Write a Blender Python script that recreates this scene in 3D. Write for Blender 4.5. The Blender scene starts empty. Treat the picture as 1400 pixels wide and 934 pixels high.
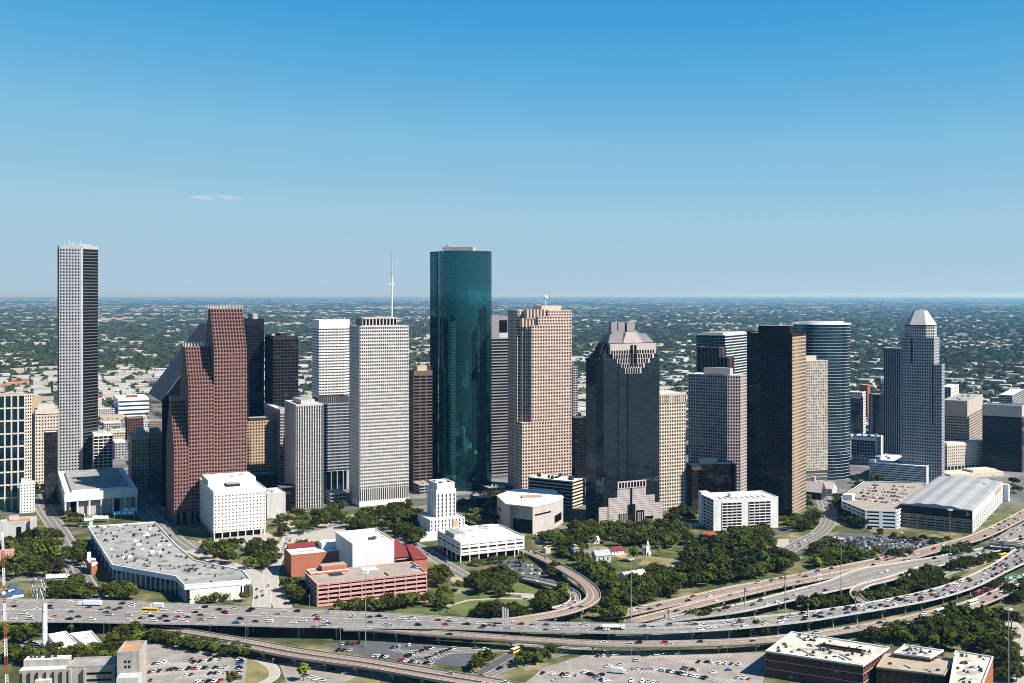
import bpy, math, random
from mathutils import Vector
import numpy as np

scene = bpy.context.scene
COL = scene.collection
R = random.Random(7)

# ------------------------------------------------------------------ camera, sky, sun, exposure
FOC, HCAM, EYE = 1500.0, 245.0, 403.0      # focal length (photo pixels), camera height (m), eye level row
cd = bpy.data.cameras.new("camera"); cam = bpy.data.objects.new("camera", cd); COL.objects.link(cam)
cam.location = (0, 0, HCAM); cam.rotation_euler = (math.radians(90), 0, 0)
cd.sensor_width = 36; cd.lens = 36 * FOC / 1400; cd.shift_y = -(467 - EYE) / 1400
cd.clip_start = 1; cd.clip_end = 400000
scene.camera = cam

SUN_AZ, SUN_EL = 114.0, 45.0                 # azimuth clockwise from the view direction
w = bpy.data.worlds.new("World"); scene.world = w; w.use_nodes = True
nt = w.node_tree; nt.nodes.clear()
sky = nt.nodes.new('ShaderNodeTexSky'); sky.sky_type = 'NISHITA'; sky.sun_disc = False
sky.sun_elevation = math.radians(SUN_EL); sky.sun_rotation = math.radians(SUN_AZ)
sky.altitude = 0; sky.air_density = 0.6; sky.dust_density = 0.0; sky.ozone_density = 2.0
# the photograph's rendition of sky colour, the same curve in every direction
sep = nt.nodes.new('ShaderNodeSeparateColor'); com = nt.nodes.new('ShaderNodeCombineColor')
nt.links.new(sky.outputs[0], sep.inputs[0])
for i, pts in enumerate((((.02, .006), (.121, .050), (.149, .105), (.207, .22), (.34, .355), (.62, .41)),
                         ((.05, .07), (.193, .318), (.252, .405), (.337, .51), (.506, .58), (.73, .585)),
                         ((.12, .26), (.325, .655), (.443, .715), (.541, .74), (.67, .735), (.90, .735)))):
    ml = nt.nodes.new('ShaderNodeMath'); ml.operation = 'MULTIPLY'; ml.inputs[1].default_value = .1
    rp = nt.nodes.new('ShaderNodeValToRGB'); el = rp.color_ramp.elements
    el[0].position, el[0].color = pts[0][0], (pts[0][1],) * 3 + (1,); el[1].position, el[1].color = pts[-1][0], (pts[-1][1],) * 3 + (1,)
    for p, c in pts[1:-1]: x = el.new(p); x.color = (c, c, c, 1)
    nt.links.new(sep.outputs[i], ml.inputs[0]); nt.links.new(ml.outputs[0], rp.inputs[0]); nt.links.new(rp.outputs[0], com.inputs[i])
sc10 = nt.nodes.new('ShaderNodeVectorMath'); sc10.operation = 'SCALE'; sc10.inputs['Scale'].default_value = 10.0
nt.links.new(com.outputs[0], sc10.inputs[0])
EXPO = 1.0
bg = nt.nodes.new('ShaderNodeBackground'); bg.inputs['Strength'].default_value = 0.1 / 2 ** EXPO
ow = nt.nodes.new('ShaderNodeOutputWorld')
nt.links.new(sc10.outputs[0], bg.inputs[0]); nt.links.new(bg.outputs[0], ow.inputs[0])
sl = bpy.data.lights.new("sun", 'SUN'); sl.energy = 5.0; sl.angle = math.radians(0.5); sl.color = (1, .95, .88)
so = bpy.data.objects.new("sun", sl); COL.objects.link(so)
_a, _e = math.radians(SUN_AZ), math.radians(SUN_EL)
sdir = Vector((math.sin(_a) * math.cos(_e), math.cos(_a) * math.cos(_e), math.sin(_e)))
so.rotation_euler = sdir.to_track_quat('Z', 'Y').to_euler(); so.location = (0, 0, 600)
scene.view_settings.view_transform = 'Standard'; scene.view_settings.look = 'None'
scene.view_settings.exposure = EXPO; scene.view_settings.gamma = 1.0
scene.cycles.max_bounces = 6; scene.cycles.diffuse_bounces = 2; scene.cycles.glossy_bounces = 3
scene.cycles.volume_bounces = 0; scene.cycles.transmission_bounces = 2
scene.cycles.use_denoising = True; scene.cycles.filter_width = 1.0

# ------------------------------------------------------------------ picture row/column -> place on the ground
def P(px, py, z=0.0):
    D = FOC * (HCAM - z) / (py - EYE)
    return Vector(((px - 700) / FOC * D, D, z))
def G(px, py): return P(px, py, 0)
def ztop(py, D): return HCAM - (py - EYE) * D / FOC
def pxof(v): return 700 + FOC * v.x / v.y
def pyof(v): return EYE + FOC * (HCAM - v.z) / v.y
def adir(az): a = math.radians(az); return Vector((math.sin(a), math.cos(a), 0))
def reach(C, d, px):
    k = (px - 700)
    return (k * C.y - FOC * C.x) / (FOC * d.x - k * d.y)
GA, GB = 65.0, 32.0                          # the two street grids
def rect(xc, yb, xl, xr, az=GA, zb=0.0, dl=None, dr=None):
    C = P(xc, yb, zb); C.z = 0
    u = adir(az); v = adir(az - 90)
    t = dr if dr is not None else reach(C, u, xr)
    s = dl if dl is not None else reach(C, v, xl)
    return [C, C + u * t, C + u * t + v * s, C + v * s]
def offset_poly(poly, d):
    n = len(poly); out = []
    for i in range(n):
        a, b, c = poly[i - 1], poly[i], poly[(i + 1) % n]
        e1 = (b - a).normalized(); e2 = (c - b).normalized()
        n1 = Vector((e1.y, -e1.x, 0)); n2 = Vector((e2.y, -e2.x, 0))
        m = n1 + n2; k = max(m.dot(n1), .25)
        out.append(b + m * (d / k))
    return out
def centroid(poly):
    c = Vector((0, 0, 0))
    for p in poly: c += p
    return c / len(poly)
def inside(p, poly):
    r = False; n = len(poly)
    for i in range(n):
        a, b = poly[i], poly[i - 1]
        if (a.y > p.y) != (b.y > p.y) and p.x < (b.x - a.x) * (p.y - a.y) / (b.y - a.y) + a.x: r = not r
    return r

# ------------------------------------------------------------------ mesh collecting and object linking
WL = {}
def meta(o, label=None, cat=None, group=None, kind=None):
    if label: o['label'] = label
    if cat: o['category'] = cat
    if group: o['group'] = group
    if kind: o['kind'] = kind
    return o
def thing(name, label, cat, loc=(0, 0, 0), group=None, kind=None):
    o = bpy.data.objects.new(name, None); COL.objects.link(o); o.location = loc; o.empty_display_size = 1
    WL[o] = Vector(loc)
    return meta(o, label, cat, group, kind)
def link(name, me, parent=None, loc=None, rz=0.0, label=None, cat=None, group=None, kind=None):
    o = bpy.data.objects.new(name, me); COL.objects.link(o)
    base = WL.get(parent, Vector((0, 0, 0))) if parent else Vector((0, 0, 0))
    if parent: o.parent = parent
    if loc is not None: o.location = Vector(loc) - base; o.rotation_euler = (0, 0, rz)
    WL[o] = Vector(loc) if loc is not None else base
    return meta(o, label, cat, group, kind)
class MB:
    def __init__(s): s.v = []; s.f = []; s.m = []
    def quad(s, a, b, c, d, m=0):
        k = len(s.v); s.v += [a, b, c, d]; s.f.append((k, k + 1, k + 2, k + 3)); s.m.append(m)
    def poly(s, pts, m=0):
        k = len(s.v); s.v += list(pts); s.f.append(tuple(range(k, k + len(pts)))); s.m.append(m)
    def prism(s, poly, z0, z1, top=True, bottom=False, m=0, mt=None, topz=None):
        n = len(poly); tz = topz or [z1] * n
        lo = [Vector((p.x, p.y, z0)) for p in poly]; hi = [Vector((p.x, p.y, tz[i])) for i, p in enumerate(poly)]
        for i in range(n):
            j = (i + 1) % n; s.quad(lo[i], lo[j], hi[j], hi[i], m)
        if top: s.poly(hi, m if mt is None else mt)
        if bottom: s.poly(lo[::-1], m)
    def frustum(s, p0, z0, p1, z1, top=True, m=0, mt=None):
        n = len(p0)
        lo = [Vector((p.x, p.y, z0)) for p in p0]; hi = [Vector((p.x, p.y, z1)) for p in p1]
        for i in range(n):
            j = (i + 1) % n; s.quad(lo[i], lo[j], hi[j], hi[i], m)
        if top: s.poly(hi, m if mt is None else mt)
    def ring(s, poly, z0, z1, out, inn, m=0):
        a = offset_poly(poly, out); b = offset_poly(poly, -inn); n = len(poly)
        V = lambda p, z: Vector((p.x, p.y, z))
        for i in range(n):
            j = (i + 1) % n
            s.quad(V(a[i], z0), V(a[j], z0), V(a[j], z1), V(a[i], z1), m)
            s.quad(V(a[i], z1), V(a[j], z1), V(b[j], z1), V(b[i], z1), m)
            s.quad(V(b[j], z0), V(b[i], z0), V(b[i], z1), V(b[j], z1), m)
            s.quad(V(a[j], z0), V(a[i], z0), V(b[i], z0), V(b[j], z0), m)
    def box(s, c, sx, sy, sz, az=90.0, m=0):      # c = centre of the underside, az = heading of its x axis
        u = adir(az) * sx / 2; v = adir(az - 90) * sy / 2; c = Vector(c)
        p = [c - u - v, c + u - v, c + u + v, c - u + v]
        z0 = c.z
        s.prism([Vector((q.x, q.y, 0)) for q in p], z0, z0 + sz, True, True, m)
    def tube(s, a, b, r0, r1=None, n=6, m=0, cap=True):
        a = Vector(a); b = Vector(b); r1 = r0 if r1 is None else r1
        d = (b - a).normalized(); t = Vector((0, 0, 1)) if abs(d.z) < .9 else Vector((1, 0, 0))
        x = d.cross(t).normalized(); y = d.cross(x)
        k = len(s.v)
        for i in range(n):
            an = 2 * math.pi * i / n; e = x * math.cos(an) + y * math.sin(an)
            s.v += [a + e * r0, b + e * r1]
        for i in range(n):
            j = (i + 1) % n; s.f.append((k + 2 * i, k + 2 * i + 1, k + 2 * j + 1, k + 2 * j)); s.m.append(m)
        if cap:
            s.f.append(tuple(k + 2 * i + 1 for i in range(n))); s.m.append(m)
    def mesh(s, name, mats, off=(0, 0, 0)):
        me = bpy.data.meshes.new(name); o = Vector(off)
        me.from_pydata([tuple(Vector(p) - o) for p in s.v], [], s.f)
        for mt in (mats if isinstance(mats, (list, tuple)) else [mats]): me.materials.append(mt)
        if any(s.m): me.polygons.foreach_set('material_index', s.m)
        me.update(); return me
    def build(s, name, mats, parent=None, label=None, cat=None, group=None, kind=None):
        if not s.f: return None
        off = WL.get(parent, Vector((0, 0, 0))) if parent else Vector((0, 0, 0))
        o = bpy.data.objects.new(name, s.mesh(name, mats, off)); COL.objects.link(o)
        if parent: o.parent = parent
        WL[o] = off
        return meta(o, label, cat, group, kind)
    def build_at(s, name, mats, loc, parent=None, **k):     # a top-level mesh with its origin at its base
        o = bpy.data.objects.new(name, s.mesh(name, mats, loc)); COL.objects.link(o)
        o.location = Vector(loc); WL[o] = Vector(loc)
        return meta(o, **k)

# ------------------------------------------------------------------ materials
def nd(nt, t, **kw):
    n = nt.nodes.new(t)
    for k, v in kw.items(): setattr(n, k, v)
    return n
def mat(name, col, rough=.8, var=.12, scale=.25, metal=0.0, streak=0.0, bump=0.0, island=0.0, spec=.12):
    m = bpy.data.materials.new(name); m.use_nodes = True; t = m.node_tree; b = t.nodes['Principled BSDF']
    b.inputs['Roughness'].default_value = rough; b.inputs['Metallic'].default_value = metal
    b.inputs['Specular IOR Level'].default_value = spec
    tc = nd(t, 'ShaderNodeNewGeometry')
    no = nd(t, 'ShaderNodeTexNoise'); no.inputs['Scale'].default_value = scale; no.inputs['Detail'].default_value = 6
    no.inputs['Roughness'].default_value = .65
    t.links.new(tc.outputs['Position'], no.inputs['Vector'])
    mr = nd(t, 'ShaderNodeMapRange'); mr.inputs[1].default_value = .3; mr.inputs[2].default_value = .7
    mr.inputs[3].default_value = 1 - var; mr.inputs[4].default_value = 1 + var
    t.links.new(no.outputs[0], mr.inputs[0])
    fac = mr.outputs[0]
    if streak:
        mp = nd(t, 'ShaderNodeMapping'); mp.inputs['Scale'].default_value = (.5, .5, .03)
        n2 = nd(t, 'ShaderNodeTexNoise'); n2.inputs['Scale'].default_value = 1.0; n2.inputs['Detail'].default_value = 5
        t.links.new(tc.outputs['Position'], mp.inputs[0]); t.links.new(mp.outputs[0], n2.inputs['Vector'])
        m2 = nd(t, 'ShaderNodeMapRange'); m2.inputs[1].default_value = .35; m2.inputs[2].default_value = .65
        m2.inputs[3].default_value = 1 - streak; m2.inputs[4].default_value = 1 + streak * .3
        t.links.new(n2.outputs[0], m2.inputs[0])
        mu = nd(t, 'ShaderNodeMath', operation='MULTIPLY'); t.links.new(fac, mu.inputs[0]); t.links.new(m2.outputs[0], mu.inputs[1]); fac = mu.outputs[0]
    if island:
        m3 = nd(t, 'ShaderNodeMapRange'); m3.inputs[3].default_value = 1 - island; m3.inputs[4].default_value = 1 + island
        t.links.new(tc.outputs['Random Per Island'], m3.inputs[0])
        mu = nd(t, 'ShaderNodeMath', operation='MULTIPLY'); t.links.new(fac, mu.inputs[0]); t.links.new(m3.outputs[0], mu.inputs[1]); fac = mu.outputs[0]
    vm = nd(t, 'ShaderNodeVectorMath', operation='SCALE'); vm.inputs[0].default_value = col
    t.links.new(fac, vm.inputs['Scale']); t.links.new(vm.outputs[0], b.inputs['Base Color'])
    if bump:
        bp = nd(t, 'ShaderNodeBump'); bp.inputs['Strength'].default_value = bump; bp.inputs['Distance'].default_value = .3
        t.links.new(no.outputs[0], bp.inputs['Height']); t.links.new(bp.outputs[0], b.inputs['Normal'])
    return m
def glass(name, col=(.012, .014, .018), rough=.06, metal=0.0, tilt=.02, blind=.0, blindcol=(.35, .33, .3), spec=.6, wave=0.0, lo=.6, hi=1.5):
    """window glass: each pane sits at its own tiny angle; a share of panes has a drawn blind behind it"""
    m = bpy.data.materials.new(name); m.use_nodes = True; t = m.node_tree; b = t.nodes['Principled BSDF']
    b.inputs['Roughness'].default_value = rough; b.inputs['Metallic'].default_value = metal
    b.inputs['Specular IOR Level'].default_value = spec
    g = nd(t, 'ShaderNodeNewGeometry')
    wn = nd(t, 'ShaderNodeTexWhiteNoise', noise_dimensions='1D'); t.links.new(g.outputs['Random Per Island'], wn.inputs['W'])
    sb = nd(t, 'ShaderNodeVectorMath', operation='SUBTRACT'); sb.inputs[1].default_value = (.5, .5, .5); t.links.new(wn.outputs['Color'], sb.inputs[0])
    sc = nd(t, 'ShaderNodeVectorMath', operation='SCALE'); sc.inputs['Scale'].default_value = tilt; t.links.new(sb.outputs[0], sc.inputs[0])
    ad = nd(t, 'ShaderNodeVectorMath', operation='ADD'); t.links.new(g.outputs['Normal'], ad.inputs[0]); t.links.new(sc.outputs[0], ad.inputs[1])
    last = ad.outputs[0]
    if wave:
        no = nd(t, 'ShaderNodeTexNoise'); no.inputs['Scale'].default_value = .12; no.inputs['Detail'].default_value = 2
        t.links.new(g.outputs['Position'], no.inputs['Vector'])
        s2 = nd(t, 'ShaderNodeVectorMath', operation='SUBTRACT'); s2.inputs[1].default_value = (.5, .5, .5); t.links.new(no.outputs['Color'], s2.inputs[0])
        s3 = nd(t, 'ShaderNodeVectorMath', operation='SCALE'); s3.inputs['Scale'].default_value = wave; t.links.new(s2.outputs[0], s3.inputs[0])
        a2 = nd(t, 'ShaderNodeVectorMath', operation='ADD'); t.links.new(last, a2.inputs[0]); t.links.new(s3.outputs[0], a2.inputs[1]); last = a2.outputs[0]
    nm = nd(t, 'ShaderNodeVectorMath', operation='NORMALIZE'); t.links.new(last, nm.inputs[0]); t.links.new(nm.outputs[0], b.inputs['Normal'])
    cr = nd(t, 'ShaderNodeValToRGB'); cr.color_ramp.interpolation = 'LINEAR'
    e = cr.color_ramp.elements
    e[0].position = 0; e[0].color = (*[c * lo for c in col], 1); e[1].position = max(.001, 1 - blind); e[1].color = (*[c * hi for c in col], 1)
    if blind:
        x = cr.color_ramp.elements.new(min(.999, 1 - blind + .01)); x.color = (*[c * .5 for c in blindcol], 1)
        y = cr.color_ramp.elements.new(1.0); y.color = (*blindcol, 1)
    t.links.new(g.outputs['Random Per Island'], cr.inputs[0]); t.links.new(cr.outputs[0], b.inputs['Base Color'])
    return m
M = dict(
    white=mat('white_concrete', (.64, .62, .585), .85, .08, .12, streak=.14, spec=.15),
    pale=mat('pale_concrete', (.43, .42, .40), .85, .08, .12, streak=.12),
    grey=mat('grey_concrete', (.33, .33, .33), .85, .10, .15, streak=.12),
    dark=mat('dark_stone', (.030, .028, .028), .7, .15, .15, spec=.1),
    black=mat('black_cladding', (.010, .010, .013), .5, .15, .15, spec=.15),
    brown=mat('brown_stone', (.125, .09, .075), .7, .12, .15, streak=.1),
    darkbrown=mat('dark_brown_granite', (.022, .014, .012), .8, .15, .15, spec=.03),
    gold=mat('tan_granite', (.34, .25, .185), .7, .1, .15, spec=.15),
    red=mat('red_granite', (.225, .122, .105), .7, .10, .2, streak=.08),
    pink=mat('pink_granite', (.49, .39, .325), .7, .07, .15, streak=.08),
    rose=mat('rose_concrete', (.50, .275, .24), .8, .09, .2, streak=.12),
    orange=mat('orange_brick', (.36, .13, .075), .85, .12, .6, streak=.1),
    brick=mat('dark_red_brick', (.10, .045, .035), .85, .2, .6),
    aged=mat('aged_concrete', (.34, .31, .275), .9, .14, .2, streak=.2),
    deckgrey=mat('roof_deck_concrete', (.27, .235, .195), .95, .2, .1),
    beige=mat('beige_stone', (.50, .44, .365), .8, .08, .15, streak=.1),
    tan=mat('tan_stone', (.42, .31, .20), .8, .1, .15, streak=.12),
    taupe=mat('taupe_stone', (.37, .31, .26), .8, .08, .15, streak=.1),
    roofslate=mat('slate_granite_roof', (.22, .205, .21), .6, .1, .4),
    steel=mat('grey_granite', (.32, .33, .345), .6, .07, .15, streak=.06),
    lilac=mat('lilac_concrete', (.40, .35, .335), .8, .08, .15, streak=.1),
    roofw=mat('white_roof', (.60, .58, .54), .9, .22, .10, bump=.1),
    roofg=mat('gravel_roof', (.25, .245, .228), .95, .28, .09, bump=.2),
    roofd=mat('dark_roof', (.12, .12, .12), .95, .25, .1),
    rooft=mat('tan_roof', (.32, .265, .19), .95, .15, .08),
    rust=mat('rust_roof', (.36, .19, .11), .9, .2, .2),
    redroof=mat('red_metal_roof', (.15, .028, .028), .6, .12, .3),
    metal=mat('galvanised_metal', (.42, .43, .44), .45, .15, .5, metal=.6),
    mech=mat('rooftop_machinery', (.30, .31, .31), .6, .3, .5),
    darkmetal=mat('dark_metal', (.05, .05, .055), .5, .2, .5, metal=.5),
    whitep=mat('white_paint', (.78, .78, .77), .5, .05, .4),
    redp=mat('red_paint', (.28, .05, .035), .6, .1, .4),
    bluep=mat('blue_roof_paint', (.035, .075, .14), .6, .1, .3),
    greenp=mat('green_sign_paint', (.01, .16, .11), .5, .05, .3),
    mint=mat('mint_canopy', (.30, .52, .46), .6, .08, .3),
    yellow=mat('yellow_paint', (.75, .42, .03), .5, .05, .3),
    bluewhite=mat('bluish_white_panel', (.60, .64, .68), .7, .06, .15, streak=.08),
    asphalt=mat('asphalt', (.075, .073, .07), .9, .25, .12),
    street=mat('worn_street_concrete', (.20, .185, .165), .9, .18, .1),
    lot=mat('parking_lot_surface', (.235, .208, .18), .9, .24, .09),
    lotd=mat('dark_parking_asphalt', (.085, .085, .09), .9, .22, .08),
    wear=mat('tyre_worn_concrete', (.155, .142, .13), .9, .18, .08),
    deck=mat('freeway_concrete', (.215, .192, .168), .9, .14, .06),
    decktan=mat('tan_ramp_concrete', (.24, .182, .145), .9, .14, .06),
    barrier=mat('barrier_concrete', (.42, .41, .385), .85, .12, .2, streak=.2),
    barriert=mat('tan_barrier_concrete', (.36, .30, .25), .85, .15, .2, streak=.2),
    under=mat('column_concrete', (.34, .32, .29), .9, .12, .2, streak=.2),
    mark=mat('lane_paint', (.70, .68, .62), .8, .15, .8),
    path=mat('path_concrete', (.33, .30, .255), .9, .12, .2),
    dirt=mat('bare_dirt', (.33, .25, .16), .95, .25, .12),
    lawn=mat('lawn_grass', (.095, .115, .035), .95, .35, .06),
    drygrass=mat('dry_grass', (.18, .155, .07), .95, .3, .08),
    bark=mat('bark', (.07, .052, .04), .95, .2, 1.0),
    gl=glass('window_glass', blind=.06),
    glk=glass('black_window_glass', (.005, .005, .006), .05, spec=.18, blind=.06, blindcol=(.045, .042, .038)),
    glb=glass('blue_window_glass', (.02, .03, .045), .05, blind=.04, spec=.8),
    glbrown=glass('brown_window_glass', (.025, .015, .010), .06, spec=.5, blind=.02),
    teal=glass('teal_mirror_glass', (.026, .135, .150), .04, metal=.9, tilt=.003, wave=.012, lo=.93, hi=1.06),
    navy=glass('navy_mirror_glass', (.045, .075, .105), .04, metal=.9, tilt=.012, wave=.03, lo=.8, hi=1.25),
    bluemir=glass('pale_blue_mirror_glass', (.038, .105, .165), .04, metal=.9, tilt=.008, wave=.02, lo=.85, hi=1.15),
    silver=glass('silver_mirror_glass', (.22, .30, .36), .05, metal=.9, tilt=.012, wave=.02),
    bronze=glass('bronze_mirror_glass', (.13, .085, .06), .05, metal=.9, tilt=.02, wave=.02),
    charcoal=glass('charcoal_mirror_glass', (.05, .055, .06), .05, metal=.8, tilt=.012),
)
# ------------------------------------------------------------------ the land: one tessellated sheet out to the horizon
def ground_material():
    m = bpy.data.materials.new('land'); m.use_nodes = True; t = m.node_tree; b = t.nodes['Principled BSDF']
    b.inputs['Roughness'].default_value = .95; b.inputs['Specular IOR Level'].default_value = .1
    g = nd(t, 'ShaderNodeNewGeometry')
    def noise(s, det=4, rough=.6):
        n = nd(t, 'ShaderNodeTexNoise'); n.inputs['Scale'].default_value = s; n.inputs['Detail'].default_value = det; n.inputs['Roughness'].default_value = rough
        t.links.new(g.outputs['Position'], n.inputs['Vector']); return n.outputs[0]
    def ramp(sock, stops):
        r = nd(t, 'ShaderNodeValToRGB'); e = r.color_ramp.elements
        e[0].position, e[0].color = stops[0][0], (*stops[0][1], 1); e[1].position, e[1].color = stops[-1][0], (*stops[-1][1], 1)
        for p, c in stops[1:-1]: x = e.new(p); x.color = (*c, 1)
        t.links.new(sock, r.inputs[0]); return r.outputs[0]
    def mix(f, a, b_):
        x = nd(t, 'ShaderNodeMix', data_type='RGBA'); t.links.new(f, x.inputs[0]); t.links.new(a, x.inputs[6]); t.links.new(b_, x.inputs[7]); return x.outputs[2]
    near = ramp(noise(.03, 6), [(.34, (.035, .045, .016)), (.48, (.07, .08, .03)), (.58, (.15, .13, .065)), (.68, (.24, .205, .15))])
    city = ramp(noise(.02, 6), [(.4, (.10, .10, .095)), (.55, (.16, .15, .135)), (.65, (.22, .20, .175))])
    wood = ramp(noise(.012, 8, .75), [(.3, (.030, .044, .020)), (.5, (.042, .058, .026)), (.6, (.055, .068, .032)), (.72, (.09, .09, .05)), (.8, (.2, .19, .16))])
    # pale commercial strips, larger towards the towers
    strip = nd(t, 'ShaderNodeTexVoronoi'); strip.inputs['Scale'].default_value = .010; strip.inputs['Randomness'].default_value = 1
    t.links.new(g.outputs['Position'], strip.inputs['Vector'])
    big = noise(.0006, 5, .6)
    f1 = nd(t, 'ShaderNodeMapRange'); f1.inputs[1].default_value = .56; f1.inputs[2].default_value = .60; t.links.new(big, f1.inputs[0])
    sp = nd(t, 'ShaderNodeSeparateXYZ'); t.links.new(strip.outputs['Color'], sp.inputs[0])
    gt = nd(t, 'ShaderNodeMath', operation='GREATER_THAN'); gt.inputs[1].default_value = .45; t.links.new(sp.outputs[0], gt.inputs[0])
    mu = nd(t, 'ShaderNodeMath', operation='MULTIPLY'); t.links.new(f1.outputs[0], mu.inputs[0]); t.links.new(gt.outputs[0], mu.inputs[1])
    pale = nd(t, 'ShaderNodeMix', data_type='RGBA'); pale.inputs[6].default_value = (.22, .2, .17, 1); pale.inputs[7].default_value = (.55, .52, .48, 1); t.links.new(sp.outputs[1], pale.inputs[0])
    far = mix(mu.outputs[0], wood, pale.outputs[2])
    # where the land is used how: distance along the view from the near park to the suburbs
    sx = nd(t, 'ShaderNodeSeparateXYZ'); t.links.new(g.outputs['Position'], sx.inputs[0])
    def step(a, b_):
        x = nd(t, 'ShaderNodeMapRange'); x.inputs[1].default_value = a; x.inputs[2].default_value = b_; t.links.new(sx.outputs[1], x.inputs[0]); return x.outputs[0]
    c = mix(step(1230, 1330), near, city); c = mix(step(1900, 2500), c, far)
    # behind the camera the suburbs go on too
    back = nd(t, 'ShaderNodeMapRange'); back.inputs[1].default_value = 560; back.inputs[2].default_value = 300; t.links.new(sx.outputs[1], back.inputs[0])
    c = mix(back.outputs[0], c, far)
    t.links.new(c, b.inputs['Base Color'])
    return m
gb_ = MB(); rings = [0, 300, 600, 900, 1200, 1600, 2200, 3000, 4200, 6000, 9000, 14000, 22000, 35000, 60000, 140000]; NS = 48
for i, r0 in enumerate(rings[:-1]):
    r1 = rings[i + 1]
    for k in range(NS):
        a0, a1 = 2 * math.pi * k / NS, 2 * math.pi * (k + 1) / NS
        c0, s0, c1, s1 = math.cos(a0), math.sin(a0), math.cos(a1), math.sin(a1)
        pts = [Vector((r1 * c0, r1 * s0, 0)), Vector((r1 * c1, r1 * s1, 0))]
        gb_.poly(([Vector((0, 0, 0))] if r0 == 0 else [Vector((r0 * c1, r0 * s1, 0)), Vector((r0 * c0, r0 * s0, 0))]) + pts)
gb_.build('ground', ground_material(), None, 'flat green land stretching away to the hazy horizon', 'ground', None, 'structure')
# ------------------------------------------------------------------ facades: recessed panes between real piers and spandrels
def facade(W, PR, SP, P0, P1, z0, z1, st, root=None, mats=None):
    L = (P1 - P0).length
    if L < .5 or z1 - z0 < .5: return
    u = (P1 - P0) / L; n = Vector((u.y, -u.x, 0))
    pt = lambda s, z, o: Vector((P0.x + u.x * s + n.x * o, P0.y + u.y * s + n.y * o, z))
    if st.get('blank'):
        SP.quad(pt(0, z0, 0), pt(L, z0, 0), pt(L, z1, 0), pt(0, z1, 0)); return
    nx = st.get('nx') or max(1, round(L / st.get('bw', 4))); nz = st.get('nz') or max(1, round((z1 - z0) / st.get('fh', 4)))
    pw = st.get('pw', .8); sw = st.get('sw', 1.2); d = st.get('d', .4); dx = L / nx; dz = (z1 - z0) / nz
    so = st.get('so', .05); po = st.get('po', 0.0)
    split = st.get('split', 1)
    for i in range(nx * split):                                   # panes, one loose quad each
        a, b = i * dx / split, (i + 1) * dx / split
        for k in range(nz): W.quad(pt(a, z0 + k * dz, -d), pt(b, z0 + k * dz, -d), pt(b, z0 + (k + 1) * dz, -d), pt(a, z0 + (k + 1) * dz, -d))
    if st.get('cells') and root is not None:                      # bays big enough to be picked apart: each panel its own object
        ang = math.atan2(u.y, u.x)
        pm = MB(); pm.prism([Vector((-pw / 2, 0, 0)), Vector((pw / 2, 0, 0)), Vector((pw / 2, d, 0)), Vector((-pw / 2, d, 0))], 0, z1 - z0, True, False)
        pme = pm.mesh('pier', mats[0]); sm = MB()
        l2 = dx / 2 - pw / 2 - .01
        sm.prism([Vector((-l2, so, 0)), Vector((l2, so, 0)), Vector((l2, d, 0)), Vector((-l2, d, 0))], -sw / 2, sw / 2, True, True)
        sme = sm.mesh('spandrel_panel', mats[0])
        for i in range(nx + 1):
            s = min(max(i * dx, pw / 2), L - pw / 2)
            link('pier', pme, root, pt(s, z0, 0), ang)
        for i in range(nx):
            for k in range(0 if not st.get('open0') else 1, nz + 1):
                z = z0 + k * dz
                link('spandrel_panel', sme, root, pt((i + .5) * dx, min(max(z, z0 + sw / 2), z1 - sw / 2), 0), ang)
        return
    if pw:
        for i in range(nx + 1):
            a, b = max(0, i * dx - pw / 2), min(L, i * dx + pw / 2)
            PR.quad(pt(a, z0, po), pt(b, z0, po), pt(b, z1, po), pt(a, z1, po))
            if i > 0: PR.quad(pt(a, z0, -d), pt(a, z0, po), pt(a, z1, po), pt(a, z1, -d))
            if i < nx: PR.quad(pt(b, z0, po), pt(b, z0, -d), pt(b, z1, -d), pt(b, z1, po))
    if sw:
        for k in range(nz + 1):
            a, b = max(z0, z0 + k * dz - sw / 2), min(z1, z0 + k * dz + sw / 2)
            if st.get('open0') and k == 0: continue
            SP.quad(pt(0, a, -so), pt(L, a, -so), pt(L, b, -so), pt(0, b, -so))
            SP.quad(pt(0, b, -so), pt(L, b, -so), pt(L, b, -d), pt(0, b, -d))
            if k: SP.quad(pt(0, a, -d), pt(L, a, -d), pt(L, a, -so), pt(0, a, -so))

ST = lambda **k: k
def stepped(q, p0, z0, p1, z1, n):
    for k in range(n):
        t = (k + .5) / n; q.prism([a.lerp(b, t) for a, b in zip(p0, p1)], z0 + (z1 - z0) * k / n, z0 + (z1 - z0) * (k + 1) / n, True)
def body(root, poly, z0, z1, st, wall, gl, roof=None, edges=None, cap=0.0, base=0.0, basest=None, sp=None, parapet=.7, capm=None):
    """one straight block of a building; walls, windows and roof become parts of root"""
    W, PR, SP, WA = MB(), MB(), MB(), MB(); n = len(poly)
    zt = z1 - cap; zb = z0 + base
    for i in range(n):
        e = (edges or {}).get(i, st)
        facade(W, PR, SP, poly[i], poly[(i + 1) % n], zb, zt, e, root, (wall,))
        if base: facade(W, PR, SP, poly[i], poly[(i + 1) % n], z0, zb - .02, basest or ST(bw=6, nz=1, pw=1.2, sw=0, d=1.0), None)
    if cap: WA.ring(poly, zt + .02, z1, .04, .6); WA.build('top_band', capm or wall, root)
    W.build('window', gl, root, kind='stuff'); PR.build('pier', wall, root, kind='stuff'); SP.build('spandrel', sp or wall, root, kind='stuff')
    if roof:
        q = MB(); q.poly([Vector((p.x, p.y, z1 - .25)) for p in offset_poly(poly, -.3)]); ro = q.build('roof', roof, root)
        if parapet:
            q = MB(); q.ring(poly, z1 - .3 if not cap else z1 + .01, z1 + parapet, .07, .45); q.build('parapet', capm or wall, root)
        return ro
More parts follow.
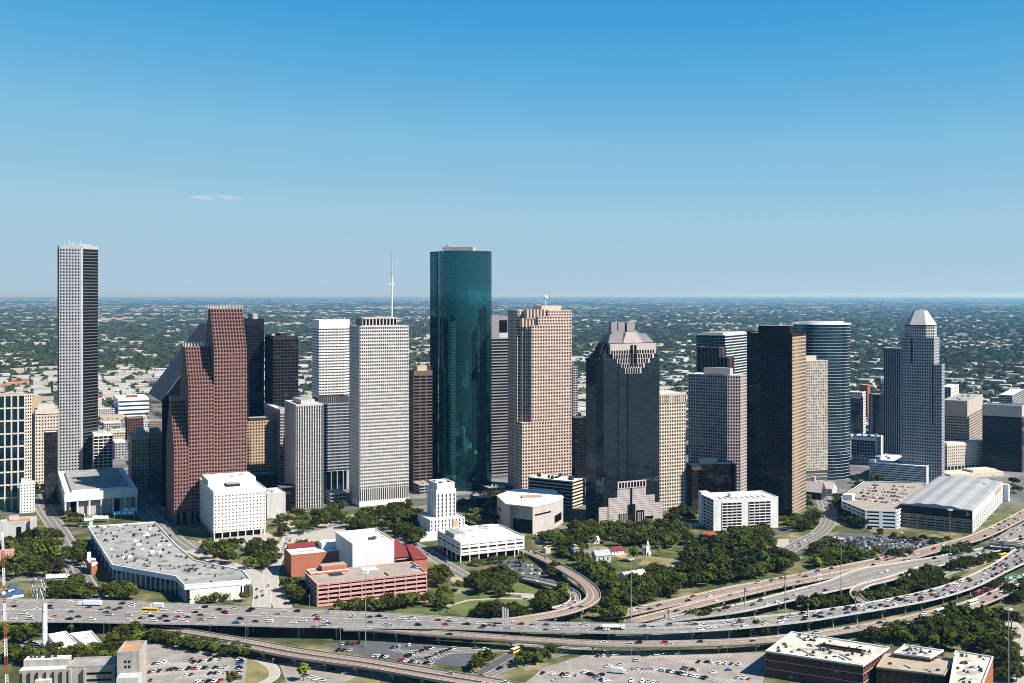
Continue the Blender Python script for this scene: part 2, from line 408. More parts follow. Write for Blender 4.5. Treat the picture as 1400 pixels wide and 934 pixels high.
def units(root, poly, z, n, seed, m=None, smin=2.0, smax=6.0, hmin=1.2, hmax=3.5, name='cooling_unit', az=GA):
    r = random.Random(seed); q = offset_poly(poly, -3.0)
    xs = [p.x for p in q]; ys = [p.y for p in q]; k = 0; tries = 0
    while k < n and tries < n * 40:
        tries += 1
        p = Vector((r.uniform(min(xs), max(xs)), r.uniform(min(ys), max(ys)), 0))
        if not inside(p, q): continue
        b = MB(); sx, sy, h = r.uniform(smin, smax), r.uniform(smin, smax) * .7, r.uniform(hmin, hmax)
        p.z = z - .24
        b.box(p, sx, sy, h, az)
        if r.random() < .5: b.tube(p + Vector((0, 0, h)), p + Vector((0, 0, h + .7)), min(sx, sy) * .3, n=8)
        else: b.box(p + adir(az) * sx * .6, sx * .3, sy * .4, h * .6, az)
        b.build(name, m or M['mech'], root); k += 1
def block_on(root, poly, inset, z0, z1, m, name='penthouse', top=None):
    b = MB(); q = offset_poly(poly, -inset); b.prism(q, z0, z1, True, False, 0, 1); return b.build(name, [m, top or M['roofg']], root)
def sub(poly, a, b, c, d):            # a part of a four-cornered plan, in fractions along edge 0 (a..b) and edge 3 (c..d)
    C, A, B = poly[0], poly[1], poly[3]; u = A - C; v = B - C
    return [C + u * a + v * c, C + u * b + v * c, C + u * b + v * d, C + u * a + v * d]
def bldg(name, label, poly, cat='building', group=None):
    c = centroid(poly); c.z = 0
    return thing(name, label, cat, c, group)
def box_tower(name, label, xc, yb, yt, xl, xr, az, st, wall, gl, roof, dl=None, dr=None, zb=0.0, **k):
    poly = rect(xc, yb, xl, xr, az, zb, dl, dr); h = ztop(yt, poly[0].y)
    r = bldg(name, label, poly); body(r, poly, 0, h, st, wall, gl, roof, **k)
    return r, poly, h

# ------------------------------------------------------------------ the towers, left to right
# grey granite pentagon tower
A = G(81, 662); B_ = A + adir(65) * reach(A, adir(65), 113.5); C_ = B_ + adir(20) * reach(B_, adir(20), 134)
v = adir(-25); full = 50.0
D_ = A + v * full + adir(65) * full; poly = [A, B_, C_, D_, A + v * full]; H = ztop(336, A.y)
r = bldg('skyscraper', 'tallest slim pale grey tower standing at the far left', poly)
g1 = ST(bw=3.75, fh=4.05, pw=1.5, sw=1.75, d=.8)
body(r, poly, 0, H, g1, M['steel'], M['glk'], M['roofg'], edges={1: ST(bw=40, fh=4.05, pw=0, sw=0, d=.45), 4: ST(bw=3.2, fh=4.05, pw=.15, sw=.5, d=.1)}, cap=3.5)
W, PR, SP = MB(), MB(), MB(); facade(W, PR, SP, poly[1], poly[2], 0, H - 3.5, ST(bw=40, fh=4.05, pw=0, sw=1.15, d=.4)); SP.build('dark_spandrel', mat('dark_band_metal', (.085, .085, .09), .6, .1, .2), r, kind='stuff')
# blank corner piers of the chamfer
q = MB()
for s0, s1 in ((-1.6, .2),):
    for cpt, dr in ((B_, adir(65)),): q.box(cpt - dr * 1.4 + Vector((0, 0, 0)), 2.2, .8, H - 3.6, 65)
q.build('corner_pier', M['pale'], r)
block_on(r, poly, 9, H - .3, H + 3, M['steel'])
q = MB()
for k in range(7):
    p = centroid(poly) + adir(65) * R.uniform(-20, 18) + adir(-25) * R.uniform(-18, 18); p.z = H - .3; q.tube(p, p + Vector((0, 0, R.uniform(4, 9))), .22, .1, 5)
q.build('roof_aerial', M['whitep'], r, kind='stuff')

# black tower with a slanted roof
poly = rect(221.5, 692, 204, 300, GA, dr=62); Dn = poly[0].y
h0, h1 = ztop(548, Dn), ztop(446, Dn)
r = bldg('skyscraper', 'black tower with a long slanted roof, left of the red stepped tower', poly)
q = MB(); tz = [h0, h1, h1, h0]; q.prism(poly, 0, 0, False, False, 0, topz=[z - 1.0 for z in tz]); q.build('wall', M['glk'], r)
q = MB(); e = offset_poly(poly, .5); q.poly([Vector((p.x, p.y, tz[i])) for i, p in enumerate(e)])
for i in range(4):
    j = (i + 1) % 4; q.quad(Vector((e[i].x, e[i].y, tz[i] - 1.5)), Vector((e[j].x, e[j].y, tz[j] - 1.5)), Vector((e[j].x, e[j].y, tz[j])), Vector((e[i].x, e[i].y, tz[i])))
q.build('slanted_roof', M['roofd'], r)
q = MB(); u = (poly[1] - poly[0]).normalized(); L = (poly[1] - poly[0]).length; n_ = Vector((u.y, -u.x, 0))
z = 4.0
while z < h1 - 6:
    s0 = 0 if z < h0 - 3 else (z + 3 - h0) / (h1 - h0) * L
    a, b = poly[0] + u * s0 + n_ * .3, poly[1] + n_ * .3
    if s0 < L - 2:
        a.z = b.z = 0; up = Vector((0, 0, 1))
        q.quad(a + up * z, b + up * z, b + up * (z + .9), a + up * (z + .9)); q.quad(a + up * (z + .9), b + up * (z + .9), b + up * (z + .9) - n_ * .3, a + up * (z + .9) - n_ * .3)
    z += 4
q.build('spandrel', M['black'], r, kind='stuff')

# red granite tower in three stepped tiers
C = G(238, 718); u65 = adir(65); dep = 62.0
cuts = [reach(C, u65, x) for x in (238, 258, 293, 337.5)]
r = thing('skyscraper', 'red granite tower rising in three stepped gabled tiers', 'building', C + u65 * cuts[3] * .5 + v * 30)
gr = ST(bw=3.1, fh=3.95, pw=1.1, sw=1.5, d=.6)
for (a, b, ytop, yslope, front, xs) in ((cuts[0], cuts[1] - .03, 551, 612, 0, 238), (cuts[1], cuts[2] - .03, 476, 527, 0, 258), (cuts[2], cuts[3], 423, 478, 0, 293)):
    P0 = C + u65 * a; P1 = C + u65 * b
    hz = ztop(yslope, P0.y); ht = ztop(ytop, P0.y); base = 13.0
    pl = [P0, P1, P1 + v * dep, P0 + v * dep]
    body(r, pl, 0, hz, gr, M['red'], M['glk'], M['red'], parapet=0, base=base, basest=ST(bw=7, nz=1, pw=2.2, sw=0, d=3))
    ns = max(3, round((ht - hz) / 4.0)); sb = 24.0 / ns; z = hz
    for k in range(1, ns + 1):
        pk = [P0 + v * sb * k, P1 + v * sb * k, P1 + v * (dep - sb * k), P0 + v * (dep - sb * k)]; z2 = hz + (ht - hz) * k / ns
        body(r, pk, z - .2, z2, gr, M['red'], M['glk'], M['red'], parapet=.5); z = z2
    nf = max(4, round((b - a) / 3.4))
    for k in range(nf + 1):
        for s_ in (sb * ns + .6, dep - sb * ns - .6):
            p = P0 + u65 * ((b - a) * (k + .02) / (nf + .04)) + v * s_; p.z = z + .3
            m_ = MB(); m_.tube(p, p + Vector((0, 0, 4.5)), .65, .25, 5); m_.build('finial', M['pale'], r)

# towers behind the red one
band = lambda fh=4.0, sw=1.7, d=.3: ST(bw=60, fh=fh, pw=0, sw=sw, d=d)
r, poly, H = box_tower('skyscraper', 'near-black tower rising directly behind the red tower on its right', 340, 650, 437, 330, 361, GA, ST(bw=3.2, fh=4, pw=.35, sw=1.5, d=.25), M['black'], M['glk'], M['roofd'], dl=45, cap=9)
block_on(r, poly, 7, H, H + 8, M['grey'])
r, poly, H = box_tower('skyscraper', 'dark brown gridded tower with a flat top right of the red tower', 374, 655, 460, 362, 408, GA, ST(bw=4.6, fh=4.2, pw=.8, sw=1.5, d=.4), M['dark'], M['glk'], M['roofd'], cap=4)
block_on(r, poly, 12, H, H + 4, M['dark']); units(r, poly, H, 4, 3)
r, poly, H = box_tower('building', 'tan mid-rise half in shadow beside the red tower', 337, 668, 577, 336, 372, GA, ST(bw=3.6, fh=3.8, pw=1.6, sw=1.7, d=.35), M['tan'], M['glk'], M['roofd'], dl=25)
block_on(r, poly, 5, H, H + 4, M['dark'])
r, poly, H = box_tower('skyscraper', 'grey mid-rise with close horizontal windows, left of the finned tower', 383, 668, 561, 361, 393, GA, ST(bw=3, fh=3.8, pw=.5, sw=1.5, d=.3), M['lilac'], M['gl'], M['roofw'], cap=4)
units(r, poly, H, 5, 5)
r, poly, H = box_tower('skyscraper', 'tower with bold white vertical fins in front of the bluish office block', 404.5, 697, 554, 389, 442, GA, ST(bw=3.0, fh=4, pw=1.15, sw=.5, d=1.1, so=.8), M['pale'], M['glk'], M['roofw'], edges={3: ST(blank=1), 1: ST(blank=1)}, cap=1.5)
block_on(r, poly, 8, H, H + 5, M['pale'])
r, poly, H = box_tower('skyscraper', 'blue-grey glass office block with a dark top between finned and gridded towers', 436, 672, 553, 430, 478, GA, ST(bw=3, fh=3.8, pw=.3, sw=1.4, d=.2), M['steel'], M['bluemir'], M['roofg'], dl=30, base=24, basest=ST(bw=8, nz=1, pw=.8, sw=0, d=4))
q = MB(); q.ring(poly, H + .8, H + 9, -.3, 3); q.build('louvre_screen', M['darkmetal'], r)
qq = MB()
for i in range(4):
    p0, p1 = poly[i], poly[(i + 1) % 4]
    for k in range(16):
        p = p0.lerp(p1, (k + .5) / 16); p.z = H + 1; qq.box(p, .35, .35, 8.2, GA)
qq.build('louvre', M['steel'], r, kind='stuff')
C = G(436, 619); Pr = C + u65 * reach(C, u65, 470.5); Pq = Pr + adir(25) * reach(Pr, adir(25), 478)
poly = [C, Pr, Pq, Pq + v * 32, C + v * 40]; H = ztop(438, C.y)
r = bldg('skyscraper', 'bright white tower with dark window bands, behind the blue-grey office block', poly)
body(r, poly, 0, H, ST(bw=4.6, fh=4.5, pw=.9, sw=2.3, d=.4), M['white'], M['glk'], M['roofw'], cap=12)
units(r, poly, H, 6, 8, hmax=4)

# gridded pale tower with the antenna
r, poly, H = box_tower('skyscraper', 'pale gridded tower with a tall white antenna on its roof', 491.8, 693, 446.5, 477.7, 559, GA, ST(bw=2.35, fh=3.95, pw=.66, sw=1.75, d=.7), mat('warm_white_stone', (.53, .51, .48), .8, .08, .15, streak=.12), M['glk'], M['roofw'], base=20, basest=ST(bw=2.35, nz=1, pw=.85, sw=0, d=.8))
q = MB(); q.ring(poly, 0, 6, .6, .5); q.build('plinth', M['white'], r)
pp = sub(poly, .10, .80, .2, .8)
body(r, pp, H, H + 9.5, ST(bw=4.4, nz=1, pw=1.3, sw=2.2, d=.8), M['lilac'], M['glk'], M['roofg'])
pa = sub(poly, .755, .775, .45, .5)[0]; D0 = pa.y; zt0 = H + 9.3
an = MB(); an.tube(pa + Vector((0, 0, zt0)), pa + Vector((0, 0, ztop(378, D0))), .95, .85, 8); ant = an.build('antenna', M['whitep'], r)
an = MB(); an.tube(pa + Vector((0, 0, ztop(378, D0))), pa + Vector((0, 0, ztop(341, D0))), .6, .22, 6)
for k in range(6): z = ztop(376 - 5 * k, D0); an.box(pa + Vector((0, 0, z)), 1.3, .3, 1.0, 20 * k)
an.build('upper_mast', M['barrier'], ant)
an = MB(); an.box(pa + Vector((0, 0, ztop(389, D0))), 6.5, .5, .9, 70); an.build('crossarm', M['whitep'], ant)

r, poly, H = box_tower('skyscraper', 'brown banded tower in the gap left of the teal glass tower', 565.5, 671, 508, 556, 592, GA, ST(bw=9.5, fh=4, pw=1.1, sw=1.6, d=.7), M['brown'], M['glk'], M['roofw'], edges={3: ST(bw=4, fh=4, pw=.3, sw=1.5, d=.3)}, cap=5)
block_on(r, sub(poly, .25, 1, .2, .8), 0.5, H, H + 7, M['tan'])

# teal glass tower: flat strip and a long curved front
Dm = 367500 / (672 - EYE); k_ = Dm / FOC
cx = (634 - 700) * k_; rr = 40 * k_
arc = []
for i in range(25):
    a = math.radians(-168 + 150 * i / 24)
    arc.append(Vector((cx + rr * math.cos(a) * .985, Dm + 38 + rr * 1.02 * math.sin(a), 0)))
Pl0 = P(588, 664); Pl0.z = 0; Pl1 = Vector((arc[0].x - .3, arc[0].y - 1.6, 0))
poly = [Pl0 + Vector((0, 0, 0)), Pl1] + arc + [arc[-1] + adir(-8) * 26, Pl0 + adir(12) * 40]
H = ztop(344, Dm + 5)
r = bldg('skyscraper', 'very tall teal mirror-glass tower with a curved front', poly)
body(r, poly, 0, H, ST(bw=3.2, fh=4.1, pw=.14, sw=.22, d=.12, so=.02), M['darkmetal'], M['teal'], M['roofg'], parapet=1.0)
c0 = centroid(poly); sq = [c0 + adir(100) * 17 + adir(10) * -9, c0 + adir(100) * 17 + adir(10) * 9, c0 - adir(100) * 22 + adir(10) * 9, c0 - adir(100) * 22 - adir(10) * 9]
block_on(r, sq, 0, H - .3, H + 6, M['mech'], top=M['roofg']); units(r, sq, H + 6, 7, 12, smin=1.5, smax=4)
q = MB(); p = c0 + adir(270) * 14; p.z = H; q.tube(p, p + Vector((0, 0, 14)), .25, .1, 5); q.box(p + Vector((0, 0, 10)), 3.5, .3, .3, 90); q.build('roof_aerial', M['whitep'], r)

r, poly, H = box_tower('skyscraper', 'grey banded tower with an open slot at the top, behind the teal tower', 668, 650, 433, 660, 700, GA, ST(bw=30, fh=4, pw=1, sw=1.6, d=.4), M['roofslate'], M['glk'], M['roofd'], dl=40, cap=30)
q = MB(); p = poly[0].lerp(poly[1], .62); n_ = adir(155)
for a, b, z0, z1, m_ in ((.45, .80, H - 22, H - 5, 0),):
    a_, b_ = poly[0].lerp(poly[1], a) + n_ * .2, poly[0].lerp(poly[1], b) + n_ * .2
    q.prism([a_, b_, b_ - n_ * .6, a_ - n_ * .6], z0, z1, True, True)
q.build('recess', M['glk'], r)
q = MB(); a_, b_ = poly[0].lerp(poly[1], .45) + n_ * .25, poly[0].lerp(poly[1], 1.0) + n_ * .25; q.prism([a_, b_, b_ - n_ * .2, a_ - n_ * .2], H - 29, H - 22.1, True, True); q.build('ledge', M['pale'], r)

# pink granite tower with a notched corner
poly = rect(713.7, 678, 694.5, 781.5, GA); Dn = poly[0].y; H = ztop(425, Dn); hn = ztop(578, Dn)
r = bldg('skyscraper', 'pale pink granite tower with notched corner and ribbed crown', poly)
gp = ST(bw=3.75, fh=4.05, pw=1.35, sw=1.75, d=.5)
body(r, poly, 0, hn, gp, M['pink'], M['glbrown'], M['pink'], parapet=0)
u = u65; C = poly[0]
pn = [C + u * 13, poly[1], poly[2], poly[3], C + v * 14, C + v * 14 + u * 5, C + v * 9 + u * 5, C + v * 9 + u * 9, C + v * 5 + u * 9, C + v * 5 + u * 13]
body(r, pn, hn - .2, H - 18, gp, M['pink'], M['glbrown'], None)
pk = [C + u * 22, poly[1], poly[2], poly[3], C + v * 14, C + v * 14 + u * 10, C + v * 7 + u * 10, C + v * 7 + u * 22]
body(r, pk, H - 18, H - 7, gp, M['pink'], M['glbrown'], None)
pk2 = [C + u * 36, poly[1], poly[2], poly[3], C + v * 12, C + v * 12 + u * 18, C + v * 6 + u * 18, C + v * 6 + u * 36]
body(r, pk2, H - 7, H, gp, M['pink'], M['glbrown'], M['pink'])
for k in range(6):
    for row, (z0, z1, off) in enumerate(((H - 20, H - 9, 0), (H - 10, H + 1.5, 6))):
        q = MB(); p = C + u * (3 + off + 4.6 * k) + v * (7.5 - row * .8); p.z = z0; q.box(p, 2.0, 9, z1 - z0, 65); q.build('crown_rib', M['pink'], r)
block_on(r, sub(poly, .45, .85, .2, .8), 0, H, H + 6, M['pink'])
q = MB(); p = sub(poly, .62, .7, .5, .6)[0]; p.z = H + 6; q.tube(p, p + Vector((0, 0, 8)), .5, .5, 6)
for k in range(8):
    a0, a1 = math.pi * k / 8 - math.pi / 2, math.pi * (k + 1) / 8 - math.pi / 2
    q.tube(p + Vector((0, 0, 10.5 + 2.6 * math.sin(a0))), p + Vector((0, 0, 10.5 + 2.6 * math.sin(a1))), max(.05, 2.6 * math.cos(a0)), max(.05, 2.6 * math.cos(a1)), 10, cap=False)
q.build('radar_dome', M['whitep'], r)

r, poly, H = box_tower('building', 'low banded office block with white roof, beside the pink tower', 781, 696, 659, 722, 800, GB, ST(bw=40, fh=4.1, pw=0, sw=1.9, d=.5), M['beige'], M['glk'], M['roofw'], edges={3: ST(bw=60, fh=4.1, pw=0, sw=1.3, d=.5)})
units(r, poly, H, 14, 21, m=M['dark'], az=GB)
r, poly, H = box_tower('building', 'dark brown mid-rise squeezed between the pink and dark stepped towers', 786, 655, 572, 776, 806, GA, ST(bw=5, fh=4, pw=.3, sw=1.2, d=.3), M['darkbrown'], M['glk'], M['roofd'])
r, poly, H = box_tower('building', 'distant slim grey tower right of the pink tower', 784, 610, 502, 778, 790, GA, ST(bw=4, fh=4, pw=.6, sw=1.4, d=.3), M['grey'], M['gl'], M['roofw'])

# dark glass tower with a stepped granite crown and base
C = G(818.5, 719); u = u65; Lf = reach(C, u, 903.5); dep = reach(C, v, 801)
F1 = C + u * Lf
ch = 6.0
poly = [C + u * ch, F1 - u * 2.5, F1 + v * 2.5, F1 + v * dep, C + v * dep, C + v * ch]
H = ztop(492, C.y)
r = bldg('skyscraper', 'dark blue glass tower with stepped granite crown and stepped granite base', poly)
body(r, poly, 0, H, ST(bw=1.9, fh=2.05, pw=.1, sw=.32, d=.12, so=.02), M['darkmetal'], M['navy'], M['roofg'])
n_ = adir(155); ppm = Lf / (903.5 - 818.5)
at = lambda px: C + u * ((px - 818.5) * ppm * (1 + (px - 861) * .0006))
zy = lambda py, px=860: ztop(py, (C + u * ((px - 818.5) * ppm)).y)
def slab(mb, x0, x1, z0, z1, out=.5, inn=.2):
    a, b = at(x0) + n_ * out, at(x1) + n_ * out; mb.prism([a, b, b - n_ * (out + inn), a - n_ * (out + inn)], z0, z1, True, True)
q = MB()      # base, stepped
for k, (x0, x1, y0, y1) in enumerate(((818.4, 903.6, 721, 690), (831, 893, 690, 679), (843.5, 881.5, 679, 667))): slab(q, x0, x1, max(0, zy(y0)), zy(y1), .6 + .012 * k)
gb = q.build('granite_base', M['lilac'], r)
q = MB()
for x0, x1, y0, y1 in ((860.6, 863.4, 703, 667), (857, 867.5, 718, 690), (845, 856, 720, 701), (868.5, 879, 716, 699), (832, 843.5, 721, 712.5), (880, 891, 715, 708), (830.3, 831.3, 712, 679)): slab(q, x0, x1, max(0.1, zy(y0)), zy(y1), .75)
q.build('entrance_glazing', M['glk'], r)
q = MB()
for y in range(669, 720, 3):
    xa, xb = (844, 881) if y < 679 else ((831.4, 892.6) if y < 690 else (818.6, 903.4))
    slab(q, xa, xb, zy(y), zy(y) + .3, .68)
q.build('stone_course', M['dark'], gb, kind='stuff')
q = MB()
for x in (847.5, 850, 853, 870.5, 873, 876, 834, 836.5, 839, 883, 886, 889): slab(q, x, x + .9, 0.2, zy(701 if 845 < x < 880 else 712), 1.0)
q.build('entrance_pier', M['lilac'], r, kind='stuff')
slab_q = MB(); slab(slab_q, 843.5, 881.5, zy(667.2), zy(657.5), 1.2); slab_q.build('entrance_canopy', M['lilac'], r)
q = MB()
for k in range(9): slab(q, 845.5 + k * 4, 848 + k * 4, zy(666), zy(659), 1.35)
q.build('canopy_window', M['glk'], r, kind='stuff')
for x in (844.5, 857.2):      # dark slots running up the front
    q = MB(); slab(q, x, x + .9, zy(655), zy(500), .3); q.build('glazing_slot', M['glk'], r)
# crown: inverted stepped granite frame on the front, sloped roofs above
q = MB(); qs = MB()
steps = [(834, 895, 477, 470), (834, 895, 484, 477), (837.5, 892, 490.5, 484), (843, 886.5, 497, 490.5), (849, 880, 503, 497), (854, 875.5, 511, 503)]
for k, (x0, x1, y0, y1) in enumerate(steps): slab(q, x0, x1, zy(y0), zy(y1), .55 + .01 * k, 8 if k < 2 else .2)
q.build('granite_crown', M['lilac'], r)
for k, (x0, x1, y0, y1) in enumerate(steps[1:]):
    nxx = int((x1 - x0) / 3.4)
    for j in range(nxx):
        xa = x0 + 1.2 + (x1 - x0 - 2.4) * j / nxx; slab(qs, xa, xa + 2.0, zy(y0) + .3, zy(y1) - (.3 if k else 1.5), .8)
for x in (861, 866): slab(qs, x, x + 3, zy(500), zy(472), .9)
qs.build('crown_window', M['glk'], r, kind='stuff')
bk = offset_poly(poly, 0)
def frame_poly(x0, x1, d0, d1): a, b = at(x0), at(x1); return [a + v * d0, b + v * d0, b + v * d1, a + v * d1]
z1_, z2_, z3_ = zy(484), zy(469), zy(441)
body(r, frame_poly(824, 899.5, 2, dep - 2), H, z1_, ST(bw=3, fh=2, pw=.2, sw=.5, d=.2), M['dark'], M['navy'], M['roofd'])
tiers = (('upper_block', 'dark', (820, 836, 3, dep - 3), (830, 835, 9, dep - 10), H, zy(470), 6), ('upper_block', 'dark', (826, 897, 3, dep - 3), (834, 895, 4, dep - 4), z1_, z2_, 3),
    ('stepped_roof', 'roofslate', (834, 861, 3.5, dep - 4), (840, 860, 9, dep - 9), z2_, zy(457), 5), ('stepped_roof', 'roofslate', (865, 895, 3.5, dep - 4), (866, 888, 9, dep - 9), z2_, zy(457), 5),
    ('stepped_roof', 'roofslate', (843, 859, 10, dep - 10), (846, 857, 15, dep - 15), zy(457), zy(446), 5), ('stepped_roof', 'roofslate', (865, 880, 10, dep - 10), (865, 873, 15, dep - 15), zy(457), zy(446), 5),
    ('gable_roof', 'lilac', (853, 880, 2.4, 9), (860, 873, 7, 12), z2_, zy(455), 4))
for nm_, m_, a_, b_, za_, zb_, n_s in tiers:
    q = MB(); stepped(q, frame_poly(*a_), za_, frame_poly(*b_), zb_, n_s); q.build(nm_, M[m_], r)
q = MB(); q.prism(frame_poly(846, 877, 12.5, dep - 12.5), z2_ - 1, zy(446), True); q.build('crown_core', M['glk'], r)
for x0, x1 in ((843, 851), (852.5, 861), (864, 875)):
    q = MB(); q.prism(frame_poly(x0, x1, 11.5, dep - 11.5), zy(459), z3_, True); q.build('roof_turret', M['roofslate'], r)

r, poly, H = box_tower('skyscraper', 'cream gridded tower just right of the dark stepped tower', 898, 699, 539, 890, 938, GA, ST(bw=3.3, fh=3.9, pw=1.25, sw=1.6, d=.45), M['beige'], M['glbrown'], M['roofw'], dl=30, cap=2)
q = MB()
for k in range(16): p = poly[0].lerp(poly[1], k / 15.0); p.z = H - 10; q.box(p + adir(155) * .3, .9, .7, 9, 65)
q.build('top_fin', M['beige'], r, kind='stuff')

# glass tower with white bands, far behind, and the brown stepped block before it
r, poly, H = box_tower('skyscraper', 'distant blue glass tower with white bands and a thin roof slab', 991, 625, 459, 952, 1024, GB, ST(bw=40, fh=4.4, pw=0, sw=1.7, d=.3), M['pale'], M['bluemir'], M['roofw'], edges={3: ST(bw=4, fh=4.4, pw=.2, sw=.6, d=.2)})
block_on(r, poly, 5, H, H + 4, M['pale'])
C = P(995, 660); poly = rect(995, 660, 953.5, 1004, GB); D0 = poly[0].y
r = bldg('skyscraper', 'brown stepped block peeping above the grey faceted tower', poly)
st_ = ST(bw=5, fh=40, pw=1.3, sw=.6, d=.5)
body(r, poly, 0, ztop(489, D0), st_, M['brown'], M['glk'], M['roofd']); body(r, sub(poly, 0, 1, .27, 1), ztop(489, D0), ztop(476, D0), st_, M['brown'], M['glk'], M['roofd'])

# grey faceted tower with a lit edge
C1 = G(1012.6, 681); C2 = C1 + adir(-88) * reach(C1, adir(-88), 994.6); C3 = C2 + adir(-58) * reach(C2, adir(-58), 941)
C4 = C1 + adir(32) * reach(C1, adir(32), 1022.5); poly = [C1, C4, C4 + adir(-58) * 60, C3 + adir(32) * 26, C3, C2]
H = ztop(514, C1.y)
r = bldg('skyscraper', 'grey-violet gridded tower with one pale sunlit edge', poly)
body(r, poly, 0, H, ST(bw=3.1, fh=3.9, pw=1.15, sw=1.3, d=.45), M['lilac'], M['glk'], M['roofw'])
bp = [C2 + adir(32) * 8, C1 + adir(-30) * 14, C1 + adir(-30) * 30, C3 + adir(32) * 15 + adir(122) * 14]
block_on(r, bp, 0, H, H + 8.5, M['lilac'])

# brown mirror block, white garage
r, poly, H = box_tower('building', 'low bronze mirror-glass block behind the white garage', 946, 697, 637, 936, 1006, 76, ST(bw=3.2, fh=3.8, pw=.15, sw=.35, d=.12), M['darkmetal'], M['bronze'], M['roofw'])
block_on(r, sub(poly, .25, .62, .3, .7), 0, H, H + 7, M['pink'])
poly = rect(975.5, 726, 956, 1064, 77); H = ztop(684, poly[0].y)
r = bldg('parking_garage', 'tall white parking garage with dark open decks, fronted by trees', poly, 'parking garage')
gg = ST(bw=8.6, nz=9, pw=.5, sw=1.25, d=1.2)
W, PR, SP = MB(), MB(), MB()
body(r, poly, 0, H, ST(bw=9, nz=9, pw=.4, sw=1.2, d=1.2), M['white'], M['glk'], M['roofw'], edges={0: ST(blank=1), 1: ST(blank=1)})
n_ = adir(77 + 90); u77 = adir(77); Lf = (poly[1] - poly[0]).length
for a, b in ((.13, .43), (.54, .88)):
    q0, q1 = poly[0] + u77 * Lf * a, poly[0] + u77 * Lf * b
    W, SPx, PRx = MB(), MB(), MB()
    qa = [q0 + n_ * .05, q1 + n_ * .05]; h0 = 1.5
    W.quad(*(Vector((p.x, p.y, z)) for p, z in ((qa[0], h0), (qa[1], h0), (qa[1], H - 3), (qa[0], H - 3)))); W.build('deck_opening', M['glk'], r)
    nfl = 9
    for k in range(nfl + 1):
        z = h0 + (H - 3 - h0) * k / nfl; c = (q0 + q1) / 2 + n_ * .35; c.z = z - .55
        x = MB(); x.box(c, (q1 - q0).length, .4, .95, 77); x.build('spandrel_panel', M['white'], r)
    for k in range(5):
        c = q0.lerp(q1, k / 4) + n_ * .3; c.z = h0; x = MB(); x.box(c, .45, .45, H - 3 - h0, 77); x.build('column', M['white'], r)
c = poly[3]; x = MB(); cc = poly[3] + n_ * 3 + u77 * 4; x.box(Vector((cc.x, cc.y, 0)), 9, 8, H + 3, 77); x.build('stair_tower', M['bluewhite'], r)
x = MB(); cc = poly[0].lerp(poly[1], .42) + adir(-13) * 14; x.box(Vector((cc.x, cc.y, H)), 14, 8, 4, 77); x.build('penthouse', M['white'], r)
for k in range(9):
    x = MB(); cc = poly[0].lerp(poly[1], .15 + .085 * k) + adir(-13) * 8; x.box(Vector((cc.x, cc.y, H - .2)), 1.0, 12, 1.2, 77); x.build('roof_beam', M['whitep'], r)

# dark brown tower; tan stone puts the sunlight into one side's colour
C = G(1083, 707); Lr = reach(C, adir(32), 1102); K = C + adir(-58) * reach(C, adir(-58), 1040); K2 = K + adir(-30) * reach(K, adir(-30), 1023)
poly = [C, C + adir(32) * Lr, C + adir(32) * Lr + adir(-58) * 70, K2 + adir(20) * 20, K2, K]; H = ztop(457, C.y)
r = bldg('skyscraper', 'very dark brown tower with one gridded side coloured tan as sunlit', poly)
gd = ST(bw=3.3, fh=3.95, pw=1.1, sw=1.35, d=.35)
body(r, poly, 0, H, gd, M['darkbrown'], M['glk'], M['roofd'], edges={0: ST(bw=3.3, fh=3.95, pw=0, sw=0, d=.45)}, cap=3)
W, PR, SP = MB(), MB(), MB(); facade(W, PR, SP, poly[0], poly[1], 0, H, ST(bw=3.9, fh=3.95, pw=1.6, sw=1.6, d=.44)); PR.build('sunlit_tan_pier', M['gold'], r, kind='stuff'); SP.build('sunlit_tan_spandrel', M['gold'], r, kind='stuff')
c_ = centroid(poly); bp = [C + adir(-58) * 4 + adir(32) * 4, C + adir(32) * 18 + adir(-58) * 4, C + adir(32) * 18 + adir(-58) * 40, C + adir(-58) * 40 + adir(32) * 4]
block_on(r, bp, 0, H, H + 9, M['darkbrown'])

# oval glass tower with white bands, and a slab added as its pale reflection
Dm = 367500 / (657 - EYE); k_ = Dm / FOC; cx = (1130.5 - 700) * k_
poly = [Vector((cx + 40.5 * k_ * math.cos(2 * math.pi * i / 40) * 1.0, Dm + 26 + 26 * math.sin(2 * math.pi * i / 40) + 4 * math.cos(2 * math.pi * i / 40), 0)) for i in range(40)]
H = ztop(444, Dm)
r = bldg('skyscraper', 'oval blue glass tower ringed with thin white bands', poly)
body(r, poly, 0, H, ST(nx=2, fh=4.15, pw=0, sw=.36, d=.45, so=-.25), M['pale'], M['bluemir'], M['roofw'], sp=M['pale'])
block_on(r, poly, 8, H, H + 4, M['white'])
q = MB(); q.ring(poly, H, H + 1.6, 1.6, 3); q.build('roof_rim', M['whitep'], r)
r, poly, H = box_tower('skyscraper', 'pale green speckled slab added as a reflection in the oval tower', 1101, 663, 494, 1097, 1132, 72, ST(bw=2.6, fh=3.6, pw=.8, sw=1.2, d=.4), M['beige'], glass('reflection_green_glass', (.08, .10, .085), .1, blind=.35, blindcol=(.42, .44, .36)), M['roofw'], dl=10, base=18, basest=ST(bw=50, fh=4, pw=0, sw=.6, d=.5))  # solid slab added in place of a reflection in the oval's glass
block_on(r, sub(poly, 0, .55, .2, .9), .5, H, H + 7, M['beige'])

